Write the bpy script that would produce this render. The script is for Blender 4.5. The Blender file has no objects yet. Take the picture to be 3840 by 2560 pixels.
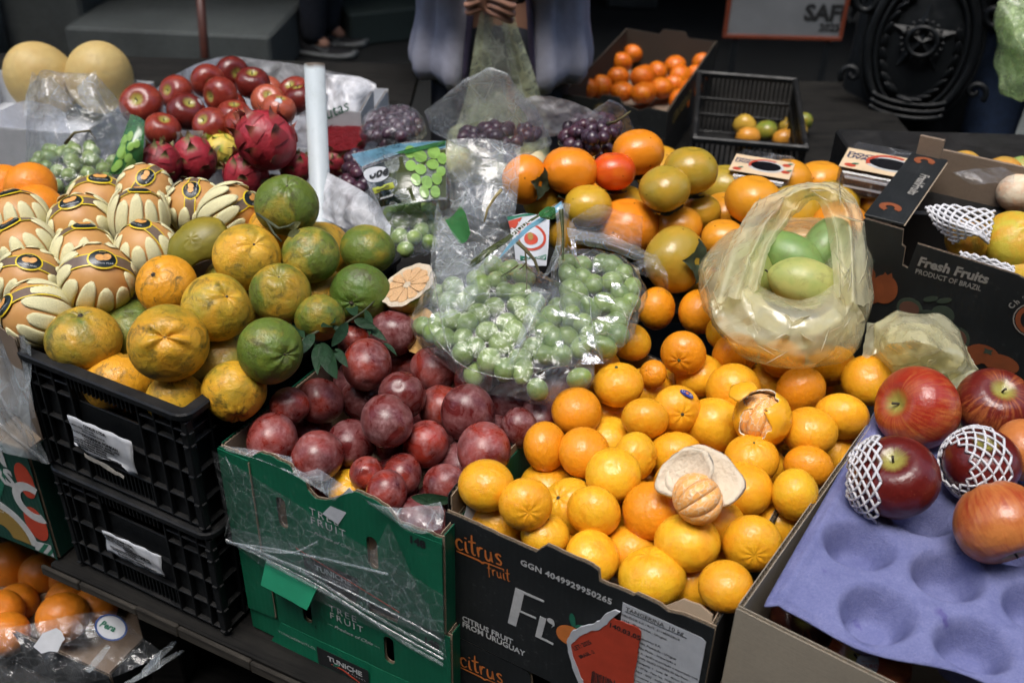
import bpy, bmesh, math, random
import numpy as np
from mathutils import Vector, Matrix, Quaternion, noise
S = bpy.context.scene
COL = S.collection
rad = math.radians
# ------------------------------------------------------------------ camera, sky, sun, exposure
cam_d = bpy.data.cameras.new('camera'); cam = bpy.data.objects.new('camera', cam_d); COL.objects.link(cam)
cam_d.sensor_width = 36; cam_d.lens = 36.6; cam_d.clip_start = .05; cam_d.clip_end = 200
PITCH, ROLL = rad(33.077), rad(1.5036)
_f = Vector((0, math.cos(PITCH), -math.sin(PITCH))); _u = Vector((0, math.sin(PITCH), math.cos(PITCH))); _r = Vector((1, 0, 0))
CAM_R = _r*math.cos(ROLL)+_u*math.sin(ROLL); CAM_U = -_r*math.sin(ROLL)+_u*math.cos(ROLL)
cam.matrix_world = Matrix(((CAM_R.x, CAM_U.x, -_f.x, 0), (CAM_R.y, CAM_U.y, -_f.y, 0), (CAM_R.z, CAM_U.z, -_f.z, 1.6), (0, 0, 0, 1)))
cam_d.dof.use_dof = True; cam_d.dof.focus_distance = 1.2; cam_d.dof.aperture_fstop = 5.6
S.camera = cam
SUN_EL = rad(72)            # high, hazy sun over the street, behind and left of the viewer
world = bpy.data.worlds.new('World'); S.world = world; world.use_nodes = True
nt = world.node_tree; bg = nt.nodes['Background']
sky = nt.nodes.new('ShaderNodeTexSky'); sky.sky_type = 'NISHITA'; sky.sun_disc = False
sky.sun_elevation = SUN_EL; sky.sun_rotation = rad(205); sky.dust_density = 3.0; sky.air_density = 1.0; sky.ozone_density = 1.0
nt.links.new(sky.outputs[0], bg.inputs[0]); bg.inputs[1].default_value = 0.11
sd = bpy.data.lights.new('sun', 'SUN'); sun = bpy.data.objects.new('sun', sd); COL.objects.link(sun)
sd.energy = 1.5; sd.angle = rad(32); sd.color = (1, .97, .93)
_sdir = Vector((math.sin(rad(205))*math.cos(SUN_EL), math.cos(rad(205))*math.cos(SUN_EL), math.sin(SUN_EL)))
sun.rotation_euler = _sdir.to_track_quat('Z', 'Y').to_euler()
vs = S.view_settings; vs.view_transform = 'Standard'; vs.look = 'None'; vs.exposure = 1.2; vs.gamma = 1; vs.use_curve_mapping = False
cy = S.cycles; cy.use_denoising = True; cy.max_bounces = 5; cy.diffuse_bounces = 3; cy.glossy_bounces = 3; cy.transparent_max_bounces = 18; cy.transmission_bounces = 4; cy.use_adaptive_sampling = True; cy.adaptive_threshold = .05
cy.caustics_reflective = False; cy.caustics_refractive = False; cy.sample_clamp_indirect = 6
try: cy.denoiser = 'OPENIMAGEDENOISE'
except Exception: pass

# ------------------------------------------------------------------ helpers
RNG = random.Random(7)
def link(o, parent=None):
    COL.objects.link(o)
    if parent is not None: o.parent = parent
    return o
def mesh(name, verts, faces, smooth=False, mats=(), midx=None):
    me = bpy.data.meshes.new(name); me.from_pydata([tuple(v) for v in verts], [], [tuple(int(i) for i in f) for f in faces]); me.update()
    for m in mats: me.materials.append(m)
    if smooth: me.polygons.foreach_set('use_smooth', [True]*len(me.polygons))
    if midx is not None: me.polygons.foreach_set('material_index', list(midx))
    return me
def obj(name, me, mat=None, parent=None, loc=(0, 0, 0), rot=None, scale=None):
    o = bpy.data.objects.new(name, me); link(o, parent); o.location = loc
    if rot is not None:
        if isinstance(rot, Quaternion): o.rotation_mode = 'QUATERNION'; o.rotation_quaternion = rot
        else: o.rotation_euler = rot
    if scale is not None: o.scale = scale if hasattr(scale, '__len__') else (scale,)*3
    if mat is not None:
        if len(me.materials) == 0: me.materials.append(mat)
        elif me.materials[0] != mat:
            o.material_slots[0].link = 'OBJECT'; o.material_slots[0].material = mat
    return o
def empty(name, loc=(0, 0, 0), rz=0.0, rot=None):
    o = bpy.data.objects.new(name, None); link(o); o.location = loc; o.rotation_euler = rot if rot is not None else (0, 0, rz); o.empty_display_size = .02
    return o
def tag(o, label, cat, group=None):
    o['label'] = label; o['category'] = cat
    if group: o['group'] = group
    return o
def struct(o, kind='structure'):
    o['kind'] = kind; return o
_bc = {}
def box_me(sx, sy, sz, bev=.0015):
    k = (round(sx, 4), round(sy, 4), round(sz, 4), bev)
    if k in _bc: return _bc[k]
    bm = bmesh.new(); bmesh.ops.create_cube(bm, size=1)
    bmesh.ops.scale(bm, vec=(sx, sy, sz), verts=bm.verts)
    if bev: bmesh.ops.bevel(bm, geom=list(bm.edges), offset=min(bev, .3*min(sx, sy, sz)), segments=1, affect='EDGES', profile=.5)
    me = bpy.data.meshes.new('box'); bm.to_mesh(me); bm.free(); _bc[k] = me; me.name = 'box'
    return me
def bar(name, parent, mat, x0, x1, y0, y1, z0, z1, bev=.0012):
    me = box_me(abs(x1-x0), abs(y1-y0), abs(z1-z0), bev)
    o = bpy.data.objects.new(name, me); link(o, parent); o.location = ((x0+x1)/2, (y0+y1)/2, (z0+z1)/2)
    if len(me.materials) == 0: me.materials.append(mat)
    elif me.materials[0] != mat:
        o.material_slots[0].link = 'OBJECT'; o.material_slots[0].material = mat
    return o
def grid_faces(nu, nv, wrap_u=False):
    f = []
    for i in range(nu if wrap_u else nu-1):
        for j in range(nv-1):
            a = i*nv+j; b = ((i+1) % nu)*nv+j
            f.append((a, b, b+1, a+1))
    return f
def tube_me(pts, r, n=6, caps=True, mats=()):
    """round tube along a polyline; r is a number or a list"""
    P = [Vector(p) for p in pts]; V = []; Fc = []
    rs = r if hasattr(r, '__len__') else [r]*len(P)
    up = Vector((.13, .31, .94))
    for i, p in enumerate(P):
        t = (P[min(i+1, len(P)-1)]-P[max(i-1, 0)]).normalized()
        a = t.cross(up)
        if a.length < .05: a = t.cross(Vector((1, 0, 0)))
        a.normalize(); b = t.cross(a)
        for k in range(n):
            q = 2*math.pi*k/n; V.append(p+(a*math.cos(q)+b*math.sin(q))*rs[i])
    for i in range(len(P)-1):
        for k in range(n):
            Fc.append((i*n+k, i*n+(k+1) % n, (i+1)*n+(k+1) % n, (i+1)*n+k))
    if caps: Fc.append(tuple(range(n-1, -1, -1))); Fc.append(tuple((len(P)-1)*n+k for k in range(n)))
    return mesh('tube', V, Fc, True, mats)
def axis_quat(ax, spin):
    q = Vector((0, 0, 1)).rotation_difference(Vector(ax).normalized())
    return q @ Quaternion((0, 0, 1), spin)
# ------------------------------------------------------------------ material kit
def new_mat(name):
    m = bpy.data.materials.new(name); m.use_nodes = True
    return m, m.node_tree, m.node_tree.nodes['Principled BSDF']
def nd(t, typ, inp=None, **kw):
    n = t.nodes.new(typ)
    for k, v in kw.items(): setattr(n, k, v)
    for k, v in (inp or {}).items():
        if isinstance(v, bpy.types.NodeSocket): t.links.new(v, n.inputs[k])
        else: n.inputs[k].default_value = v
    return n
def ramp(t, fac, stops, interp='LINEAR'):
    n = t.nodes.new('ShaderNodeValToRGB'); n.color_ramp.interpolation = interp
    e = n.color_ramp.elements
    while len(e) < len(stops): e.new(.5)
    for q, (p, c) in zip(e, stops): q.position = p; q.color = (*c, 1) if len(c) == 3 else c
    t.links.new(fac, n.inputs[0]); return n.outputs[0]
def mix(t, fac, a, b, mode='MIX'):
    n = t.nodes.new('ShaderNodeMix'); n.data_type = 'RGBA'; n.blend_type = mode
    for sock, v in ((n.inputs[0], fac), (n.inputs[6], a), (n.inputs[7], b)):
        if isinstance(v, bpy.types.NodeSocket): t.links.new(v, sock)
        elif hasattr(v, '__len__'): sock.default_value = (*v, 1) if len(v) == 3 else v
        else: sock.default_value = v
    return n.outputs[2]
def math_n(t, op, a, b=0.0, clamp=False):
    n = t.nodes.new('ShaderNodeMath'); n.operation = op; n.use_clamp = clamp
    for i, v in enumerate((a, b)):
        if isinstance(v, bpy.types.NodeSocket): t.links.new(v, n.inputs[i])
        else: n.inputs[i].default_value = v
    return n.outputs[0]
def coords(t, jitter=True):
    """object coordinates, shifted per object so that copies do not repeat"""
    tc = t.nodes.new('ShaderNodeTexCoord')
    if not jitter: return tc.outputs['Object']
    oi = t.nodes.new('ShaderNodeObjectInfo')
    v = nd(t, 'ShaderNodeVectorMath', operation='SCALE'); t.links.new(tc.outputs['Object'], v.inputs[0]); v.inputs['Scale'].default_value = 1
    c = nd(t, 'ShaderNodeCombineXYZ'); k = math_n(t, 'MULTIPLY', oi.outputs['Random'], 37.0)
    for i in range(3): t.links.new(k, c.inputs[i])
    a = nd(t, 'ShaderNodeVectorMath', operation='ADD'); t.links.new(v.outputs[0], a.inputs[0]); t.links.new(c.outputs[0], a.inputs[1])
    return a.outputs[0]
def noise_n(t, co, scale, detail=2.0, rough=.5, dist=0.0):
    n = nd(t, 'ShaderNodeTexNoise', {'Vector': co, 'Scale': scale, 'Detail': detail, 'Roughness': rough, 'Distortion': dist}); return n.outputs['Fac']
def vor_n(t, co, scale, feat='F1'):
    n = nd(t, 'ShaderNodeTexVoronoi', {'Vector': co, 'Scale': scale}, feature=feat); return n.outputs['Distance']
def bump(t, bs, h, strength=.3, dist=.02):
    b = nd(t, 'ShaderNodeBump', {'Height': h, 'Strength': strength, 'Distance': dist}); t.links.new(b.outputs[0], bs.inputs['Normal']); return b
def simple(name, col, rough=.5, nscale=0, var=.25, bumps=0, metal=0, spec=.5, dist=.001):
    """plain painted / moulded surface with a little mottling and relief"""
    m, t, b = new_mat(name); b.inputs['Roughness'].default_value = rough; b.inputs['Metallic'].default_value = metal
    b.inputs['Specular IOR Level'].default_value = spec
    if nscale:
        co = coords(t); n = noise_n(t, co, nscale, 5, .6)
        c = mix(t, ramp(t, n, [(.25, (0, 0, 0)), (.75, (1, 1, 1))]), tuple(x*(1-var) for x in col), tuple(min(1, x*(1+var)) for x in col))
        t.links.new(c, b.inputs['Base Color'])
        if bumps: bump(t, b, n, bumps, dist)
    else: b.inputs['Base Color'].default_value = (*col, 1)
    return m
OC = lambda t: t.nodes.new('ShaderNodeObjectInfo').outputs['Color']
def film(name, tint=(.97, .98, 1), haze=.1, hcol=(.85, .9, .95), rough=.13, crinkle=60, cstr=.5, ior=1.5, gloss=1.0, creases=1.0, even=False):
    """thin clear plastic: mostly see-through, mirror-like at grazing angles, slightly milky"""
    m = bpy.data.materials.new(name); m.use_nodes = True; t = m.node_tree; t.nodes.clear()
    out = t.nodes.new('ShaderNodeOutputMaterial'); tc = t.nodes.new('ShaderNodeTexCoord')
    v = nd(t, 'ShaderNodeTexVoronoi', {'Vector': tc.outputs['Object'], 'Scale': crinkle, 'Randomness': 1.0}, feature='F1')
    n = noise_n(t, tc.outputs['Object'], crinkle*.6, 4, .6, 1.5)
    h = math_n(t, 'ADD', v.outputs['Distance'], math_n(t, 'MULTIPLY', n, 1.2))
    bp = nd(t, 'ShaderNodeBump', {'Height': h, 'Strength': cstr, 'Distance': .004})
    tr = nd(t, 'ShaderNodeBsdfTransparent', {'Color': (*tint, 1)})
    df = nd(t, 'ShaderNodeBsdfDiffuse', {'Color': (*hcol, 1), 'Normal': bp.outputs[0]}); tl = nd(t, 'ShaderNodeBsdfTranslucent', {'Color': (*hcol, 1), 'Normal': bp.outputs[0]})
    dd = nd(t, 'ShaderNodeMixShader', {0: .3}); t.links.new(df.outputs[0], dd.inputs[1]); t.links.new(tl.outputs[0], dd.inputs[2])
    ve = nd(t, 'ShaderNodeTexVoronoi', {'Vector': tc.outputs['Object'], 'Scale': crinkle*.8, 'Randomness': 1.0}, feature='DISTANCE_TO_EDGE')
    line = ramp(t, ve.outputs['Distance'], [(.0, (.16,)*3), (.06, (0,)*3)])
    hz = math_n(t, 'ADD', math_n(t, 'MULTIPLY', ramp(t, noise_n(t, tc.outputs['Object'], crinkle*.35, 4, .6, .8), [(.3, (.25 if not even else .85,)*3), (.72, (1.5 if not even else 1.15,)*3)]), haze), math_n(t, 'MULTIPLY', line, creases), True)
    m1 = t.nodes.new('ShaderNodeMixShader'); t.links.new(hz, m1.inputs[0]); t.links.new(tr.outputs[0], m1.inputs[1]); t.links.new(dd.outputs[0], m1.inputs[2])
    gl = nd(t, 'ShaderNodeBsdfGlossy', {'Color': (1, 1, 1, 1), 'Roughness': rough, 'Normal': bp.outputs[0]})
    lw = nd(t, 'ShaderNodeLayerWeight', {'Blend': .5, 'Normal': bp.outputs[0]})
    ff = math_n(t, 'ADD', math_n(t, 'MULTIPLY', math_n(t, 'POWER', lw.outputs['Facing'], 3.0), .5*gloss), .04*gloss, True)
    m2 = t.nodes.new('ShaderNodeMixShader'); t.links.new(ff, m2.inputs[0]); t.links.new(m1.outputs[0], m2.inputs[1]); t.links.new(gl.outputs[0], m2.inputs[2])
    t.links.new(m2.outputs[0], out.inputs[0]); return m
# ------------------------------------------------------------------ shared materials
def kraft_mat(name, col, var=.14):
    m, t, b = new_mat(name); co = coords(t)
    n1 = noise_n(t, co, 9, 4, .6); n2 = noise_n(t, co, 260, 3, .7)
    st = nd(t, 'ShaderNodeMapping', {'Vector': co, 'Scale': (30, 30, 700)})
    n3 = noise_n(t, st.outputs[0], 1, 2, .5)
    f = math_n(t, 'ADD', math_n(t, 'MULTIPLY', n1, .6), math_n(t, 'MULTIPLY', n2, .4))
    c = mix(t, ramp(t, f, [(.3, (0,)*3), (.7, (1,)*3)]), tuple(x*(1-var) for x in col), tuple(min(1, x*(1+var)) for x in col))
    t.links.new(c, b.inputs['Base Color']); b.inputs['Roughness'].default_value = .85; b.inputs['Specular IOR Level'].default_value = .25
    bump(t, b, math_n(t, 'ADD', n3, math_n(t, 'MULTIPLY', n1, 3)), .12, .003); return m
def print_mat(name, col, rough=.5):
    """printed board: ink with rubbed spots and faint flute ribs"""
    m, t, b = new_mat(name); co = coords(t)
    n1 = noise_n(t, co, 14, 5, .65); n2 = noise_n(t, co, 120, 4, .7)
    c = mix(t, ramp(t, n1, [(.3, (0,)*3), (.75, (1,)*3)]), tuple(x*.82 for x in col), tuple(x*1.15 for x in col))
    wear = math_n(t, 'MULTIPLY', ramp(t, n2, [(.58, (0,)*3), (.72, (.6,)*3)]), ramp(t, noise_n(t, co, 7, 4, .6), [(.45, (0,)*3), (.68, (1,)*3)]))
    c = mix(t, wear, c, tuple(x*.5+.09 for x in col))
    t.links.new(c, b.inputs['Base Color'])
    t.links.new(ramp(t, n1, [(.2, (rough-.1,)*3), (.8, (rough+.12,)*3)]), b.inputs['Roughness'])
    wv = nd(t, 'ShaderNodeTexWave', {'Vector': co, 'Scale': 45, 'Distortion': .6}, bands_direction='X')
    bump(t, b, math_n(t, 'ADD', math_n(t, 'MULTIPLY', wv.outputs['Fac'], .35), math_n(t, 'MULTIPLY', n1, 2)), .16, .002); return m
M = {}
M['kraft'] = kraft_mat('kraft_board', (.30, .23, .16)); M['kraft_pale'] = kraft_mat('kraft_pale', (.30, .26, .20)); M['kraft_dark'] = kraft_mat('kraft_darker', (.20, .15, .11))  # kraft board in a mid, a pale and a darker brown
M['flute'] = kraft_mat('flute_board', (.36, .29, .21))
M['green_print'] = print_mat('green_print', (.004, .115, .058), .42); M['black_print'] = print_mat('black_print', (.008, .010, .011), .55)
M['ink_white'] = simple('ink_white', (.45, .46, .46), .6, 90, .12); M['ink_grey'] = simple('ink_grey', (.22, .21, .19), .6, 90, .12)
M['ink_black'] = simple('ink_black', (.012, .013, .014), .6); M['ink_orange'] = simple('ink_orange', (.50, .15, .03), .6, 80, .15)
M['ink_gold'] = simple('ink_gold', (.35, .25, .08), .5, 80, .15)
M['ink_green'] = simple('ink_green', (.01, .12, .07), .6); M['ink_red'] = simple('ink_red', (.40, .045, .02), .55, 60, .15); M['ink_mustard'] = simple('ink_mustard', (.25, .16, .035), .6)
M['paper'] = simple('paper', (.44, .46, .49), .6, 60, .08, .15); M['paper_back'] = simple('paper_back', (.36, .34, .30), .8, 120, .25, .3)
def plastic_mat(name, col, rough=.38):
    m, t, b = new_mat(name); co = coords(t); n = noise_n(t, co, 30, 5, .65); n2 = noise_n(t, co, 240, 3, .6)
    dust = nd(t, 'ShaderNodeNewGeometry'); sp = nd(t, 'ShaderNodeSeparateXYZ'); t.links.new(dust.outputs['Normal'], sp.inputs[0])
    up = math_n(t, 'MULTIPLY', math_n(t, 'MAXIMUM', sp.outputs[2], 0.0), ramp(t, n, [(.35, (.25,)*3), (.7, (.9,)*3)]))
    c = mix(t, math_n(t, 'MULTIPLY', up, .6), col, (.030, .028, .026)); b.inputs['Specular IOR Level'].default_value = .28
    t.links.new(c, b.inputs['Base Color']); t.links.new(ramp(t, n, [(.3, (rough-.08,)*3), (.75, (rough+.25,)*3)]), b.inputs['Roughness'])
    bump(t, b, math_n(t, 'ADD', n, math_n(t, 'MULTIPLY', n2, .3)), .25, .002); return m
M['black_plastic'] = plastic_mat('black_plastic', (.005, .006, .007))
def wood_mat(name, c1, c2):
    m, t, b = new_mat(name); co = coords(t, False); mp = nd(t, 'ShaderNodeMapping', {'Vector': co, 'Scale': (4, 60, 60)})
    n = noise_n(t, mp.outputs[0], 1.5, 6, .65, .6); n2 = noise_n(t, co, 18, 4, .6)
    f = math_n(t, 'ADD', math_n(t, 'MULTIPLY', n, .65), math_n(t, 'MULTIPLY', n2, .35))
    t.links.new(mix(t, ramp(t, f, [(.35, (0,)*3), (.68, (1,)*3)]), c1, c2), b.inputs['Base Color']); b.inputs['Roughness'].default_value = .85; b.inputs['Specular IOR Level'].default_value = .15
    bump(t, b, f, .5, .003); return m
M['dark_wood'] = wood_mat('dark_wood', (.004, .004, .004), (.017, .016, .014)); M['worn_wood'] = wood_mat('worn_wood', (.010, .009, .008), (.065, .058, .048))
def concrete_mat(name, col, var=.35):
    m, t, b = new_mat(name); co = coords(t, False); n = noise_n(t, co, 2.2, 8, .7); n2 = noise_n(t, co, 60, 4, .7); n3 = noise_n(t, co, .8, 3, .5)
    f = math_n(t, 'ADD', math_n(t, 'MULTIPLY', n, .5), math_n(t, 'ADD', math_n(t, 'MULTIPLY', n2, .2), math_n(t, 'MULTIPLY', n3, .3)))
    t.links.new(mix(t, ramp(t, f, [(.32, (0,)*3), (.68, (1,)*3)]), tuple(x*(1-var) for x in col), tuple(x*(1+var) for x in col)), b.inputs['Base Color'])
    b.inputs['Roughness'].default_value = .8; bump(t, b, f, .4, .01); return m
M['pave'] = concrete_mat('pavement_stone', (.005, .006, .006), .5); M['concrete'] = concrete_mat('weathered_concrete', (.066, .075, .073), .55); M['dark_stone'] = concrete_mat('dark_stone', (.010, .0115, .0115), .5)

# ------------------------------------------------------------------ lettering
def text(s, size, parent, mat, loc, rot=(rad(90), 0, 0), bold=0.0, shear=0.0, align='LEFT', spacing=1.0, sx=1.0, name='lettering'):
    cu = bpy.data.curves.new('lettering', 'FONT'); cu.body = s; cu.size = size; cu.offset = bold; cu.shear = shear; cu.align_x = align; cu.space_character = spacing; cu.resolution_u = 2; cu.space_line = .85
    tmp = bpy.data.objects.new('lettering_src', cu); me = bpy.data.meshes.new_from_object(tmp); bpy.data.objects.remove(tmp); bpy.data.curves.remove(cu)
    me.name = 'lettering'; me.materials.clear()
    o = obj(name, me, mat, parent, loc, rot); o.scale = (sx, 1, 1)
    return o
GLYPH = {'c': ([[(.6, .8), (.4, 1), (.15, .85), (.05, .5), (.15, .12), (.38, 0), (.62, .2)]], .62), 'i': ([[(.1, 1), (.08, .4), (.15, .05), (.3, .05)], [(.12, 1.28), (.15, 1.4)]], .32),
 't': ([[(.2, 1.85), (.15, 1), (.15, .3), (.25, .03), (.45, .1)], [(-.15, 1.12), (.5, 1.25)]], .42), 'r': ([[(.05, .95), (.1, 0)], [(.1, .55), (.25, .92), (.5, .95)]], .5),
 'u': ([[(.05, .95), (.05, .3), (.2, .02), (.42, .2), (.5, .95)], [(.5, .95), (.52, .2), (.65, .02)]], .68), 's': ([[(.5, .85), (.3, 1), (.1, .8), (.25, .55), (.48, .35), (.4, .05), (.05, .08)]], .55),
 'f': ([[(.5, 1.6), (.3, 1.75), (.18, 1.4), (.12, .6), (.1, -.5)], [(-.1, .95), (.45, 1.)]], .42)}
def brush(word, h, parent, mat, loc, rot=(rad(90), 0, 0), w=.16, line=None, track=.16):
    """hand-brushed word: flat ribbons of a given width"""
    V, Fc, x = [], [], 0.
    strokes = []
    for ch in word:
        st, adv = GLYPH[ch]
        strokes += [[(px+x, py) for px, py in s] for s in st]; x += adv+track
    if line: strokes.append([(px*x, py) for px, py in line])
    for s in strokes:
        pts = [Vector((a, b)) for a, b in s]; fine = []
        for i in range(len(pts)-1):
            for k in range(4):
                q = k/4; p0 = pts[max(0, i-1)]; p1 = pts[i]; p2 = pts[i+1]; p3 = pts[min(len(pts)-1, i+2)]
                fine.append(.5*((2*p1)+(p2-p0)*q+(2*p0-5*p1+4*p2-p3)*q*q+(3*p1-p0-3*p2+p3)*q**3))
        fine.append(pts[-1]); base = len(V)
        for i, p in enumerate(fine):
            t = (fine[min(i+1, len(fine)-1)]-fine[max(i-1, 0)]).normalized(); nrm = Vector((-t.y, t.x)); e = i/(len(fine)-1)
            ww = w*.5*(.65+.5*math.sin(math.pi*min(1, e*1.15)))
            V.append(((p+nrm*ww)*h).to_3d()); V.append(((p-nrm*ww)*h).to_3d())
        for i in range(len(fine)-1): Fc.append((base+2*i, base+2*i+1, base+2*i+3, base+2*i+2))
    return obj('lettering', mesh('lettering', V, Fc), mat, parent, loc, rot)
def flat_poly(name, pts, parent, mat, loc=(0, 0, 0), rot=(rad(90), 0, 0), thick=.0003):
    """thin printed or stuck-on patch with the given outline"""
    n = len(pts); V = [(x, y, 0) for x, y in pts]+[(x, y, thick) for x, y in pts]
    Fc = [tuple(range(n-1, -1, -1)), tuple(range(n, 2*n))]+[(i, (i+1) % n, n+(i+1) % n, n+i) for i in range(n)]
    return obj(name, mesh(name, V, Fc), mat, parent, loc, rot)
def disc(cx, cy, rx, ry, n=28, rot=0):
    return [(cx+rx*math.cos(2*math.pi*k/n)*math.cos(rot)-ry*math.sin(2*math.pi*k/n)*math.sin(rot), cy+rx*math.cos(2*math.pi*k/n)*math.sin(rot)+ry*math.sin(2*math.pi*k/n)*math.cos(rot)) for k in range(n)]

# ------------------------------------------------------------------ corrugated cartons
def jag(profile, amp, step=.006, seed=1):
    """roughen a torn edge"""
    r = random.Random(seed); out = []
    for (u0, z0), (u1, z1) in zip(profile, profile[1:]):
        n = max(1, int(math.hypot(u1-u0, z1-z0)/step))
        for k in range(n): out.append((u0+(u1-u0)*k/n+(r.uniform(-amp, amp)*.5 if k else 0), z0+(z1-z0)*k/n+(r.uniform(-amp, amp) if k else 0)))
    out.append(profile[-1]); return out
def sheet_me(profile, z0, th, holes=()):
    """upright sheet in the xz plane (y from 0 to th) with a shaped top edge and cut-outs"""
    L0, L1 = profile[0][0], profile[-1][0]
    outer = [(L0, z0), (L1, z0)]+[p for p in reversed(profile)]
    bm = bmesh.new(); edges = []
    for loop in [outer]+list(holes):
        vs = [bm.verts.new((x, 0, z)) for x, z in loop]
        edges += [bm.edges.new((vs[i], vs[(i+1) % len(vs)])) for i in range(len(vs))]
    bmesh.ops.triangle_fill(bm, use_beauty=True, edges=edges)
    r = bmesh.ops.extrude_face_region(bm, geom=list(bm.faces))
    for g in r['geom']:
        if isinstance(g, bmesh.types.BMVert): g.co.y += th
    bmesh.ops.recalc_face_normals(bm, faces=list(bm.faces))
    me = bpy.data.meshes.new('liner'); bm.to_mesh(me); bm.free(); return me
def flute_me(profile, th, depth=.014, pitch=.0065):
    """wavy middle layer that shows along a cut edge"""
    V, Fc = [], []; u = profile[0][0]; i = 0; k = 0; L = profile[-1][0]
    while u < L:
        while i < len(profile)-2 and profile[i+1][0] < u: i += 1
        (a, za), (b, zb) = profile[i], profile[i+1]; z = za+(zb-za)*((u-a)/(b-a) if b > a else 0)
        y = .0009+(th-.0018)*(.5-.5*math.cos(k*math.pi/2))
        V += [(u, y, z-.0006), (u, y, z-depth)]
        if k: Fc.append((2*k-2, 2*k-1, 2*k+1, 2*k))
        k += 1; u += pitch/4
    return mesh('fluting', V, Fc, True)
def slot(cx, cz, w, h, n=6):
    pts = []; r = w/2
    for k in range(n+1): q = math.pi*k/n; pts.append((cx+r*math.cos(q), cz+h/2-r+r*math.sin(q)))
    for k in range(n+1): q = math.pi+math.pi*k/n; pts.append((cx+r*math.cos(q), cz-h/2+r+r*math.sin(q)))
    return pts
TH = .0052
def carton(name, fl, yaw, z, w, d, h, outer, inner, front=None, left=None, right=None, back=None, holes=(), floor=True):
    t = empty(name, (fl[0], fl[1], z), rad(yaw))
    flat = lambda L: [(0, h), (L, h)]
    for side, prof, L, loc, rz in (('front', front, w, (0, 0, 0), 0), ('back', back, w, (w, d, 0), math.pi), ('left', left, d-2*TH, (0, d-TH, 0), -math.pi/2), ('right', right, d-2*TH, (w, TH, 0), math.pi/2)):
        prof = prof or flat(L); prof = [(u*L/prof[-1][0], q) for u, q in prof]
        hs = holes if side == 'front' else ()
        for nm, y, m in (('outer_liner', 0, outer), ('inner_liner', TH-.0008, inner)):
            o = obj(nm, sheet_me(prof, 0, .0008, hs), m, t, rot=(0, 0, rz)); o.location = Vector(loc)+Matrix.Rotation(rz, 3, 'Z') @ Vector((0, y, 0))
        obj('fluting', flute_me(prof, TH), M['flute'], t, loc, (0, 0, rz))
    if floor: bar('floor_board', t, inner, TH, w-TH, TH, d-TH, .001, .005)
    return t
# ------------------------------------------------------------------ the setting: pavement, building, and an unseen overhang added for shade
def slab(name, x0, x1, y0, y1, z0, z1, mat, bev=.01, kind='structure'):
    o = bar(name, None, mat, x0, x1, y0, y1, z0, z1, bev); o['kind'] = kind; return o
struct(obj('ground', mesh('ground', [(-60, -60, 0), (60, -60, 0), (60, 60, 0), (-60, 60, 0)], [(0, 1, 2, 3)]), M['pave']))
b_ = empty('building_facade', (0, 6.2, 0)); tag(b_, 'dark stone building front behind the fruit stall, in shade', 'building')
bar('wall', b_, M['dark_stone'], -18, 18, 0, .4, 0, 13, .01); bar('added_shade_slab', b_, M['dark_stone'], -9, 9, -2.5, -.01, 3.0, 3.3, .02)  # slab overhead is out of view, added to keep sky light off the background
for x in (-2.9, .62, 2.6): bar('pilaster', b_, M['concrete'], x-.14, x+.14, -.32, -.005, 0, 2.99, .01)
ob_ = bar('light_block_building', None, M['dark_stone'], -22, 22, -6.2, -5.2, 0, 13, .02); tag(ob_, 'unseen dark building added behind the viewer to cut low sky light', 'building')  # out-of-view block, added so that light falls mostly from above
p_ = bar('stone_pier', None, M['concrete'], -3.4, -1.98, 4.72, 5.6, 0, 2.9, .015); tag(p_, 'grey concrete pier behind the yellow melons', 'pier')
s_ = bar('concrete_step', None, M['concrete'], -1.965, -1.05, 4.5, 5.4, 0, .225, .012); s_.rotation_euler.z = rad(-4); tag(s_, 'worn concrete doorstep beside the pier', 'step')
s_ = bar('stone_kerb', None, M['concrete'], 1.0, 2.4, 3.75, 4.1, 0, .16, .015); tag(s_, 'low stone kerb behind the empty-looking black crate', 'kerb')

# ------------------------------------------------------------------ the stall: boards and legs
st = empty('market_stall', (0, 0, 0)); tag(st, 'low wooden market stall of dark boards with a worn front edge', 'stall')
Y1 = rad(-25.5)
o = obj('shelf_board', box_me(1.9, .60, .022, .003), M['dark_wood'], st, (.42, 1.03, .545), (0, 0, Y1)); e1 = Vector((math.cos(Y1), math.sin(Y1), 0)); e2 = Vector((-math.sin(Y1), math.cos(Y1), 0))
p0 = Vector((-.625, 1.018, .545)); o.location = p0+e1*.95+e2*.30
bl = obj('shelf_board', box_me(1.2, .60, .022, .003), M['dark_wood'], st, rot=(0, 0, rad(-23.5))); f1 = Vector((math.cos(rad(-23.5)), math.sin(rad(-23.5)), 0)); f2 = Vector((-f1.y, f1.x, 0)); bl.location = Vector((-.618, 1.040, .546))-f1*.61+f2*.30
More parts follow.
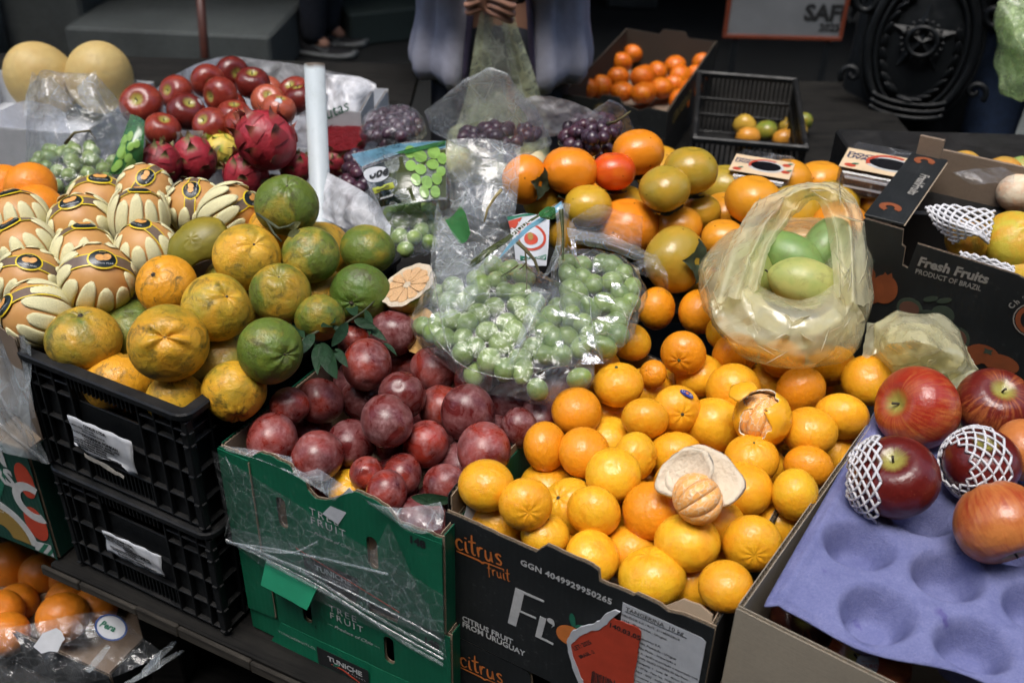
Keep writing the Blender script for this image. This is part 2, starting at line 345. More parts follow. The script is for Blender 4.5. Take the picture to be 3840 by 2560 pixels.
# worn front edge: short splintered lengths
r_ = random.Random(3); u = -.01
while u < .9:
    L = r_.uniform(.05, .13); q = p0+e1*(u+L/2)-e2*r_.uniform(.003, .006)
    obj('edge_strip', box_me(L-.0005, .006, .018+r_.uniform(-.004, .003), .002), M['worn_wood'], st, q, (0, 0, Y1+r_.uniform(-.01, .01))); u += L
for (u, v_) in ((.1, .08), (1.6, .08), (.1, .5), (1.6, .5)):
    q = p0+e1*u+e2*v_; bar('leg', st, M['dark_wood'], q.x-.025, q.x+.025, q.y-.025, q.y+.025, 0, .533, .003)
for k in range(4): bar('rear_board', st, M['dark_wood'], -1.5, -.24, 1.42+.27*k, 1.685+.27*k, .755, .775, .002)
for k in range(2): bar('rear_board', st, M['dark_wood'], -.235, 1.1, 1.36+.21*k, 1.565+.21*k, .755, .775, .002)
for x, y in ((-1.4, 1.5), (-1.4, 2.4), (-.3, 2.4), (1.0, 1.45), (1.0, 1.7)): bar('leg', st, M['dark_wood'], x-.03, x+.03, y-.03, y+.03, 0, .754, .003)
ft = empty('side_table', (0, 0, 0)); tag(ft, 'dark wooden table under the far carton and far crate', 'table')
for k in range(3): bar('table_board', ft, M['dark_wood'], .0, 1.0, 1.98+.31*k, 2.285+.31*k, .60, .62, .002)
for x, y in ((.05, 2.02), (.95, 2.02), (.05, 2.85), (.95, 2.85)): bar('leg', ft, M['dark_wood'], x-.02, x+.02, y-.02, y+.02, 0, .599, .003)

# ------------------------------------------------------------------ black plastic crates in front
def crate(name, fl, yaw, z, w=.265, d=.432, h=.1745, notch=True):
    t = empty(name, (fl[0], fl[1], z), rad(yaw)); P = M['black_plastic']; tp = .010   # taper of the walls towards the base
    # walls, slightly leaning in: thin panels behind the ribs
    def panel(pts):
        n = len(pts)//2; V = pts; return V
    def wall(axis, L, at, sgn, x_off):
        # panel pieces leave the hand opening free
        op = (L*.31, L*.69, h*.70, h*.835) if axis == 'x' and sgn < 0 or True else None
        pieces = [(0.004, L-.004, .006, op[2]), (0.004, op[0], op[2], op[3]), (op[1], L-.004, op[2], op[3]), (.004, L-.004, op[3], h-.004)]
        for (u0, u1, z0, z1) in pieces:
            if axis == 'x': bar('wall_panel', t, P, u0, u1, at, at+.0035, z0, z1, .0006)
            else:
                zz = min(z1, h-.030) if (notch and sgn > 0 and z1 > h-.03) else z1
                if zz > z0+.002: bar('wall_panel', t, P, at, at+.0035, u0, u1, z0, zz, .0006)
        # ribs
        xs = [.004, L*.10, L*.20, op[0]-.004, op[1]+.004, L*.80, L*.90, L-.004]
        if L > .3: xs = [.004, .04, .08, .12, op[0]-.004, op[1]+.004, L-.12, L-.08, L-.04, L-.004]
        top = h-.0125
        for x in xs:
            zt = h-.042 if (notch and axis == 'y' and sgn > 0 and x > .075) else top
            if axis == 'x': bar('vertical_rib', t, P, x-.0016, x+.0016, at-.0075, at-.0002, .004, zt, .0006)
            else: bar('vertical_rib', t, P, at+.0037, at+.0115, x-.0016, x+.0016, .004, zt, .0006) if sgn > 0 else bar('vertical_rib', t, P, at-.0075, at-.0002, x-.0016, x+.0016, .004, zt, .0006)
        rows = [.006, .042, .085, .128, .146]
        for z0 in rows:
            segs = [(0.0, op[0]-.006), (op[1]+.006, L)] if z0 > .10 else [(0, L)]
            for (u0, u1) in segs:
                if notch and axis == 'y' and sgn > 0 and z0 > h-.045: u1 = min(u1, .08)
                if u1 <= u0: continue
                if axis == 'x': bar('horizontal_rib', t, P, u0, u1, at-.0068, at-.0001, z0-.0014, z0+.0014, .0005)
                elif sgn > 0: bar('horizontal_rib', t, P, at+.0036, at+.0108, u0, u1, z0-.0014, z0+.0014, .0005)
                else: bar('horizontal_rib', t, P, at-.0068, at-.0001, u0, u1, z0-.0014, z0+.0014, .0005)
        if axis == 'x':                               # slatted vent low in the middle and the ribbed grip
            for k in range(15):
                x = op[0]+.004+k*(op[1]-op[0]-.008)/14; bar('vent_slat', t, P, x-.0013, x+.0013, at-.004, at-.0002, .010, .040, .0004)
                bar('grip_ridge', t, P, x-.0013, x+.0013, at-.009, at-.0002, h*.835, h-.0125, .0005)
            bar('grip', t, P, op[0]-.002, op[1]+.002, at+.004, at+.0075, h*.835, h-.0125, .001)
    wall('x', w, .011, -1, 0); wall('x', w, d-.0145, 1, 0); wall('y', d, w-.0145, 1, 0); wall('y', d, .011, -1, 0)
    # rim: one swept lip with rounded corners; on the right side it steps down behind the corner
    pts = []; R = .016
    def arc(cx, cy, a0, a1, z): return [(cx+R*math.cos(rad(a0+(a1-a0)*k/5)), cy+R*math.sin(rad(a0+(a1-a0)*k/5)), z) for k in range(6)]
    zl = h-.030 if notch else h
    pts += arc(R, R, 180, 270, h)+arc(w-R, R, 270, 360, h)
    if notch: pts += [(w, .070, h), (w, .078, h-.002), (w, .106, zl+.002), (w, .114, zl)]
    else: pts += [(w, .07, h), (w, .11, h)]
    pts += [(w, d-.114, zl), (w, d-.106, zl+.002 if notch else h), (w, d-.078, h-.002 if notch else h), (w, d-.07, h)]
    pts += arc(w-R, d-R, 0, 90, h)+arc(R, d-R, 90, 180, h)
    sec = [(-.0115, 0), (.001, 0), (.003, -.002), (.003, -.0085), (-.0005, -.011), (-.0115, -.010)]   # across the lip: outwards, z
    V, Fc = [], []; n = len(pts); cx, cyy = w/2, d/2
    for i, p in enumerate(pts):
        a, b = Vector(pts[i-1]), Vector(pts[(i+1) % n]); tdir = (b-a); tdir.z = 0; tdir.normalize(); nrm = Vector((tdir.y, -tdir.x, 0))
        for s, dz in sec: V.append(Vector(p)+nrm*s+Vector((0, 0, dz)))
    m_ = len(sec)
    for i in range(n):
        for k in range(m_): Fc.append((i*m_+k, ((i+1) % n)*m_+k, ((i+1) % n)*m_+(k+1) % m_, i*m_+(k+1) % m_))
    obj('rim', mesh('rim', V, Fc, False), P, t)
    if notch:   # upright corner blades below the stepped rim
        for y0 in (.012, d-.098): bar('corner_blade', t, P, w-.0145, w-.0108, y0, y0+.086, h-.031, h-.006, .0006)
    bar('base_plate', t, P, .010, w-.010, .010, d-.010, 0, .0045, .001)
    return t
CR = (-.588, 1.015)
c1 = crate('plastic_crate', CR, -27.3, .56+.1755); tag(c1, 'black plastic crate full of green-orange tangerines, upper of its stack', 'crate', 'stacked black crates')
c2 = crate('plastic_crate', (CR[0]+.002, CR[1]-.001), -27.0, .56); tag(c2, 'black plastic crate with a wrinkled label, lower of its stack', 'crate', 'stacked black crates')
def crate_label(t, w, h, x, z, tilt, lines, torn, seed):
    r = random.Random(seed); y = .0005
    g = []; nx, ny = 16, 8
    V = []; Fc = []
    for i in range(nx+1):
        for j in range(ny+1):
            u, v_ = i/nx, j/ny; lo = (.12+.10*math.sin(u*9+seed)+r.uniform(-.03, .03)) if (torn and u < .85) else 0
            zz = max(v_, lo) if j == 0 else v_
            V.append((u*w, -.0008-.0016*math.sin(u*11+v_*3+seed)**2-.0008*math.sin(v_*8+u*4), zz*h))
    for i in range(nx):
        for j in range(ny): a = i*(ny+1)+j; Fc.append((a, a+ny+1, a+ny+2, a+1))
    o = obj('paper_label', mesh('paper_label', V, Fc, True), M['paper'], t, (x, y, z), (0, tilt, 0)); sm = o.modifiers.new('t', 'SOLIDIFY'); sm.thickness = .0002
    for (s, sz, px, pz, b) in lines: text(s, sz*1.12, o, M['ink_black'], (px, -.0040, pz), bold=b+.00022)
    return o
L1 = [('CITRUS LTDA', .0052, .026, .047, .0002), ('CERRO AZUL - DO LAGO', .0030, .004, .0425, 0), ('PROD. ORIGEM 014.0120', .0030, .022, .0385, 0), ('CODIGO: 1593', .0034, .003, .033, 0), ('TANGERINA PONKAN', .0052, .019, .031, .0002), ('CAIXA PLASTICA (0500) 1,2KG', .0038, .022, .0265, .0001),
      ('DATA DE BENEFICIAMENTO: 05/05/2025', .0034, .003, .0225, .0001), ('DATA DE VALIDADE: 05/06/2025', .0034, .003, .0185, .0001), ('DATA DE ENTREGA: 05/05/2025', .0034, .003, .0145, .0001), ('RASTREIE EM: WWW.PARIPASSU.COM.BR', .0034, .010, .0105, .0001)]
crate_label(c1, .100, .054, .070, .052, rad(1.5), L1, True, 2)
o = flat_poly('torn_paper', jag([(0, 0), (.030, -.003), (.062, -.006), (.064, -.001), (.030, .005), (0, .006), (0, 0)], .0015, .006, 4)[:-1], c1, M['paper_back'], (.082, -.0004, .045), (rad(90), rad(3), 0))
L2 = [('MARKET CITRUS LTDA', .0042, .004, .032, .0002), ('CERRO AZUL - DO LAGO 0120', .0028, .004, .0285, 0), ('PRODUTO ORIGEM: TANGERINA', .0028, .005, .0255, 0), ('TANGERINA PONKAN', .0040, .034, .0215, .0002), ('CAIXA PLASTICA (0500) 1,2KG', .0030, .036, .0182, .0001), ('DATA DE VALIDADE: 06/06/2025', .0028, .010, .0150, .0001), ('RASTREIE EM WWW.PARIPASSU.COM.BR', .0028, .012, .0118, .0001), ('PRODUTO COM ORIGEM RASTREADA', .0034, .022, .007, .0001)]
crate_label(c2, .097, .038, .077, .062, rad(.5), L2, False, 5)

# ------------------------------------------------------------------ green plum cartons
def green_print(t, h0, low=False):
    y = -.0005; k = .0 if not low else .0
    if not low:
        text('TREE\nFRUIT', .0145, t, M['ink_white'], (.1245, y, .100), spacing=1.25, bold=.0001); text('— Produce of Chile —', .0078, t, M['ink_white'], (.118, y, .073), shear=.35)
        text('148', .0135, t, M['ink_black'], (.256, y, .124), bold=.0006); text('148', .0130, t, M['ink_black'], (.256, y, .124), bold=.0006)
        lab = [(.105, .030), (.181, .032)]; zl = 0.0
    saw = [(.105+i*.0038, .0305+(.0022 if i % 2 else 0)) for i in range(21)]
    return saw
gp = jag([(0, .146), (.044, .148), (.062, .162), (.075, .164), (.103, .160), (.097, .152), (.108, .148), (.122, .145), (.124, .135), (.134, .127), (.148, .131), (.160, .139), (.188, .161), (.21, .161), (.227, .157), (.243, .141), (.256, .143), (.296, .145)], .0010, .005, 3)
gp = [p for i, p in enumerate(gp) if i == 0 or p[0] > max(q[0] for q in gp[:i])]
sl_u = [slot(.0825, .083, .013, .047), slot(.206, .081, .014, .048)]
g1 = carton('fruit_carton', (-.328, .915), -27.6, .56+.1465, .296, .385, .146, M['green_print'], M['kraft'], front=gp, left=[(0, .146), (.3, .148)], holes=sl_u)
tag(g1, 'green printed carton of plums wrapped in cling film, upper of its stack', 'carton', 'stacked green cartons')
g2p = [(0, .144), (.012, .145), (.128, .145), (.131, .132), (.168, .126), (.172, .1445), (.186, .1445), (.188, .128), (.226, .128), (.229, .1445), (.296, .1445)]
sl_l = [slot(.094, .081, .013, .047), slot(.2125, .076, .014, .046)]
g2 = carton('fruit_carton', (-.322, .914), -27.4, .56, .296, .385, .1455, M['green_print'], M['kraft'], front=g2p, holes=sl_l)
tag(g2, 'green printed carton with a bent-out flap, lower of its stack', 'carton', 'stacked green cartons')
for t, dx, dz in ((g1, 0, 0), (g2, .0045, 0)):
    y = -.0006
    if t is g1:
        text('TREE\nFRUIT', .0150, t, M['ink_white'], (.1235, y, .101), spacing=1.3); text('— Produce of Chile —', .0075, t, M['ink_white'], (.117, y, .072), shear=.4)
        text('148', .0140, t, M['ink_black'], (.2555, y, .1235), bold=.0007)
        z0 = .0005
    else:
        text('TREE\nFRUIT', .0150, t, M['ink_white'], (.129, y, .099), spacing=1.3); text('— Produce of Chile —', .0080, t, M['ink_white'], (.124, y, .0715), shear=.4)
        text('148', .0140, t, M['ink_black'], (.261, y, .1185), bold=.0007); text('L', .006, t, M['ink_black'], (.104, y, .055), bold=.0003); text('TUNICHEFRUITS.CL', .0058, t, M['ink_white'], (.047, y-.004, .019), spacing=1.15)
        z0 = -.003
    lab = [(.107, z0), (.183, z0)]+[(.183-i*.0019, z0+.030+(.0016 if i % 2 else 0)) for i in range(41)]
    yy = -.0004 if t is g1 else -.0046
    flat_poly('black_label', lab, t, M['ink_black'], (0, yy, 0)); text('TUNICHE', .0118, t, M['ink_white'], (.123, yy-.0005, z0+.015), bold=.0004); text('INFINITE FLAVOR', .0038, t, M['ink_white'], (.130, yy-.0005, z0+.0085), spacing=1.7)
    if t is g2:
        flat_poly('leaf_print', disc(.135, z0+.0125, .005, .0022, 14, .4), t, M['ink_green'], (0, yy-.0006, 0)); flat_poly('swash_print', [(.128, z0+.011), (.145, z0+.0115), (.165, z0+.004), (.170, z0+.001), (.160, z0+.003), (.144, z0+.0095)], t, M['ink_red'], (0, yy-.0006, 0))
# corner overlap flap and bottom fold of the cartons
for t, z0, z1 in ((g1, .002, .146), (g2, .036, .143)):
    flat_poly('corner_flap', [(.0, z0), (.043, z0+.004), (.044, z1-.001), (.0, z1-.001)], t, M['green_print'], (0, -.0014, 0), thick=.0012); bar('flap_edge', t, M['flute'], .0436, .0446, -.0026, -.0003, z0+.006, z1-.004, .0003)
flat_poly('right_flap', [(.248, .002), (.296, .003), (.296, .139), (.250, .137)], g1, M['green_print'], (0, -.0008, 0), thick=.0006)
text('148', .0140, g1, M['ink_black'], (.2555, -.0020, .1235), bold=.0007)
flat_poly('fold_strip', jag([(.030, -.012), (.050, .034), (.296, .036), (.296, -.002)], .0006, .02, 8), g2, M['green_print'], (0, -.0030, 0), (rad(84), 0, 0), thick=.0012)
fl_ = flat_poly('bent_flap', jag([(.046, 0), (.048, -.030), (.117, -.034), (.123, -.004)], .0008, .01, 6), g2, simple('flap_green', (.005, .15, .075), .5, 30, .15), (0, -.0045, .143), (rad(58), 0, 0), thick=.003)
flat_poly('red_tape_sliver', [(.1, 0), (.24, -.03), (.2405, -.0285), (.1, .0016)], g1, M['ink_red'], (0, -.0035, .040))
stk = flat_poly('paper_sticker', [(.142, .110), (.163, .104), (.190, .154), (.180, .162)], g1, M['paper'], (0, -.006, 0), (rad(87), 0, 0), thick=.0006)

# ------------------------------------------------------------------ black citrus cartons
cp = [(0, .180), (.030, .180), (.088, .1785), (.108, .1785), (.111, .183), (.119, .193), (.168, .192), (.176, .189), (.178, .176), (.214, .1765), (.217, .180), (.240, .179), (.250, .175), (.264, .179), (.296, .179)]
k1 = carton('fruit_carton', (-.0645, .805), -29.7, .56+.1235, .296, .40, .179, M['black_print'], M['kraft'], front=jag(cp, .0006, .008, 5), left=[(0, .179), (.30, .180), (.345, .196), (.375, .203), (.389, .200)], right=[(0, .179), (.36, .182), (.389, .181)], back=[(0, .15), (.03, .17), (.05, .14), (.09, .150), (.12, .12), (.16, .135), (.22, .165), (.296, .178)])
tag(k1, 'black citrus carton heaped with tangerines, torn red label on its front', 'carton', 'stacked black citrus cartons')
k2 = carton('fruit_carton', (-.066, .806), -29.4, .56, .296, .40, .1225, M['black_print'], M['kraft'], front=[(0, .1215), (.105, .1215), (.109, .118), (.111, .1), (.16, .1), (.163, .120), (.296, .1215)])
tag(k2, 'black citrus carton under the tangerine carton, cut off by the picture edge', 'carton', 'stacked black citrus cartons')
y = -.0006
brush('citrus', .0145, k1, M['ink_orange'], (.0135, y, .136), (rad(90), rad(-4), 0), .17, [(0, -.25), (.45, -.32), (.55, -.45), (.62, -.3), (1.0, -.28)]); brush('fruit', .0088, k1, M['ink_orange'], (.0535, y, .120), (rad(90), rad(-6), 0), .16)
text('GGN 4049929950265', .0108, k1, M['ink_white'], (.091, y, .1535), bold=.0003, spacing=1.06)
text('CITRUS FRUIT\nFROM URUGUAY', .0112, k1, M['ink_white'], (.0205, y, .031), bold=.0003, sx=.93)
# big display letters built as they look: thick stem, hairline arms
def poly(pts, nm='lettering', mt='ink_white', dy=0): return flat_poly(nm, pts, k1, M[mt], (0, y-dy, 0), thick=.0002)
poly([(.0785, .061), (.0885, .061), (.0965, .118), (.1200, .1185), (.1195, .1155), (.1005, .115), (.0965, .0885), (.1120, .0885), (.1115, .0860), (.0960, .0860), (.0925, .061), (.0885, .0605), (.088, .118), (.0865, .118)][0:2]+[(.0925, .0855), (.1120, .0860), (.1122, .0887), (.0932, .0882), (.0968, .1145), (.1200, .1152), (.1203, .1180), (.0865, .1180)])
poly([(.1120, .0600), (.1335, .0595), (.1338, .0625), (.1195, .0630), (.1240, .0935), (.1165, .0930)]); poly(disc(.1290, .0930, .0042, .0036, 14)+[], 'lettering'); poly([(.1335, .0930), (.1338, .089), (.1300, .0835), (.1318, .0885), (.129, .0905)], 'lettering', dy=.0001)
poly(disc(.1520, .0850, .0165, .0135, 30, .5), 'orange_print', 'ink_orange', .0001); poly(disc(.1535, .109, .0035, .009, 14, .15), 'leaf_print', 'ink_green', .0002); poly(disc(.1620, .1035, .0060, .0030, 14, .5), 'leaf_print', 'ink_green', .0002)
lb = flat_poly('paper_label', [(.205, .070), (.205, .164), (.286, .163), (.2905, .160), (.2905, .030), (.287, .026), (.205, .026)], k1, M['paper'], (0, -.0010, 0))
for i, (s, sz, px) in enumerate([('TANGERINA  10 kg', .0072, .2085), ('URUDOR S.A - RUT: 211483620015', .0040, .2055), ('1314 - Montevideo - Uruguai.', .0040, .2060), ('', .004, .2), ('Azucitrus S.A.', .0040, .226), ('ON, Paysandu - Uruguai', .0040, .226), ('São Paulo - Importado e', .0040, .2265), ('E A - Jardim Importação e exportação Ltda', .0036, .2265), ('CNPJ: 04.052.176/0002-29 São Paulo -', .0036, .2265), ('Categoria: 1 - Lote: 38 - Marca: Florcitrus', .0036, .2265), ('11.00 kg - Peso Liq.: 10.00 kg', .0036, .2265), ('Abril - 2025 - SAFRA: 2025', .0036, .2265), ('Conservar em local fresco e seco ou sob', .0036, .2265), ('consumir. Produto isento de data de', .0036, .2265), ('MAPA n° 458 de 21/07/2022 e RDC', .0036, .2265)]):
    if s: text(s, sz, k1, M['ink_black'], (px, -.0016, .1555-i*.0068-(.002 if i else 0)), bold=.00007)
bar('label_underline', k1, M['ink_black'], .2085, .272, -.0017, -.0013, .1538, .1542, 0)
red = jag([(.154, .076), (.158, .060), (.165, .045), (.176, .020), (.222, .018), (.2265, .045), (.2275, .1385), (.224, .1415), (.196, .1400), (.190, .128), (.182, .116), (.172, .108), (.162, .095), (.154, .076)], .0016, .005, 9)[:-1]
flat_poly('red_label', red, k1, M['ink_red'], (0, -.0026, 0), thick=.0006)
flat_poly('torn_paper', jag([(.150, .078), (.154, .060), (.160, .040), (.172, .016), (.176, .020), (.165, .046), (.158, .061), (.155, .076), (.164, .094), (.174, .107), (.184, .115), (.192, .128), (.197, .1395), (.204, .152), (.199, .152), (.190, .142), (.184, .128), (.176, .118), (.164, .108), (.154, .094), (.150, .078)], .0012, .004, 12)[:-1], k1, M['paper'], (0, -.0022, 0), thick=.0016)
text('140.03.05', .0088, k1, M['ink_black'], (.1935, -.0034, .126), bold=.0003); text('LET: 2025', .0070, k1, M['ink_black'], (.160, -.0034, .070), rot=(rad(90), rad(-50), 0), bold=.0002); text('BRASIL -2', .0058, k1, M['ink_black'], (.167, -.0034, .062), rot=(rad(90), rad(-50), 0), bold=.0002)
for i in range(26):
    x = .181+i*.00155; bar('barcode_bar', k1, M['ink_black'], x, x+r_.choice([.0005, .0008, .0011]), -.0036, -.0033, .026, .052+r_.uniform(-.002, .002), 0)
fl2 = flat_poly('bent_flap', jag([(0, 0), (.052, 0), (.050, .016), (.036, .021), (.020, .020), (.008, .008)], .0008, .006, 2), k1, M['kraft'], (.238, .012, .163), (rad(72), 0, 0), thick=.003)
flat_poly('white_flap', [(0, 0), (.018, -.004), (.022, .020), (.008, .034)], k1, M['paper'], (.012, .012, .155), (rad(75), 0, rad(35)), thick=.001)
brush('citrus', .0145, k2, M['ink_orange'], (.0195, y, .078), (rad(90), rad(-4), 0), .17, [(0, -.25), (.45, -.32), (.55, -.45), (.62, -.3), (1.0, -.28)])
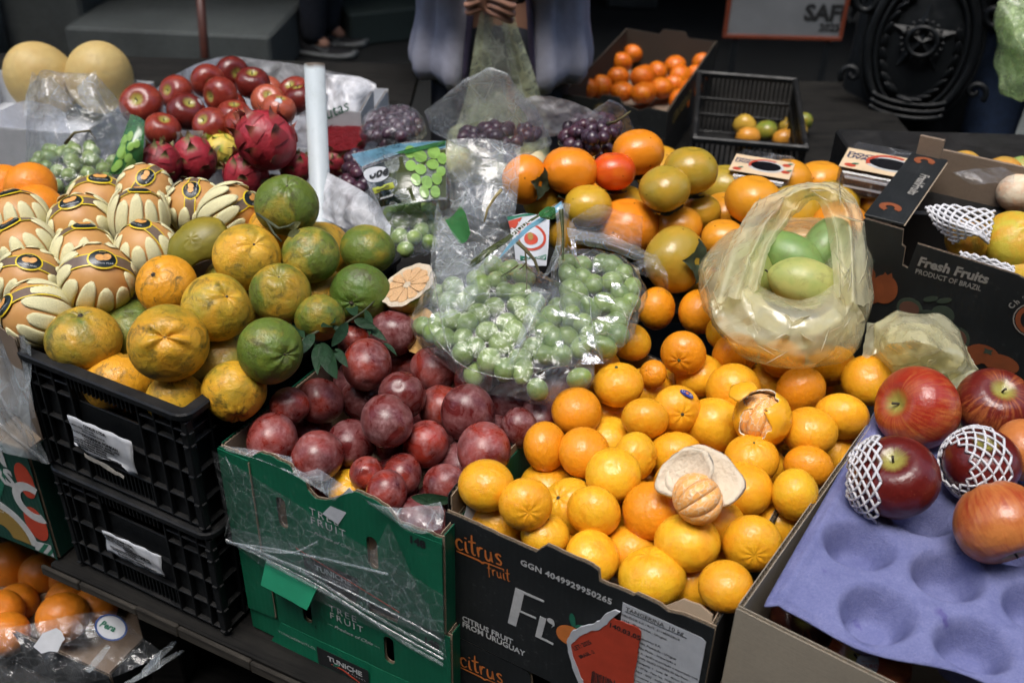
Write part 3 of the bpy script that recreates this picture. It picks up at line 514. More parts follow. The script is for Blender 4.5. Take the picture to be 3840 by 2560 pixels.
# ------------------------------------------------------------------ kraft apple carton
kb = carton('apple_carton', (.2085, .659), -34.7, .56, .42, .46, .330, M['kraft_pale'], M['kraft_pale'], left=[(0, .329), (.18, .331), (.2, .329), (.21, .3305), (.46, .331)])
tag(kb, 'plain brown carton holding apples and a purple tray', 'carton')
FRUIT = {
 'tangerine': [
  (-0.0226, 0.8178, 0.8901, 0.0289, 0.03, -0.11, 0.99, 0, 'stemmed tangerine perched on the near corner between plum box and black box', 's'),
  (0.0178, 0.7888, 0.8915, 0.0274, 0.15, -0.93, 0.34, 0, 'smooth tangerine second along the near-left edge of the heap', ''),
  (0.0445, 0.8885, 0.8274, 0.0324, 0.18, 0.2, 0.96, 1, 'tangerine peeking out behind the second one on the left edge', ''),
  (0.0401, 0.9054, 0.872, 0.0283, 0.89, -0.29, 0.34, 0, 'tangerine at the far-left rim of the black box beside dark plums', ''),
  (0.0824, 0.889, 0.8783, 0.0293, -0.39, 0.26, -0.88, 0, 'pale tangerine leaning over the left rim, above the dark gap', ''),
  (0.1104, 0.8477, 0.8829, 0.0297, 0.14, 0.41, -0.9, 0, 'round pale tangerine upper left of the stemmed orange one near the peel', ''),
  (0.0658, 0.8391, 0.8448, 0.0316, -0.52, -0.34, 0.78, 1, 'tangerine with a tiny green stem wedged between two pale ones', 's'),
  (0.0883, 0.8022, 0.8714, 0.0284, -0.4, -0.91, -0.07, 0, 'large pale tangerine in the heap straight above the front tab', ''),
  (0.0389, 0.7841, 0.8542, 0.0252, 0.09, 0.18, 0.98, 0, 'lemon-coloured tangerine just inside the box front, left of the tab', ''),
  (0.0863, 0.7608, 0.8484, 0.0282, -0.43, 0.28, -0.86, 0, 'lemon-coloured tangerine rising behind the raised tab of the black box', ''),
  (0.1295, 0.7883, 0.8294, 0.0323, -0.18, 0.84, 0.52, 1, 'tangerine tucked behind the two frontmost ones', ''),
  (0.1436, 0.7324, 0.8516, 0.0334, -0.2, 0.19, 0.96, 0, 'widest flattened tangerine lying on the front edge of the black box', ''),
  (0.1479, 0.8034, 0.8741, 0.0306, -0.44, -0.38, 0.82, 0, 'deep orange tangerine with green stem left of the peeled segments', 'S'),
  (0.1791, 0.7593, 0.8736, 0.0329, -0.06, 0.34, 0.94, 0, 'broad lemon-tinted tangerine right below the peeled segments', 's'),
  (0.2365, 0.9639, 0.8638, 0.0348, -0.25, -0.81, -0.53, 0, 'flattened tangerine directly below the torn one, stem end down', ''),
  (0.1862, 0.9097, 0.8613, 0.0309, -0.07, 0.86, 0.51, 1, 'tangerine showing behind the white open peel', ''),
  (0.1385, 0.8895, 0.875, 0.027, 0.9, -0.4, 0.18, 0, 'pale tangerine just left of the white open peel', ''),
  (0.1157, 0.9519, 0.8472, 0.0315, -0.09, -0.17, -0.98, 2, 'sliver of tangerine deep between pale ones on the left slope', ''),
  (0.266, 0.889, 0.8761, 0.0298, -0.07, -0.08, 0.99, 0, 'tangerine with grey stem right of the white open peel', 'S'),
  (0.2483, 0.8394, 0.8748, 0.031, 0.0, 0.12, -0.99, 0, 'dimpled tangerine right beside the peeled segments', ''),
  (0.2151, 0.7979, 0.8616, 0.0309, -0.28, -0.8, -0.53, 1, 'tangerine in the shade under the peeled segments', ''),
  (0.2419, 0.7553, 0.8775, 0.0289, -0.1, -0.96, 0.26, 0, 'tangerine with a pinkish scar near the front right of the heap', 'c'),
  (0.2986, 0.8243, 0.883, 0.0272, 0.89, -0.38, 0.26, 0, 'small pale tangerine against the cardboard rim right of the dimpled one', ''),
  (0.2075, 0.7, 0.875, 0.0257, 0.14, 0.19, -0.97, 0, 'tangerine in the front right corner of the black box above the bent flap', ''),
  (0.1895, 0.7545, 0.8221, 0.0326, 0.91, -0.39, 0.17, 1, 'tangerine half hidden between the two front right ones', ''),
  (0.2293, 0.802, 0.8121, 0.033, -0.3, -0.79, -0.54, 2, 'tangerine sliver under the scarred one', ''),
  (0.0086, 0.8389, 0.7984, 0.0336, -0.2, -0.22, -0.95, 2, 'tangerine low inside the front left corner of the black box', ''),
  (-0.0065, 0.8167, 0.841, 0.0318, 0.1, 0.01, -0.99, 1, 'tangerine deep in the left corner behind the torn white flap', ''),
  (0.2917, 0.8299, 0.833, 0.0321, -0.09, 0.85, 0.53, 2, 'greenish tangerine squeezed under the scarred one by the rim', ''),
  (0.3355, 0.9252, 0.8877, 0.0308, 0.01, -0.17, -0.98, 0, 'glossy tangerine just right of the torn one', ''),
  (0.3791, 0.9565, 0.8864, 0.031, -0.18, -0.83, -0.52, 0, 'tangerine at the right rim in front of the red apple', ''),
  (0.3247, 0.8761, 0.877, 0.0269, -0.28, -0.8, -0.53, 0, 'orange tangerine against the right rim above the small pale one', ''),
  (0.3821, 0.9529, 0.833, 0.0321, 0.88, -0.37, 0.29, 2, 'tangerine in the shadow of the right rim', ''),
  (0.2006, 1.2458, 0.85, 0.0303, 0.89, -0.41, 0.2, 0, 'dark speckled tangerine below the bagged grapes at the back of the heap', ''),
  (0.2596, 1.2397, 0.85, 0.0319, 0.89, -0.41, 0.2, 0, 'shaded tangerine under the left side of the yellow pear bag', ''),
  (0.2764, 1.1721, 0.86, 0.0215, 0.92, 0.31, -0.25, 0, 'tangerine partly under the left hem of the yellow pear bag', ''),
  (0.2095, 1.0603, 0.8985, 0.028, -0.37, -0.92, 0.14, 0, 'tangerine with sooty scratches and stem below the shaded ones', 'S'),
  (0.152, 1.1188, 0.875, 0.0265, -0.31, 0.03, -0.95, 0, 'tangerine right beside the bagged green grapes', ''),
  (0.2822, 1.097, 0.875, 0.0301, 0.41, -0.89, -0.17, 0, 'tangerine with a dark stem under the yellow bag corner', 'S'),
  (0.1711, 1.0354, 0.8843, 0.0175, -0.66, -0.42, 0.62, 0, 'reddish orange tangerine with a stem scar left of the pale middle ones', 's'),
  (0.2335, 1.0667, 0.8619, 0.0309, 0.19, -0.14, -0.97, 1, 'tangerine between the sooty one and the long-stemmed one behind', ''),
  (0.3358, 1.0769, 0.8838, 0.0275, -0.11, -0.2, -0.97, 0, 'deep orange tangerine under the front hem of the yellow pear bag', ''),
  (0.3484, 1.0211, 0.875, 0.0307, 0.39, -0.91, -0.16, 0, 'deep orange tangerine with stem pointing down, upper right of the torn one', 's'),
  (0.3997, 1.0826, 0.8717, 0.0305, 0.02, -0.84, -0.54, 1, 'tangerine beneath the right hem of the yellow pear bag', ''),
  (0.4346, 1.0405, 0.8791, 0.0326, 0.23, 0.35, -0.91, 0, 'rearmost right tangerine in front of the crumpled yellow bag', ''),
  (0.267, 1.0174, 0.875, 0.0331, -0.1, -0.89, 0.45, 0, 'tangerine with sunken stem directly behind the torn one', 'S'),
  (0.3239, 1.0869, 0.8361, 0.032, 0.09, 0.19, 0.98, 2, 'tangerine glimpsed behind the sunken-stem one', ''),
  (0.4154, 1.1042, 0.828, 0.0323, -0.89, 0.44, -0.15, 2, 'tangerine glimpsed between the two rear right ones', ''),
  (0.1912, 0.963, 0.8853, 0.0283, 0.15, -0.91, 0.38, 0, 'tangerine with an oval blue sticker', 'k'),
  (0.2167, 1.0875, 0.8255, 0.0324, 0.19, 0.83, 0.53, 2, 'tangerine behind the one with the blue sticker', ''),
  (0.2535, 1.1126, 0.8032, 0.0334, -0.91, -0.39, 0.09, 2, 'tangerine sliver right of the blue sticker', ''),
  (0.1525, 0.9393, 0.8886, 0.0269, -0.14, -0.85, -0.51, 0, 'tangerine with a black spot left of the stickered one', 'p'),
  (0.169, 1.0539, 0.8481, 0.0315, -0.02, 0.14, 0.99, 1, 'tangerine half seen above the black-spotted one', ''),
  (0.1924, 0.9672, 0.8321, 0.0322, -0.07, -0.86, -0.51, 1, 'tangerine low between the black-spotted one and the white peel', ''),
  (0.0759, 0.9567, 0.8831, 0.0294, -0.15, 0.24, -0.96, 0, 'tangerine on the left slope touching the dark plum', ''),
  (0.1261, 0.9991, 0.8921, 0.0301, -0.16, 0.14, 0.98, 0, 'topmost stemmed tangerine right of the bagged grapes', 'S'),
  (0.107, 1.0693, 0.8626, 0.0309, 0.48, -0.81, -0.34, 1, 'tangerine under the lower corner of the grape bag', ''),
  (0.122, 1.0065, 0.8379, 0.0319, -0.01, -0.99, -0.15, 2, 'tangerine deep behind the topmost stemmed one', ''),
 ],
 'plum': [
  (-0.2701, 0.9274, 0.8526, 0.031, 0.08, 0.84, 0.54, 0, 'plum lying at the left end of the green box', ''),
  (-0.2124, 0.8951, 0.8578, 0.0307, -0.11, -0.94, 0.31, 0, 'large bloomy plum at the front left behind the torn rim', ''),
  (-0.182, 0.937, 0.8441, 0.0295, -0.02, -0.95, 0.32, 1, 'plum behind the upright dark one in the middle', ''),
  (-0.1364, 0.9174, 0.8929, 0.031, 0.35, -0.91, 0.21, 0, 'big upright purple plum in the middle of the heap', ''),
  (-0.0945, 0.9242, 0.8561, 0.028, -0.22, 0.48, -0.85, 0, 'reddish plum right of the big upright one', ''),
  (-0.028, 0.8967, 0.8719, 0.031, 0.03, -0.87, -0.5, 0, 'pink-bloomed plum at the right end near the tangerines', ''),
  (-0.1571, 0.888, 0.8407, 0.0213, 0.03, -0.76, 0.65, 0, 'small bright red plum with a slit scar', 'c'),
  (-0.1177, 0.8837, 0.8457, 0.0231, -0.11, -0.98, -0.15, 0, 'small speckled plum right of the slit one', ''),
  (-0.13, 0.846, 0.8524, 0.0237, -0.04, -0.16, -0.99, 0, 'creased plum lowest at the torn front rim', ''),
  (-0.0685, 0.8544, 0.858, 0.0238, 0.62, -0.51, 0.59, 0, 'plum with stalk pit beside the corner tangerine', ''),
  (-0.2454, 1.0016, 0.8088, 0.0308, -0.01, -0.85, -0.52, 2, 'pale bloomy plum glimpsed behind the front left pair', ''),
  (0.0106, 0.9409, 0.8699, 0.0227, 0.1, -0.15, -0.98, 0, 'dark plum beside the left tangerine of the heap', ''),
  (-0.1981, 0.9244, 0.7942, 0.0304, 0.03, -0.16, -0.99, 2, 'red plum sliver next to the yellow tangerine at the rim', ''),
  (-0.149, 1.0914, 0.896, 0.0306, 0.91, -0.24, 0.35, 0, 'tall dark plum behind the cut one', ''),
  (-0.2012, 1.1108, 0.868, 0.023, 0.21, -0.19, -0.96, 0, 'light red plum under the citrus leaves', ''),
  (-0.173, 1.0261, 0.8936, 0.0316, 0.15, -0.97, -0.19, 0, 'large plum with a pale belt right below the leaves', ''),
  (-0.0961, 1.0557, 0.8678, 0.0302, 0.58, -0.81, -0.03, 0, 'large plum with a pale belt under the grape bag', ''),
  (-0.1266, 0.9807, 0.8818, 0.0294, -0.07, -0.49, 0.87, 0, 'light red plum with a dark stalk hole', 'h'),
  (-0.0485, 0.9533, 0.8793, 0.0329, 0.11, -0.15, -0.98, 0, 'broad frosty purple plum at the centre right', ''),
  (-0.2274, 0.9998, 0.8567, 0.0293, -0.44, -0.58, 0.68, 0, 'frosty plum with a pale stalk pit next to the black crate', 'h'),
  (-0.0461, 1.0362, 0.8681, 0.0252, 0.15, -0.15, -0.98, 0, 'bright red plum in the shadow of the grape bag', ''),
  (-0.1317, 1.1032, 0.8446, 0.0294, -0.91, 0.37, -0.18, 1, 'red plum squeezed between the two belted ones', ''),
  (0.0566, 1.0303, 0.8608, 0.0326, 0.89, -0.33, 0.31, 0, 'dark purple plum beneath the bag corner by the tangerines', ''),
  (-0.0006, 1.0172, 0.8467, 0.0294, -0.37, 0.49, -0.79, 1, 'dark shadowed plum under the middle of the grape bag', ''),
  (-0.0829, 1.0, 0.8521, 0.0291, 0.33, -0.86, 0.39, 1, 'red plum behind the broad frosty one', ''),
  (0.036, 0.9763, 0.8512, 0.0292, -0.18, 0.83, 0.52, 1, 'small dark plum below the tangerine slope', ''),
  (-0.1795, 1.0302, 0.8358, 0.0298, 0.5, 0.26, -0.83, 2, 'dim plum between the pale-pitted and stalk-hole ones', ''),
  (-0.2569, 0.9701, 0.871, 0.0231, -0.92, 0.3, -0.27, 0, 'red plum touching the black crate rim', ''),
 ],
 'ponkan': [
  (-0.5087, 1.0295, 0.9158, 0.0436, 0.11, -0.02, 0.99, 0, 'olive and orange tangerine in the front left corner of the crate', ''),
  (-0.3821, 0.9634, 0.9586, 0.0442, 0.21, -0.71, 0.67, 0, 'biggest blotchy tangerine with a deep puckered top', 'n'),
  (-0.4239, 1.0968, 0.955, 0.0374, -0.23, -0.57, 0.79, 0, 'plain orange tangerine beside the cardboard divider', ''),
  (-0.343, 1.0241, 0.9688, 0.0402, 0.57, -0.42, 0.71, 0, 'tall yellow-green tangerine above the puckered one', ''),
  (-0.3311, 1.1329, 0.9763, 0.0422, 0.44, -0.47, 0.77, 0, 'yellow-green tangerine on top, right of the torn peel', ''),
  (-0.2841, 1.0914, 0.9494, 0.0383, 0.11, -0.35, 0.93, 0, 'brownish green tangerine with a dark stained top', ''),
  (-0.2563, 1.1547, 0.969, 0.0366, -0.02, 0.55, -0.83, 0, 'dull green tangerine beside the dry leaf sprig', ''),
  (-0.271, 0.9696, 0.9478, 0.0378, 0.67, -0.67, 0.3, 0, 'vivid green tangerine with a yellow patch, stem to the leaves', 'g'),
  (-0.2995, 1.2369, 0.9981, 0.0421, 0.15, -0.33, 0.93, 0, 'green lumpy tangerine highest, against the white post', ''),
  (-0.3273, 1.264, 0.9479, 0.0343, 0.4, -0.63, 0.66, 0, 'orange tangerine carrying a dry stalk', ''),
  (-0.4675, 1.0076, 0.868, 0.0421, 0.04, 0.82, 0.57, 0, 'orange tangerine against the front grip of the crate', ''),
  (-0.3832, 0.956, 0.886, 0.0341, 0.36, -0.77, -0.53, 0, 'smooth yellow tangerine at the front rim of the crate', ''),
  (-0.3136, 0.955, 0.9019, 0.0365, 0.23, -0.83, -0.51, 0, 'yellow tangerine with a black streak by the notched rim', ''),
  (-0.4707, 1.0878, 0.8905, 0.0435, -0.19, 0.29, -0.94, 1, 'pale green tangerine half hidden behind the puckered one', ''),
  (-0.3431, 1.0158, 0.8974, 0.0431, -0.24, 0.65, -0.72, 1, 'shaded olive tangerine deep under the green one', ''),
  (-0.2334, 1.0691, 0.9297, 0.0306, -0.17, 0.84, 0.52, 0, 'green tangerine low by the leaf twig', ''),
  (-0.2559, 1.1665, 0.9038, 0.043, 0.11, -0.15, -0.98, 1, 'yellow tangerine glimpsed at the right of the stained one', ''),
  (-0.1936, 1.2195, 0.945, 0.037, -0.21, -0.15, -0.97, 0, 'green and orange lumpy tangerine at the back corner of the crate', ''),
  (-0.1936, 1.1368, 0.9255, 0.0398, -0.22, -0.96, 0.14, 0, 'dark green tangerine beside the cut half', 'g'),
  (-0.1209, 1.1517, 0.8959, 0.0432, 0.24, 0.18, 0.95, 2, 'dark green tangerine under the cut half', 'g'),
 ],
 'pear': [
  (-0.5107, 1.1072, 0.9551, 0.047, 0.41, -0.36, 0.84, 0, 'front foam-wrapped pear whose oval label faces up, by the crate', ''),
  (-0.6039, 1.1244, 0.9403, 0.0428, 0.3, -0.37, 0.88, 0, 'foam-wrapped pear with level label near the front left', ''),
  (-0.5714, 1.0577, 0.9328, 0.0433, -0.64, -0.5, 0.59, 0, 'frontmost pear with foam fingers turned sideways', ''),
  (-0.5567, 1.1834, 0.9468, 0.0423, 0.13, 0.19, 0.97, 0, 'foam-wrapped pear without visible label behind the front one', ''),
  (-0.4782, 1.1943, 0.95, 0.0421, -0.04, -0.04, 1.0, 0, 'foam-wrapped pear with tilted label beside the torn peel', ''),
  (-0.6374, 1.1926, 0.9484, 0.0422, -0.27, -0.08, 0.96, 0, 'foam-wrapped pear at the left edge with flat label', ''),
  (-0.5888, 1.2631, 0.95, 0.0447, -0.04, -0.33, 0.94, 0, 'foam-wrapped pear with label in the middle row', ''),
  (-0.5099, 1.2683, 0.9589, 0.0416, 0.1, 0.21, 0.97, 0, 'pear half covered in pale foam with label seen edge-on', ''),
  (-0.4483, 1.321, 0.9513, 0.0421, 0.08, -0.45, 0.89, 0, 'pear with the band running straight down its front', ''),
  (-0.3893, 1.2865, 0.9616, 0.0414, 0.8, -0.09, 0.59, 0, 'pear turned so only pale foam and a brown band show', ''),
  (-0.6723, 1.262, 0.955, 0.0418, -0.15, 0.12, 0.98, 0, 'pear at the left edge below the oranges with a dark band', ''),
  (-0.5426, 1.3905, 0.9397, 0.0428, 0.29, -0.49, 0.82, 0, 'rearmost pear with upright label below the dragon fruits', ''),
  (-0.5084, 1.3296, 0.9142, 0.0476, 0.19, -0.54, 0.82, 1, 'pear with oblique label right behind the tilted-label one', ''),
  (-0.6137, 1.3895, 0.9186, 0.0473, 0.21, -0.07, 0.97, 1, 'pear almost hidden at the back beside the grape bag', ''),
 ],
 'orange': [
  (-0.7618, 1.4125, 0.9257, 0.0373, -0.56, 0.6, -0.57, 0, 'deep orange fruit cut by the picture edge beside the pears', ''),
  (-0.7081, 1.3861, 0.9443, 0.0363, -0.36, 0.75, 0.56, 0, 'large pebbly orange at the back of the three by the grape bag', ''),
  (-0.6769, 1.3283, 0.9363, 0.0368, 0.05, -0.18, -0.98, 0, 'orange half hidden behind the wrapped pears', ''),
 ],
 'melon': [
  (-0.9897, 2.0922, 0.8545, 0.0699, -0.32, -0.38, 0.87, 0, 'yellow melon with a white sticker near the picture edge', ''),
  (-0.8658, 2.0864, 0.8637, 0.068, 0.31, -0.42, 0.85, 0, 'yellow melon with a brown ring scar beside the apples', ''),
 ],
 'red_apple': [
  (-0.6741, 1.7868, 0.92, 0.0385, -0.01, -0.76, 0.65, 0, 'foremost red apple with its hollow facing out, next to the melon', ''),
  (-0.5881, 1.7589, 0.92, 0.0339, 0.44, -0.38, 0.82, 0, 'dark red apple with a white sticker on its crown', ''),
  (-0.6392, 1.881, 0.91, 0.033, -0.46, -0.73, 0.5, 0, 'red apple at the left wall of the lined box', ''),
  (-0.5716, 1.8547, 0.9445, 0.0312, 0.51, -0.85, 0.12, 0, 'red apple second highest at the back left', ''),
  (-0.5386, 1.9039, 0.9431, 0.0315, 0.58, -0.76, 0.27, 0, 'topmost dark red apple against the white liner', ''),
  (-0.4939, 1.8731, 0.9344, 0.0315, 0.15, -0.27, 0.95, 0, 'dark red apple right below the topmost', ''),
  (-0.5363, 1.8099, 0.9354, 0.0318, -0.58, -0.8, 0.15, 0, 'red apple in the middle with its hollow to the left', ''),
  (-0.5347, 1.8455, 0.8962, 0.0318, 0.34, -0.59, 0.74, 0, 'rosy apple just below the middle one', ''),
  (-0.4792, 1.9152, 0.9021, 0.0316, -0.05, -0.77, 0.64, 0, 'pale rosy apple at the right, behind a darker one', ''),
  (-0.4605, 1.8393, 0.9137, 0.031, 0.2, -0.61, 0.77, 0, 'red apple between the two pale rosy ones', ''),
  (-0.4313, 1.7927, 0.9144, 0.031, 0.25, 0.07, 0.96, 0, 'pale rosy apple with a round white sticker', ''),
  (-0.423, 1.9061, 0.9069, 0.0313, -0.26, -0.49, 0.83, 0, 'apple touching the white post at the back', ''),
  (-0.4028, 1.8543, 0.9127, 0.0311, -0.18, 0.05, 0.98, 0, 'darker apple cut off by the white post', ''),
  (-0.5072, 1.7721, 0.9087, 0.0313, 0.14, -0.1, 0.99, 0, 'red apple above the upright dragon fruit', ''),
  (-0.4798, 1.7215, 0.9133, 0.031, -0.05, -0.33, 0.94, 0, 'shaded apple behind the upright dragon fruit', ''),
  (-0.536, 1.7245, 0.9092, 0.0321, -0.33, -0.62, 0.71, 0, 'lowest red apple behind the printed bag fold', ''),
  (-0.6131, 1.6958, 0.91, 0.0312, 0.33, -0.19, 0.92, 0, 'red apple lying against the liner by the grape bag', ''),
 ],
 'dragon_fruit': [
  (-0.5396, 1.6148, 0.8916, 0.0396, 0.03, 0.01, 1.0, 0, 'pink dragon fruit with green-tipped scales standing in the middle', ''),
  (-0.5764, 1.5611, 0.9056, 0.036, 0.12, 0.12, 0.98, 0, 'dark pink dragon fruit behind the green grape print', ''),
  (-0.398, 1.5526, 0.9561, 0.0486, -0.7, -0.03, 0.71, 0, 'big crimson dragon fruit lying with its shrivelled tip up-left', ''),
  (-0.4389, 1.5595, 0.8901, 0.0399, 0.17, -0.27, 0.95, 0, 'pink dragon fruit lowest in front, above the pears', ''),
  (-0.5077, 1.682, 0.8807, 0.0318, -0.49, -0.6, 0.63, 0, 'yellow pitaya behind the pink ones', 'y'),
  (-0.3601, 1.5757, 0.9, 0.0275, 0.31, -0.07, 0.95, 0, 'pink dragon fruit half behind the white post', ''),
  (-0.3292, 1.7418, 0.84, 0.0276, 0.44, -0.47, 0.77, 0, 'crimson dragon fruit under the cut half right of the post', ''),
 ],
 'persimmon': [
  (0.0132, 1.429, 0.9564, 0.0364, -0.74, 0.66, -0.11, 0, 'orange persimmon at the left end with calyx facing right', 'c'),
  (0.0792, 1.4429, 0.9669, 0.0417, 0.06, 0.26, 0.96, 0, 'orange persimmon with black blemishes on top of the pile', 'b'),
  (0.1456, 1.4486, 0.965, 0.0333, -0.06, 0.25, 0.97, 0, 'reddest persimmon, smooth, in the top row', 'r'),
  (0.1861, 1.5001, 0.975, 0.0401, -0.14, 0.1, 0.99, 0, 'highest orange persimmon in front of the dark box', ''),
  (0.2141, 1.3816, 0.9699, 0.0365, -0.22, -0.1, 0.97, 0, 'olive persimmon with small black dots', 'o'),
  (0.257, 1.4293, 0.978, 0.0398, 0.01, 0.12, 0.99, 0, 'olive persimmon at the top right with calyx underneath', 'o'),
  (0.0437, 1.451, 0.9118, 0.0328, -0.23, 0.14, 0.96, 0, 'mustard persimmon below the leftmost one', 'o'),
  (0.1061, 1.3899, 0.9352, 0.0354, 0.02, 0.11, 0.99, 0, 'mustard persimmon in the middle above the bag knot', 'o'),
  (0.1625, 1.472, 0.8935, 0.0412, -0.27, 0.14, 0.95, 1, 'mustard persimmon squeezed behind the big orange one', 'o'),
  (0.1678, 1.3945, 0.8999, 0.0479, -0.03, 0.11, 0.99, 0, 'big orange persimmon behind the clear bag flap', ''),
  (0.3397, 1.5558, 0.8961, 0.041, -0.05, 0.11, 0.99, 1, 'olive persimmon in the shade below the grape packs', 'o'),
  (0.3475, 1.3935, 0.95, 0.0406, 0.08, 0.04, 1.0, 0, 'glossy amber persimmon left of the yellow bag handle', ''),
  (0.4415, 1.5723, 0.9016, 0.0407, -0.15, 0.11, 0.98, 1, 'amber persimmon at the back below the far grape pack', 'o'),
  (0.5047, 1.5985, 0.8886, 0.0414, 0.03, 0.15, 0.99, 1, 'orange persimmon behind the yellow bag handle', ''),
  (0.2816, 1.4341, 0.9098, 0.0297, -0.18, 0.11, 0.98, 0, 'mustard persimmon in the centre of the pile', 'o'),
  (0.3269, 1.4673, 0.888, 0.0415, -0.08, 0.11, 0.99, 1, 'amber persimmon between the glossy one and the centre', ''),
  (0.2424, 1.392, 0.9051, 0.0357, 0.08, 0.14, 0.99, 0, 'yellow-orange persimmon with a crease, lower row', ''),
  (0.3053, 1.363, 0.9, 0.0336, -0.03, 0.12, 0.99, 0, 'orange persimmon by the left side of the yellow bag', ''),
  (0.2278, 1.2965, 0.9, 0.0468, -0.64, 0.69, -0.33, 0, 'olive persimmon lowest, its leafy calyx facing the yellow bag', 'oC'),
  (0.5649, 1.4974, 0.9, 0.0269, -0.16, 0.12, 0.98, 0, 'orange persimmon between the yellow bag and the fruit carton', ''),
 ],
 'far_tangerine': [
  (0.1712, 2.5567, 0.7023, 0.03, -0.03, 0.83, 0.56, 0, '', ''),
  (0.2105, 2.5933, 0.6965, 0.0302, -0.35, -0.93, 0.03, 0, '', ''),
  (0.2767, 2.7771, 0.7, 0.0301, 0.09, 0.82, 0.57, 0, '', ''),
  (0.3152, 2.8663, 0.7, 0.0301, -0.12, 0.09, 0.99, 0, '', ''),
  (0.2574, 2.6514, 0.7, 0.0301, 0.19, -0.89, -0.41, 0, '', ''),
  (0.3173, 2.6365, 0.7067, 0.0299, -0.38, -0.92, -0.07, 0, '', ''),
  (0.2617, 2.5477, 0.7, 0.0301, 0.05, 0.11, 0.99, 0, '', ''),
  (0.3064, 2.5164, 0.7084, 0.0298, 0.19, -0.1, -0.98, 0, '', ''),
  (0.3871, 2.8701, 0.7, 0.0301, 0.02, -0.82, -0.57, 0, '', ''),
  (0.3681, 2.723, 0.6933, 0.0303, 0.9, 0.42, -0.07, 0, '', ''),
  (0.3317, 2.684, 0.6945, 0.0303, 0.9, -0.38, 0.22, 0, '', ''),
  (0.4205, 2.7675, 0.7, 0.0301, -0.21, 0.1, 0.97, 0, '', ''),
  (0.4992, 2.7945, 0.7, 0.0301, 0.21, 0.79, 0.58, 0, '', ''),
  (0.4245, 2.6754, 0.7021, 0.03, -0.42, 0.6, -0.68, 0, '', ''),
  (0.4697, 2.702, 0.6943, 0.0303, -0.28, -0.96, -0.06, 0, '', ''),
  (0.3646, 2.5907, 0.6972, 0.0302, -0.12, -0.14, -0.98, 0, '', ''),
  (0.4026, 2.6259, 0.6924, 0.0304, 0.04, -0.99, -0.13, 0, '', ''),
  (0.4376, 2.5762, 0.7, 0.0301, 0.07, 0.82, 0.56, 0, '', ''),
  (0.3205, 2.5621, 0.6933, 0.0303, -0.0, -0.83, -0.56, 0, '', ''),
  (0.3982, 2.4907, 0.7, 0.0301, -0.89, 0.42, -0.17, 0, '', ''),
 ],
 'far_fruit': [
  (0.5572, 2.4412, 0.66, 0.0281, -0.41, -0.89, -0.2, 0, '', ''),
  (0.6039, 2.4124, 0.66, 0.0278, -0.29, 0.13, 0.95, 0, '', ''),
  (0.5513, 2.362, 0.66, 0.0293, -0.14, 0.8, 0.58, 0, '', ''),
  (0.677, 2.412, 0.6622, 0.0278, -0.07, -0.15, -0.99, 0, '', ''),
  (0.71, 2.4792, 0.66, 0.0241, 0.11, -0.8, -0.59, 0, '', ''),
  (0.6364, 2.3576, 0.66, 0.0273, -0.12, 0.8, 0.58, 0, '', ''),
  (0.6674, 2.4572, 0.6568, 0.0242, -0.2, 0.11, 0.97, 0, '', ''),
  (0.5185, 2.4163, 0.6051, 0.024, -0.15, 0.1, 0.98, 0, '', ''),
  (0.5919, 2.4284, 0.6, 0.0243, -0.25, -0.78, -0.57, 0, '', ''),
  (0.547, 2.4437, 0.5923, 0.0243, -0.08, -0.15, -0.99, 0, '', ''),
 ],
 'apple': [
  (0.4479, 0.9228, 0.925, 0.0461, -0.87, -0.28, 0.4, 0, 'large red apple with yellow blush lying at the back of the tray', 'b'),
  (0.5331, 0.9312, 0.925, 0.0413, -0.06, -0.35, 0.94, 0, 'dark wet apple behind the others at the carton', ''),
  (0.3876, 0.8026, 0.925, 0.0425, -0.36, -0.2, 0.91, 0, 'dark red apple with green stem hollow on the purple tray', 't'),
  (0.4799, 0.8273, 0.9269, 0.0381, -0.1, -0.1, 0.99, 0, 'dark apple in white foam netting', ''),
  (0.5385, 0.8564, 0.9223, 0.0332, 0.2, -0.25, 0.95, 0, 'pale striped apple cut off by the picture edge', 'b'),
  (0.4682, 0.7447, 0.925, 0.0428, 0.27, -0.85, -0.45, 0, 'striped red and green apple sunk in a tray cup', 'b'),
  (0.3502, 0.6712, 0.805, 0.0394, -0.65, -0.29, 0.7, 0, 'apple with a round paper sticker under the tray edge', 'b'),
  (0.299, 0.7273, 0.8, 0.0329, -0.17, -0.59, 0.79, 0, 'dark apple in the shadow beneath the tray corner', ''),
 ],
 'low_orange': [
  (-0.8327, 1.2479, 0.3113, 0.0429, 0.07, -0.84, -0.54, 0, '', ''),
  (-0.7712, 1.2254, 0.3166, 0.035, -0.11, 0.42, -0.9, 0, '', ''),
  (-0.787, 1.164, 0.3099, 0.0352, -0.87, -0.29, 0.39, 0, '', ''),
  (-0.7839, 1.1184, 0.3443, 0.0343, -0.44, 0.38, -0.82, 0, '', ''),
  (-0.6995, 1.16, 0.3273, 0.0347, 0.17, 0.2, 0.96, 0, '', ''),
  (-0.6755, 1.0948, 0.3631, 0.039, -0.26, 0.83, 0.5, 0, '', ''),
  (-0.6481, 1.142, 0.3351, 0.0345, -0.5, 0.01, -0.87, 0, '', ''),
  (-0.7527, 1.0681, 0.3525, 0.0341, 0.08, -0.25, -0.96, 0, '', ''),
  (-0.7155, 1.2135, 0.3191, 0.035, -0.14, -0.2, -0.97, 0, '', ''),
 ],
}
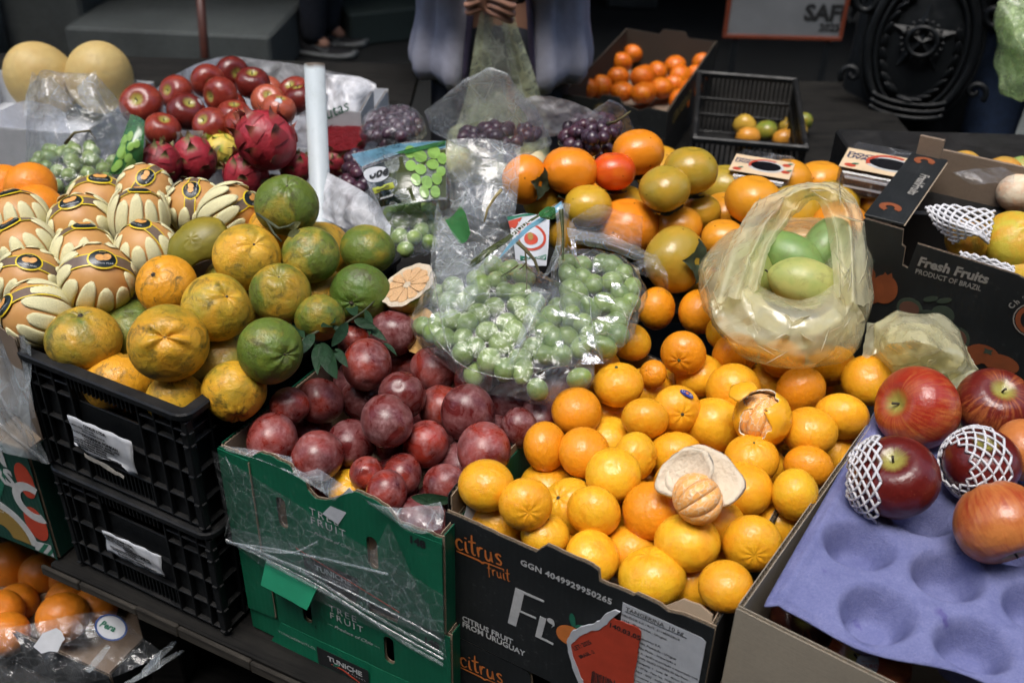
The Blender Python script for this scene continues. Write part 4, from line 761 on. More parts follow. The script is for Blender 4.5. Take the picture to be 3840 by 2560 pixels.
FILL = {
 'tangerine': [(0.2976, 0.9675, 0.8679, 0.032), (0.1858, 0.8483, 0.8676, 0.032), (0.2292, 0.878, 0.8325, 0.032), (0.2881, 0.9202, 0.8311, 0.032), (0.1401, 0.8538, 0.8298, 0.032), (0.3192, 1.0022, 0.8263, 0.032), (0.2477, 1.0083, 0.82, 0.032), (0.1567, 0.921, 0.8125, 0.032), (0.0606, 0.7937, 0.8071, 0.032), (0.2277, 0.9293, 0.8045, 0.032)],
 'plum': [(-0.0745, 1.1118, 0.8577, 0.0301), (-0.017, 1.0926, 0.8569, 0.0301), (-0.1332, 0.9583, 0.8322, 0.0301), (-0.0164, 0.966, 0.8321, 0.0301), (-0.0512, 0.9214, 0.8266, 0.0301), (0.024, 1.0732, 0.8248, 0.0301), (-0.1979, 1.0839, 0.8246, 0.0301), (-0.1353, 1.1564, 0.8243, 0.0301), (-0.0904, 0.832, 0.8202, 0.0301), (-0.0772, 1.0319, 0.8095, 0.0301), (-0.1316, 0.9085, 0.8068, 0.0301), (-0.0856, 0.9702, 0.8066, 0.0301), (-0.2505, 0.9455, 0.8041, 0.0301), (-0.0472, 1.1074, 0.8038, 0.0301), (-0.0774, 0.8821, 0.7994, 0.0301), (-0.1352, 1.0306, 0.7981, 0.0301), (0.0164, 1.0131, 0.7947, 0.0301)],
 'ponkan': [(-0.3658, 1.1824, 0.9098, 0.0436), (-0.3596, 1.0997, 0.9097, 0.0436), (-0.2692, 1.2751, 0.9085, 0.0436), (-0.4106, 1.2488, 0.8979, 0.0436), (-0.2987, 1.1154, 0.8604, 0.0436), (-0.2381, 1.2335, 0.8471, 0.0436), (-0.3943, 1.012, 0.8373, 0.0436)],
 'persimmon': [(0.1415, 1.6102, 0.9, 0.0427), (0.4895, 1.4143, 0.9, 0.0427), (0.4255, 1.4607, 0.8999, 0.0427), (0.2373, 1.6072, 0.8999, 0.0427), (0.4196, 1.3473, 0.8999, 0.0427), (0.4956, 1.4953, 0.8986, 0.0427), (0.2353, 1.511, 0.8982, 0.0427), (0.1061, 1.523, 0.878, 0.0427), (0.3617, 1.3942, 0.8752, 0.0427), (0.0933, 1.4479, 0.8647, 0.0427), (0.2166, 1.4358, 0.8492, 0.0427), (0.4381, 1.4058, 0.8431, 0.0427), (0.2799, 1.3904, 0.8405, 0.0427), (0.4604, 1.3305, 0.8359, 0.0427), (0.3802, 1.4617, 0.8331, 0.0427), (0.1663, 1.5143, 0.8301, 0.0427)],
}
# ------------------------------------------------------------------ fruit meshes (unit radius, stem towards +z)
def lump(seed, amp, n=5, lo=1.5, hi=4):
    r = np.random.RandomState(seed); D_ = r.normal(size=(n, 3)); D_ /= np.linalg.norm(D_, axis=1)[:, None]; K = r.uniform(lo, hi, n); Ph = r.uniform(0, 6.28, n)
    return lambda p: amp*sum(np.sin(K[i]*(p @ D_[i])+Ph[i]) for i in range(n))/n
def fruit_me(name, fn, nu=36, nv=25, seed=0, amp=.02):
    L = lump(seed, amp); V = []
    th = np.linspace(0, math.pi, nv); ph = np.linspace(0, 2*math.pi, nu, endpoint=False)
    T, P = np.meshgrid(th, ph)                       # nu x nv
    x, y, z = fn(T, P); p = np.stack([x, y, z], -1); n_ = p/np.maximum(np.linalg.norm(p, axis=-1, keepdims=True), 1e-6)
    p = p*(1+L(n_.reshape(-1, 3)).reshape(T.shape)[..., None])
    p[:, 0] = p[:, 0].mean(0); p[:, -1] = p[:, -1].mean(0)
    top, bot = p[0, 0].copy(), p[0, -1].copy()
    inner = p[:, 1:-1].reshape(-1, 3); m = nv-2
    V = list(inner)+[top, bot]; Fc = []
    for i in range(nu):
        j = (i+1) % nu
        for k in range(m-1): Fc.append((i*m+k, i*m+k+1, j*m+k+1, j*m+k))
        Fc.append((nu*m, i*m, j*m)); Fc.append((nu*m+1, j*m+m-1, i*m+m-1))
    me = mesh(name, V, Fc, True); me['top'] = float(top[2]); return me
g_ = lambda T, c, w: np.exp(-((T-c)/w)**2)
def f_tang(T, P, ob=.86, dim=.07, ribs=.02, nr=9):
    r = 1-dim*g_(T, 0, .22)-.04*g_(T, math.pi, .25)+ribs*np.cos(nr*P)*g_(T, .3, .25)
    return r*np.sin(T)*np.cos(P), r*np.sin(T)*np.sin(P), ob*r*np.cos(T)
def f_ponkan(T, P, ob=.88, neck=.05, fur=.05, nr=8):
    r = 1+neck*g_(T, .35, .28)-.10*g_(T, 0, .17)-.05*g_(T, math.pi, .2)+fur*np.cos(nr*P+1.1*np.sin(2*P+.7)+.6*np.sin(3*P))*(.55+.45*np.sin(2*P+1.))*g_(T, .32, .30)
    return r*np.sin(T)*np.cos(P), r*np.sin(T)*np.sin(P), ob*r*np.cos(T)
def f_plum(T, P):
    r = 1-.07*g_(T, 0, .2)-.03*g_(T, math.pi, .2)-.030*np.exp(-(np.angle(np.exp(1j*P))/.14)**2)*np.sin(T)
    return r*np.sin(T)*np.cos(P)*.97, r*np.sin(T)*np.sin(P), 1.10*r*np.cos(T)
def f_apple(T, P, lobes=.02):
    r = 1-.30*g_(T, 0, .34)-.14*g_(T, math.pi, .3)+lobes*np.cos(5*P)*g_(T, math.pi, 1.0)
    k = 1+.08*np.cos(T)
    return r*np.sin(T)*np.cos(P)*k, r*np.sin(T)*np.sin(P)*k, .93*r*np.cos(T)+.02
def f_pers(T, P, ob=.86):
    r = 1+.022*np.cos(4*P)*np.sin(T)**2-.10*g_(T, 0, .25)-.05*g_(T, math.pi, .16)
    return r*np.sin(T)*np.cos(P), r*np.sin(T)*np.sin(P), ob*np.sign(np.cos(T))*np.abs(np.cos(T))**.92*r
def f_round(T, P, ob=.95):
    r = 1-.06*g_(T, 0, .2)-.05*g_(T, math.pi, .2)
    return r*np.sin(T)*np.cos(P), r*np.sin(T)*np.sin(P), ob*r*np.cos(T)
def f_egg(T, P, k=1.16): return np.sin(T)*np.cos(P), np.sin(T)*np.sin(P)*.99, k*np.cos(T)
# ------------------------------------------------------------------ fruit skins
def citrus_skin(name, pores=26, rough=.36, spots=.0, c2=(.75, .25, .015), blot=0.0, dark=(.03, .028, .012), green=None, pstr=.35, lowb=.5):
    m, t, b = new_mat(name); co = coords(t); base = OC(t)
    n = noise_n(t, co, 1.6, 3, .55, .4)
    c = mix(t, ramp(t, n, [(.42, (0,)*3), (.68, (.55,)*3)]), base, c2)
    if green:
        ng = noise_n(t, co, .95, 5, .55, .5); oi = t.nodes.new('ShaderNodeObjectInfo')
        sh = math_n(t, 'ADD', ng, math_n(t, 'MULTIPLY', math_n(t, 'SUBTRACT', oi.outputs['Alpha'], .5), .55))
        c = mix(t, ramp(t, sh, [(.40, (0,)*3), (.72, (.92,)*3)]), c, green)
    v = nd(t, 'ShaderNodeTexVoronoi', {'Vector': co, 'Scale': pores, 'Randomness': 1.0}).outputs['Distance']
    c = mix(t, ramp(t, v, [(.02, (.55,)*3), (.16, (0,)*3)]), c, mix(t, .45, c, (.25, .07, .0)))
    sp = nd(t, 'ShaderNodeTexVoronoi', {'Vector': co, 'Scale': 4.2, 'Randomness': 1.0}).outputs['Distance']
    if spots: c = mix(t, ramp(t, sp, [(.028, (spots,)*3), (.055, (0,)*3)]), c, (.04, .025, .01))
    if blot:
        nb = noise_n(t, co, 1.9, 8, .72, .9); c = mix(t, ramp(t, nb, [(.52, (0,)*3), (.64, (blot,)*3)]), c, dark)
    t.links.new(c, b.inputs['Base Color']); t.links.new(ramp(t, noise_n(t, co, 5, 3), [(.3, (rough-.05,)*3), (.7, (rough+.08,)*3)]), b.inputs['Roughness'])
    h = math_n(t, 'ADD', math_n(t, 'MULTIPLY', ramp(t, v, [(0, (0,)*3), (.35, (1,)*3)]), 1.0), math_n(t, 'MULTIPLY', noise_n(t, co, 5, 2), lowb))
    bump(t, b, h, pstr, .007); return m
def plum_skin():
    m, t, b = new_mat('plum_skin'); co = coords(t); base = OC(t)
    n = noise_n(t, co, 1.1, 3, .5); c = mix(t, ramp(t, n, [(.35, (0,)*3), (.7, (1,)*3)]), base, (.085, .010, .010))
    sp = nd(t, 'ShaderNodeTexVoronoi', {'Vector': co, 'Scale': 34}).outputs['Distance']; c = mix(t, ramp(t, sp, [(.04, (.35,)*3), (.12, (0,)*3)]), c, (.30, .10, .05))
    nb = noise_n(t, co, 1.2, 6, .62, .9); nb2 = noise_n(t, co, 7, 5, .7)
    bl = math_n(t, 'MULTIPLY', ramp(t, nb, [(.41, (0,)*3), (.66, (1,)*3)]), ramp(t, nb2, [(.36, (.15,)*3), (.64, (1,)*3)]))
    c = mix(t, math_n(t, 'MULTIPLY', bl, .48), c, (.50, .30, .30)); t.links.new(c, b.inputs['Base Color'])
    t.links.new(ramp(t, bl, [(0, (.26,)*3), (1, (.62,)*3)]), b.inputs['Roughness']); bump(t, b, nb2, .06, .01); return m
def apple_skin(name, streak, spec=.28, dots=.5):
    m, t, b = new_mat(name); co = coords(t, False); base = OC(t); oi = t.nodes.new('ShaderNodeObjectInfo')
    tc = t.nodes.new('ShaderNodeTexCoord'); sp = nd(t, 'ShaderNodeSeparateXYZ'); t.links.new(tc.outputs['Object'], sp.inputs[0])
    ang = math_n(t, 'ARCTAN2', sp.outputs[1], sp.outputs[0]); cc = nd(t, 'ShaderNodeCombineXYZ')
    cx_ = math_n(t, 'COSINE', ang); sx_ = math_n(t, 'SINE', ang)
    t.links.new(cx_, cc.inputs[0]); t.links.new(sx_, cc.inputs[1]); t.links.new(math_n(t, 'ADD', math_n(t, 'MULTIPLY', sp.outputs[2], .22), math_n(t, 'MULTIPLY', oi.outputs['Random'], 30)), cc.inputs[2])
    st_ = noise_n(t, cc.outputs[0], 9, 5, .7, .3); bl = noise_n(t, co, .9, 2, .5)
    f = math_n(t, 'ADD', math_n(t, 'MULTIPLY', st_, .75), math_n(t, 'MULTIPLY', bl, .55))
    f = math_n(t, 'ADD', f, math_n(t, 'MULTIPLY', math_n(t, 'SUBTRACT', oi.outputs['Alpha'], .5), .5))
    c = mix(t, ramp(t, f, [(.60, (0,)*3), (.92, (1,)*3)]), base, streak)
    # green-yellow hollow round the stem
    hol = ramp(t, math_n(t, 'ADD', math_n(t, 'SQRT', math_n(t, 'ADD', math_n(t, 'POWER', sp.outputs[0], 2.0), math_n(t, 'POWER', sp.outputs[1], 2.0))), math_n(t, 'ADD', math_n(t, 'MULTIPLY', math_n(t, 'SUBTRACT', st_, .5), .35), math_n(t, 'MULTIPLY', math_n(t, 'LESS_THAN', sp.outputs[2], 0.0), 2.0))), [(.16, (1,)*3), (.36, (0,)*3)])
    c = mix(t, hol, c, (.30, .27, .06))
    v = nd(t, 'ShaderNodeTexVoronoi', {'Vector': co, 'Scale': 12}).outputs['Distance']; c = mix(t, ramp(t, v, [(.06, (dots,)*3), (.11, (0,)*3)]), c, (.45, .25, .12))
    t.links.new(c, b.inputs['Base Color']); b.inputs['Roughness'].default_value = spec; bump(t, b, noise_n(t, co, 5, 4), .08, .02); return m
def pers_skin():
    m, t, b = new_mat('persimmon_skin'); co = coords(t); base = OC(t)
    n = noise_n(t, co, 1.2, 3, .5); c = mix(t, ramp(t, n, [(.42, (0,)*3), (.78, (.35,)*3)]), base, (.64, .26, .015))
    v = nd(t, 'ShaderNodeTexVoronoi', {'Vector': co, 'Scale': 2.3}).outputs['Distance']; nn = noise_n(t, co, 14, 3)
    c = mix(t, ramp(t, math_n(t, 'ADD', v, math_n(t, 'MULTIPLY', math_n(t, 'SUBTRACT', nn, .5), .12)), [(.055, (.95,)*3), (.085, (0,)*3)]), c, (.02, .014, .008))
    v2 = nd(t, 'ShaderNodeTexVoronoi', {'Vector': co, 'Scale': 7}).outputs['Distance']; c = mix(t, ramp(t, v2, [(.02, (.7,)*3), (.05, (0,)*3)]), c, (.05, .03, .01))
    t.links.new(c, b.inputs['Base Color']); b.inputs['Roughness'].default_value = .27; bump(t, b, noise_n(t, co, 4, 4), .06, .02); return m
SK = {'tangerine': citrus_skin('tangerine_skin', 30, .29, .5, (.74, .25, .007), pstr=.30), 'ponkan': citrus_skin('ponkan_skin', 24, .42, .35, (.62, .27, .016), .8, (.06, .058, .014), (.075, .14, .018), .4, .6), 'orange': citrus_skin('orange_skin', 34, .38, 0, (.72, .20, .008), pstr=.4),
      'plum': plum_skin(), 'apple': apple_skin('apple_skin', (.50, .17, .045)), 'red_apple': apple_skin('red_apple_skin', (.36, .07, .035), .28, .08), 'persimmon': pers_skin(), 'melon': simple('melon_skin', (.55, .33, .075), .45, 6, .18, .3, dist=.03), 'pear_skin': simple('pear_skin', (.44, .21, .065), .5, 7, .22, .15, dist=.02)}
SK['melon'] = citrus_skin('melon_skin', 42, .5, .2, (.46, .29, .09), .45, (.36, .27, .13), pstr=.5)
SK['pear'] = citrus_skin('nashi_skin', 50, .45, 0, (.45, .20, .06), pstr=.12)
KIT = {'tangerine': [fruit_me('tangerine', lambda T, P, a=a: f_tang(T, P, *a), seed=i+1, amp=.025) for i, a in enumerate([(.86, .07, .02, 9), (.83, .06, .015, 10), (.90, .05, .01, 9), (.85, .09, .025, 8), (.88, .04, .008, 9)])],
       'ponkan': [fruit_me('ponkan', lambda T, P, a=a: f_ponkan(T, P, *a), 44, 31, seed=i+11, amp=.045) for i, a in enumerate([(.88, .05, .04, 8), (.90, .08, .05, 9), (.86, .03, .03, 7), (.92, .06, .035, 8)])],
       'puckered': [fruit_me('ponkan', lambda T, P: f_ponkan(T, P, .90, .07, .085, 5), 56, 35, seed=31, amp=.04)],
       'plum': [fruit_me('plum', f_plum, seed=i+41, amp=.03) for i in range(4)], 'apple': [fruit_me('apple', f_apple, 44, 31, seed=i+51, amp=.035) for i in range(4)],
       'red_apple': [fruit_me('apple', f_apple, 30, 21, seed=i+61, amp=.03) for i in range(3)], 'persimmon': [fruit_me('persimmon', f_pers, seed=i+71, amp=.025) for i in range(4)],
       'pear': [fruit_me('pear', f_round, seed=i+81, amp=.03) for i in range(2)], 'orange': [fruit_me('orange', lambda T, P: f_round(T, P, .97), seed=91+i, amp=.015) for i in range(2)], 'melon': [fruit_me('melon', f_egg, seed=95, amp=.02)]}
# stem button: little star-shaped calyx with a stub
def button_me(r=.10, stub=.05):
    V, Fc = [(0, 0, .018)], []
    for k in range(10): a = 2*math.pi*k/10; q = r*(1 if k % 2 == 0 else .68); V.append((q*math.cos(a), q*math.sin(a), .0))
    for k in range(10): Fc.append((0, 1+k, 1+(k+1) % 10))
    b = len(V)
    for k in range(6): a = 2*math.pi*k/6; V.append((.42*r*math.cos(a), .42*r*math.sin(a), 0)); V.append((.36*r*math.cos(a), .36*r*math.sin(a), stub))
    for k in range(6): i = b+2*k; j = b+2*((k+1) % 6); Fc.append((i, j, j+1, i+1))
    Fc.append(tuple(b+2*k+1 for k in range(6))); return mesh('stem_button', V, Fc, True)
BTN = button_me(); M['button'] = simple('stem_green', (.05, .07, .025), .7, 20, .4); M['button_dry'] = simple('stem_dry', (.05, .04, .025), .8, 20, .4)
STEM = tube_me([(0, 0, -.05), (.005, .005, .08), (.03, .02, .2)], [.035, .028, .034], 6)
LEAF4 = None
def place(kind, rec, color, kit=None, skin=None, name=None, cat=None, group=None, spin=None, label=None):
    x, y, z, r, ax, ay, az, hid, lab, fl = rec
    me = (KIT[kit or kind])[RNG.randrange(len(KIT[kit or kind]))]
    o = obj(name or kind, me, skin or SK[kind], None, (x, y, z), axis_quat((ax, ay, az), RNG.uniform(0, 6.28) if spin is None else spin), r)
    o.color = color if len(color) == 4 else (*color, .5)
    tag(o, label or lab, cat or kind, group); return o
ORD = 'first second third fourth fifth sixth seventh eighth ninth tenth eleventh twelfth thirteenth fourteenth fifteenth sixteenth seventeenth eighteenth nineteenth twentieth'.split()
def _view(p): d = Vector(p[:3])-Vector((0, 0, 1.6)); k = d.dot(_f); return d.dot(CAM_R)/k, d.dot(CAM_U)/k
def RANK(g, i):
    """row (back to front) and place from the left as seen from the camera"""
    V = [_view(p) for p in FRUIT[g]]; order = sorted(range(len(V)), key=lambda k: -V[k][1]); n = max(1, math.ceil(len(V)/3)); row = order.index(i)//n
    same = sorted((k for k in order[row*n:row*n+n]), key=lambda k: V[k][0])
    return f"{['back', 'middle', 'front'][row]} row, {ORD[same.index(i)]} from the left"
def FRANK(g, i):
    V = [_view(p)[0] for p in FILL[g]]; return f"{ORD[sorted(range(len(V)), key=lambda k: V[k]).index(i)]} from the left among the hidden ones"
def jit(c, s=.08): k = 1+RNG.uniform(-s, s); return tuple(max(0, q*k*(1+RNG.uniform(-s, s)*.4)) for q in c)
# tangerines: from lemon-yellow to deep orange, as the photograph shows them
PALE, MID, DEEP = (.79, .43, .020), (.78, .375, .016), (.72, .27, .010)
for i, rec in enumerate(FRUIT['tangerine']):
    s = rec[8]; c = DEEP if any(w in s for w in ('deep orange', 'reddish', 'dark', 'shaded', 'orange tangerine against')) else PALE if any(w in s for w in ('pale', 'lemon', 'widest', 'flattened')) else MID
    o = place('tangerine', rec, jit(c), cat='tangerine', group='tangerines heaped in the black carton')
    if 's' in rec[9] or 'S' in rec[9] or rec[6] > .35 and i % 2 == 0: obj('stem_button', BTN, M['button'] if 'S' in rec[9] else M['button_dry'], o, (0, 0, KIT['tangerine'][0]['top']-.01))
    TANG = globals().setdefault('TANGS', []); TANG.append(o)
for i, (x, y, z, r) in enumerate(FILL['tangerine']):
    place('tangerine', (x, y, z, r, RNG.uniform(-1, 1), RNG.uniform(-1, 1), RNG.uniform(-1, 1), 1, '', ''), jit(MID), group='tangerines under the top layer', label=f'tangerine glimpsed under the heap, {FRANK("tangerine", i)}')
for i, rec in enumerate(FRUIT['plum']):
    s = rec[8]; c = (.34, .040, .020) if ('red' in s and 'dark' not in s) else (.11, .016, .014) if any(w in s for w in ('dark', 'purple', 'dim')) else (.26, .030, .018)
    rec = (*rec[:3], rec[3]*.96, *rec[4:]); o = place('plum', rec, jit(c, .15), group='plums heaped in the green carton')
    if 'h' in rec[9] or rec[6] > .4 and i % 3 == 0: obj('stalk_pit', mesh('stalk_pit', [(.05*math.cos(k*1.047), .05*math.sin(k*1.047), .004) for k in range(6)]+[(0, 0, -.03)], [(k, (k+1) % 6, 6) for k in range(6)]), M['button_dry'], o, (0, 0, KIT['plum'][0]['top']+.006))
for i, (x, y, z, r) in enumerate(FILL['plum']):
    place('plum', (x, y, z, r, RNG.uniform(-1, 1), RNG.uniform(-1, 1), RNG.uniform(-1, 1), 1, '', ''), jit((.12, .014, .016), .2), group='plums under the top layer', label=f'plum glimpsed under the heap, {FRANK("plum", i)}')
PK = {0: (.52, .31, .03, .50), 1: (.60, .32, .02, .42), 2: (.70, .31, .014, .05), 3: (.58, .37, .03, .46), 4: (.64, .37, .03, .40), 5: (.42, .28, .03, .60), 6: (.44, .32, .04, .74), 7: (.34, .32, .03, .98), 8: (.42, .32, .04, .84), 9: (.66, .33, .02, .12), 10: (.70, .33, .016, .05), 11: (.74, .42, .025, .12), 12: (.66, .37, .025, .42), 13: (.48, .36, .04, .74), 14: (.42, .29, .03, .6), 15: (.42, .28, .03, .68), 16: (.66, .38, .025, .2), 17: (.42, .32, .035, .82), 18: (.05, .10, .015, 1.2), 19: (.045, .08, .012, 1.2)}
for i, rec in enumerate(FRUIT['ponkan']):
    o = place('ponkan', rec, PK[i], kit='puckered' if i == 1 else None, name='green_tangerine', cat='tangerine', group='green-orange tangerines in the black crate')
    if rec[6] > .1 or i in (7, 18): obj('stem_button', BTN, M['button_dry'], o, (0, 0, KIT['ponkan'][0]['top']-.02))
for i, (x, y, z, r) in enumerate(FILL['ponkan']):
    place('ponkan', (x, y, z, r, RNG.uniform(-1, 1), RNG.uniform(-1, 1), RNG.uniform(-1, 1), 1, '', ''), (.4, .24, .02, .5), name='green_tangerine', cat='tangerine', group='tangerines low in the crate', label=f'green-orange tangerine low in the crate, {FRANK("ponkan", i)}')
for rec in FRUIT['orange']: place('orange', rec, jit((.76, .24, .010), .04), group='oranges behind the pears')
for rec in FRUIT['melon']:
    o = place('melon', rec, (.50, .37, .14), group='yellow melons')
for i, rec in enumerate(FRUIT['red_apple']):
    s = rec[8]; c = (.33, .085, .045, .75) if 'pale' in s else (.11, .013, .010, .2) if 'dark' in s else (.18, .022, .014, .45)
    o = place('red_apple', rec, c, name='red_apple', cat='apple', group='red apples in the white-lined box')
    obj('stalk', STEM, M['button_dry'], o, (0, 0, KIT['red_apple'][0]['top']))
    if 'sticker' in s: obj('sticker', mesh('sticker', [(0, 0, 1.0)]+[(.2*math.cos(k*.45), .2*math.sin(k*.45), .98) for k in range(14)], [(0, 1+k, 1+(k+1) % 14) for k in range(14)], True), M['paper'], o, rot=(rad(38), 0, rad(40)), scale=(1, 1, 1.0))
AP = {0: (.30, .024, .011, .52), 1: (.12, .012, .008, .45), 2: (.10, .009, .007, .15), 3: (.10, .009, .007, .12), 4: (.42, .11, .04, 1.05), 5: (.30, .032, .013, .82), 6: (.32, .04, .02, .6), 7: (.05, .012, .008, .4)}
APPLES = []
for i, rec in enumerate(FRUIT['apple']):
    o = place('apple', rec, AP[i], cat='apple', group='large apples in the brown carton'); APPLES.append(o)
    obj('stalk', STEM, M['button_dry'], o, (0, 0, KIT['apple'][0]['top']))
# persimmons with their four-lobed calyx
def calyx_me():
    V, Fc = [], []
    for k in range(4):
        a = math.pi/2*k; b = len(V)
        for i in range(5):
            q = i/4; w = .24*math.sin(math.pi*min(1, .25+.75*q))*(1-.55*q*q)
            rr = .08+.46*q; zz = .02+.10*math.sin(q*2.2)-.10*q*q
            for s in (-1, 0, 1): V.append((rr*math.cos(a)-s*w*math.sin(a), rr*math.sin(a)+s*w*math.cos(a), zz+(.06 if s else 0)))
        for i in range(4):
            for j in range(2): Fc.append((b+i*3+j, b+i*3+j+1, b+i*3+j+4, b+i*3+j+3))
    return mesh('calyx', V, Fc, True)
CALYX = calyx_me(); M['calyx'] = simple('calyx', (.035, .05, .025), .7, 6, .5, .4)
for i, rec in enumerate(FRUIT['persimmon']):
    s = rec[8]; c = (.62, .070, .010) if 'reddest' in s else (.36, .25, .030) if 'olive' in s else (.50, .30, .024) if 'mustard' in s else (.62, .26, .018) if ('amber' in s or 'yellow' in s) else (.70, .22, .012)
    o = place('persimmon', rec, jit(c, .05), group='persimmons piled behind the grape bag')
    cal = obj('calyx', CALYX, M['calyx'], o, (0, 0, -.80), (math.pi, 0, 0)); cal.scale = (1.25, 1.25, 1.1)
for i, (x, y, z, r) in enumerate(FILL['persimmon']):
    place('persimmon', (x, y, z, r, RNG.uniform(-.4, .4), RNG.uniform(-.6, .2), .8, 1, '', ''), jit([(.58, .30, .02), (.66, .22, .012), (.42, .26, .02)][i % 3], .06), group='persimmons low in the pile', label=f'persimmon low in the pile, {FRANK("persimmon", i)}')
for i, rec in enumerate(FRUIT['far_tangerine']):
    s = ['tangerine in the far dark box: '][0]
    order = sorted(range(20), key=lambda k: -FRUIT['far_tangerine'][k][1]).index(i)
    place('tangerine', rec, jit((.62, .13, .006), .06), name='tangerine', cat='tangerine', group='tangerines in the far gold-lettered carton', label=f'small tangerine in the far gold-lettered carton, {RANK("far_tangerine", i)}')
for i, rec in enumerate(FRUIT['far_fruit']):
    place('persimmon', rec, jit([(.40, .26, .04), (.16, .20, .03), (.5, .22, .03)][i % 3], .1), name='guava', cat='fruit', group='yellow-green fruit in the far crate', label=f'yellow-green fruit in the far black crate, {RANK("far_fruit", i)}')
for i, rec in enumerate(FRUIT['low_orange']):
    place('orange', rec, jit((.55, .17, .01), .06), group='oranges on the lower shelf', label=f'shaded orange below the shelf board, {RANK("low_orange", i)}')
# ------------------------------------------------------------------ placing helper: the point at height z on the sight line of a spot in the photograph (2352 wide)
_FP = 2391.56; CAM_O = Vector((0, 0, 1.6))
def sight(px, py): return (_f+CAM_R*((px-1176)/_FP)-CAM_U*((py-784)/_FP)).normalized()
def at(px, py, z): d = sight(px, py); return CAM_O+d*((z-1.6)/d.z)
def atd(px, py, dist): return CAM_O+sight(px, py)*dist
def basis_quat(ax, ang=0.0, ref=None):
    z = Vector(ax).normalized(); x = (ref or CAM_R); x = (x-z*x.dot(z)).normalized(); y = z.cross(x)
    q = Matrix((x, y, z)).transposed().to_quaternion(); return q @ Quaternion((0, 0, 1), ang)
# ------------------------------------------------------------------ foam-wrapped pears
def finger_me(th0=2.5, th1=.90, half=.250, thick=.024):
    """one padded foam finger hugging the fruit, rounded at its tip"""
    nu, nv = 14, 8; V, Fc = [], []
    for layer in (0, 1):
        for i in range(nu):
            q = i/(nu-1); th = th0+(th1-th0)*q; w = half*(1-.12*q)*(1 if q < .82 else math.sqrt(max(.0, 1-((q-.82)/.18)**2*.92)))
            for j in range(nv):
                s = -1+2*j/(nv-1); a = s*w; edge = (1-abs(s)**7)*(1-max(0, (q-.9)/.1)**2)
                r = 1.0+(.012 if layer == 0 else .03+thick*edge)
                V.append((r*math.sin(th)*math.cos(a), r*math.sin(th)*math.sin(a), .95*r*math.cos(th)))
    N = nu*nv; f = grid_faces(nu, nv); Fc = [tuple(reversed(x)) for x in f]+[tuple(k+N for k in x) for x in f]
    rim = [i*nv for i in range(nu)]+[(nu-1)*nv+j for j in range(1, nv)]+[i*nv+nv-1 for i in range(nu-2, -1, -1)]+[j for j in range(nv-2, 0, -1)]
    for i in range(len(rim)): a, b = rim[i], rim[(i+1) % len(rim)]; Fc.append((a, b, b+N, a+N))
    me = mesh('foam_finger', V, Fc, True); return me
FING = [finger_me(th1=.80), finger_me(th1=.92), finger_me(th1=.68)]
M['foam'] = simple('yellow_foam', (.66, .62, .36), .75, 25, .12, .3, dist=.01)
def strip_me(y0, y1, r, a0=-1.75, a1=1.75, n=28):
    V = []
    for i in range(n):
        a = a0+(a1-a0)*i/(n-1)
        for y in (y0, y1): k = math.sqrt(max(.05, r*r-y*y)); V.append((k*math.sin(a), y, .96*k*math.cos(a)))
    return mesh('band', V, [(2*i, 2*i+1, 2*i+3, 2*i+2) for i in range(n-1)], True)
BAND, EDGE_A, EDGE_B = strip_me(-.16, .16, 1.045), strip_me(.16, .195, 1.046), strip_me(-.195, -.16, 1.046)
M['band'] = simple('brown_band', (.15, .105, .075), .3, 8, .15); M['band_edge'] = simple('yellow_edge', (.70, .52, .02), .4)
def oval_me(rx, ry, z, dome=.10):
    V = [(0, 0, z)]; n = 24
    for q in (.5, 1.):
        for k in range(n): a = 2*math.pi*k/n; V.append((rx*q*math.cos(a), ry*q*math.sin(a), z-dome*q*q*(rx*rx*math.cos(a)**2+ry*ry*math.sin(a)**2)/.12))
    Fc = [(0, 1+k, 1+(k+1) % n) for k in range(n)]+[(1+k, 1+n+k, 1+n+(k+1) % n, 1+(k+1) % n) for k in range(n)]
    return mesh('oval', V, Fc, True)
OV1, OV2, OV3 = oval_me(.40, .32, 1.062), oval_me(.355, .275, 1.068), oval_me(.13, .10, 1.076, .05)
M['label_black'] = simple('label_black', (.012, .018, .018), .3); M['label_pear'] = simple('label_pear', (.62, .30, .08), .4, 8, .3)
PT1 = None
PSPIN = {0: .25, 1: 0, 2: .5, 3: .6, 4: -.5, 5: .7, 6: .35, 7: .5, 8: 1.57, 9: 1.2, 10: .55, 11: 1.1, 12: -.4, 13: .2}
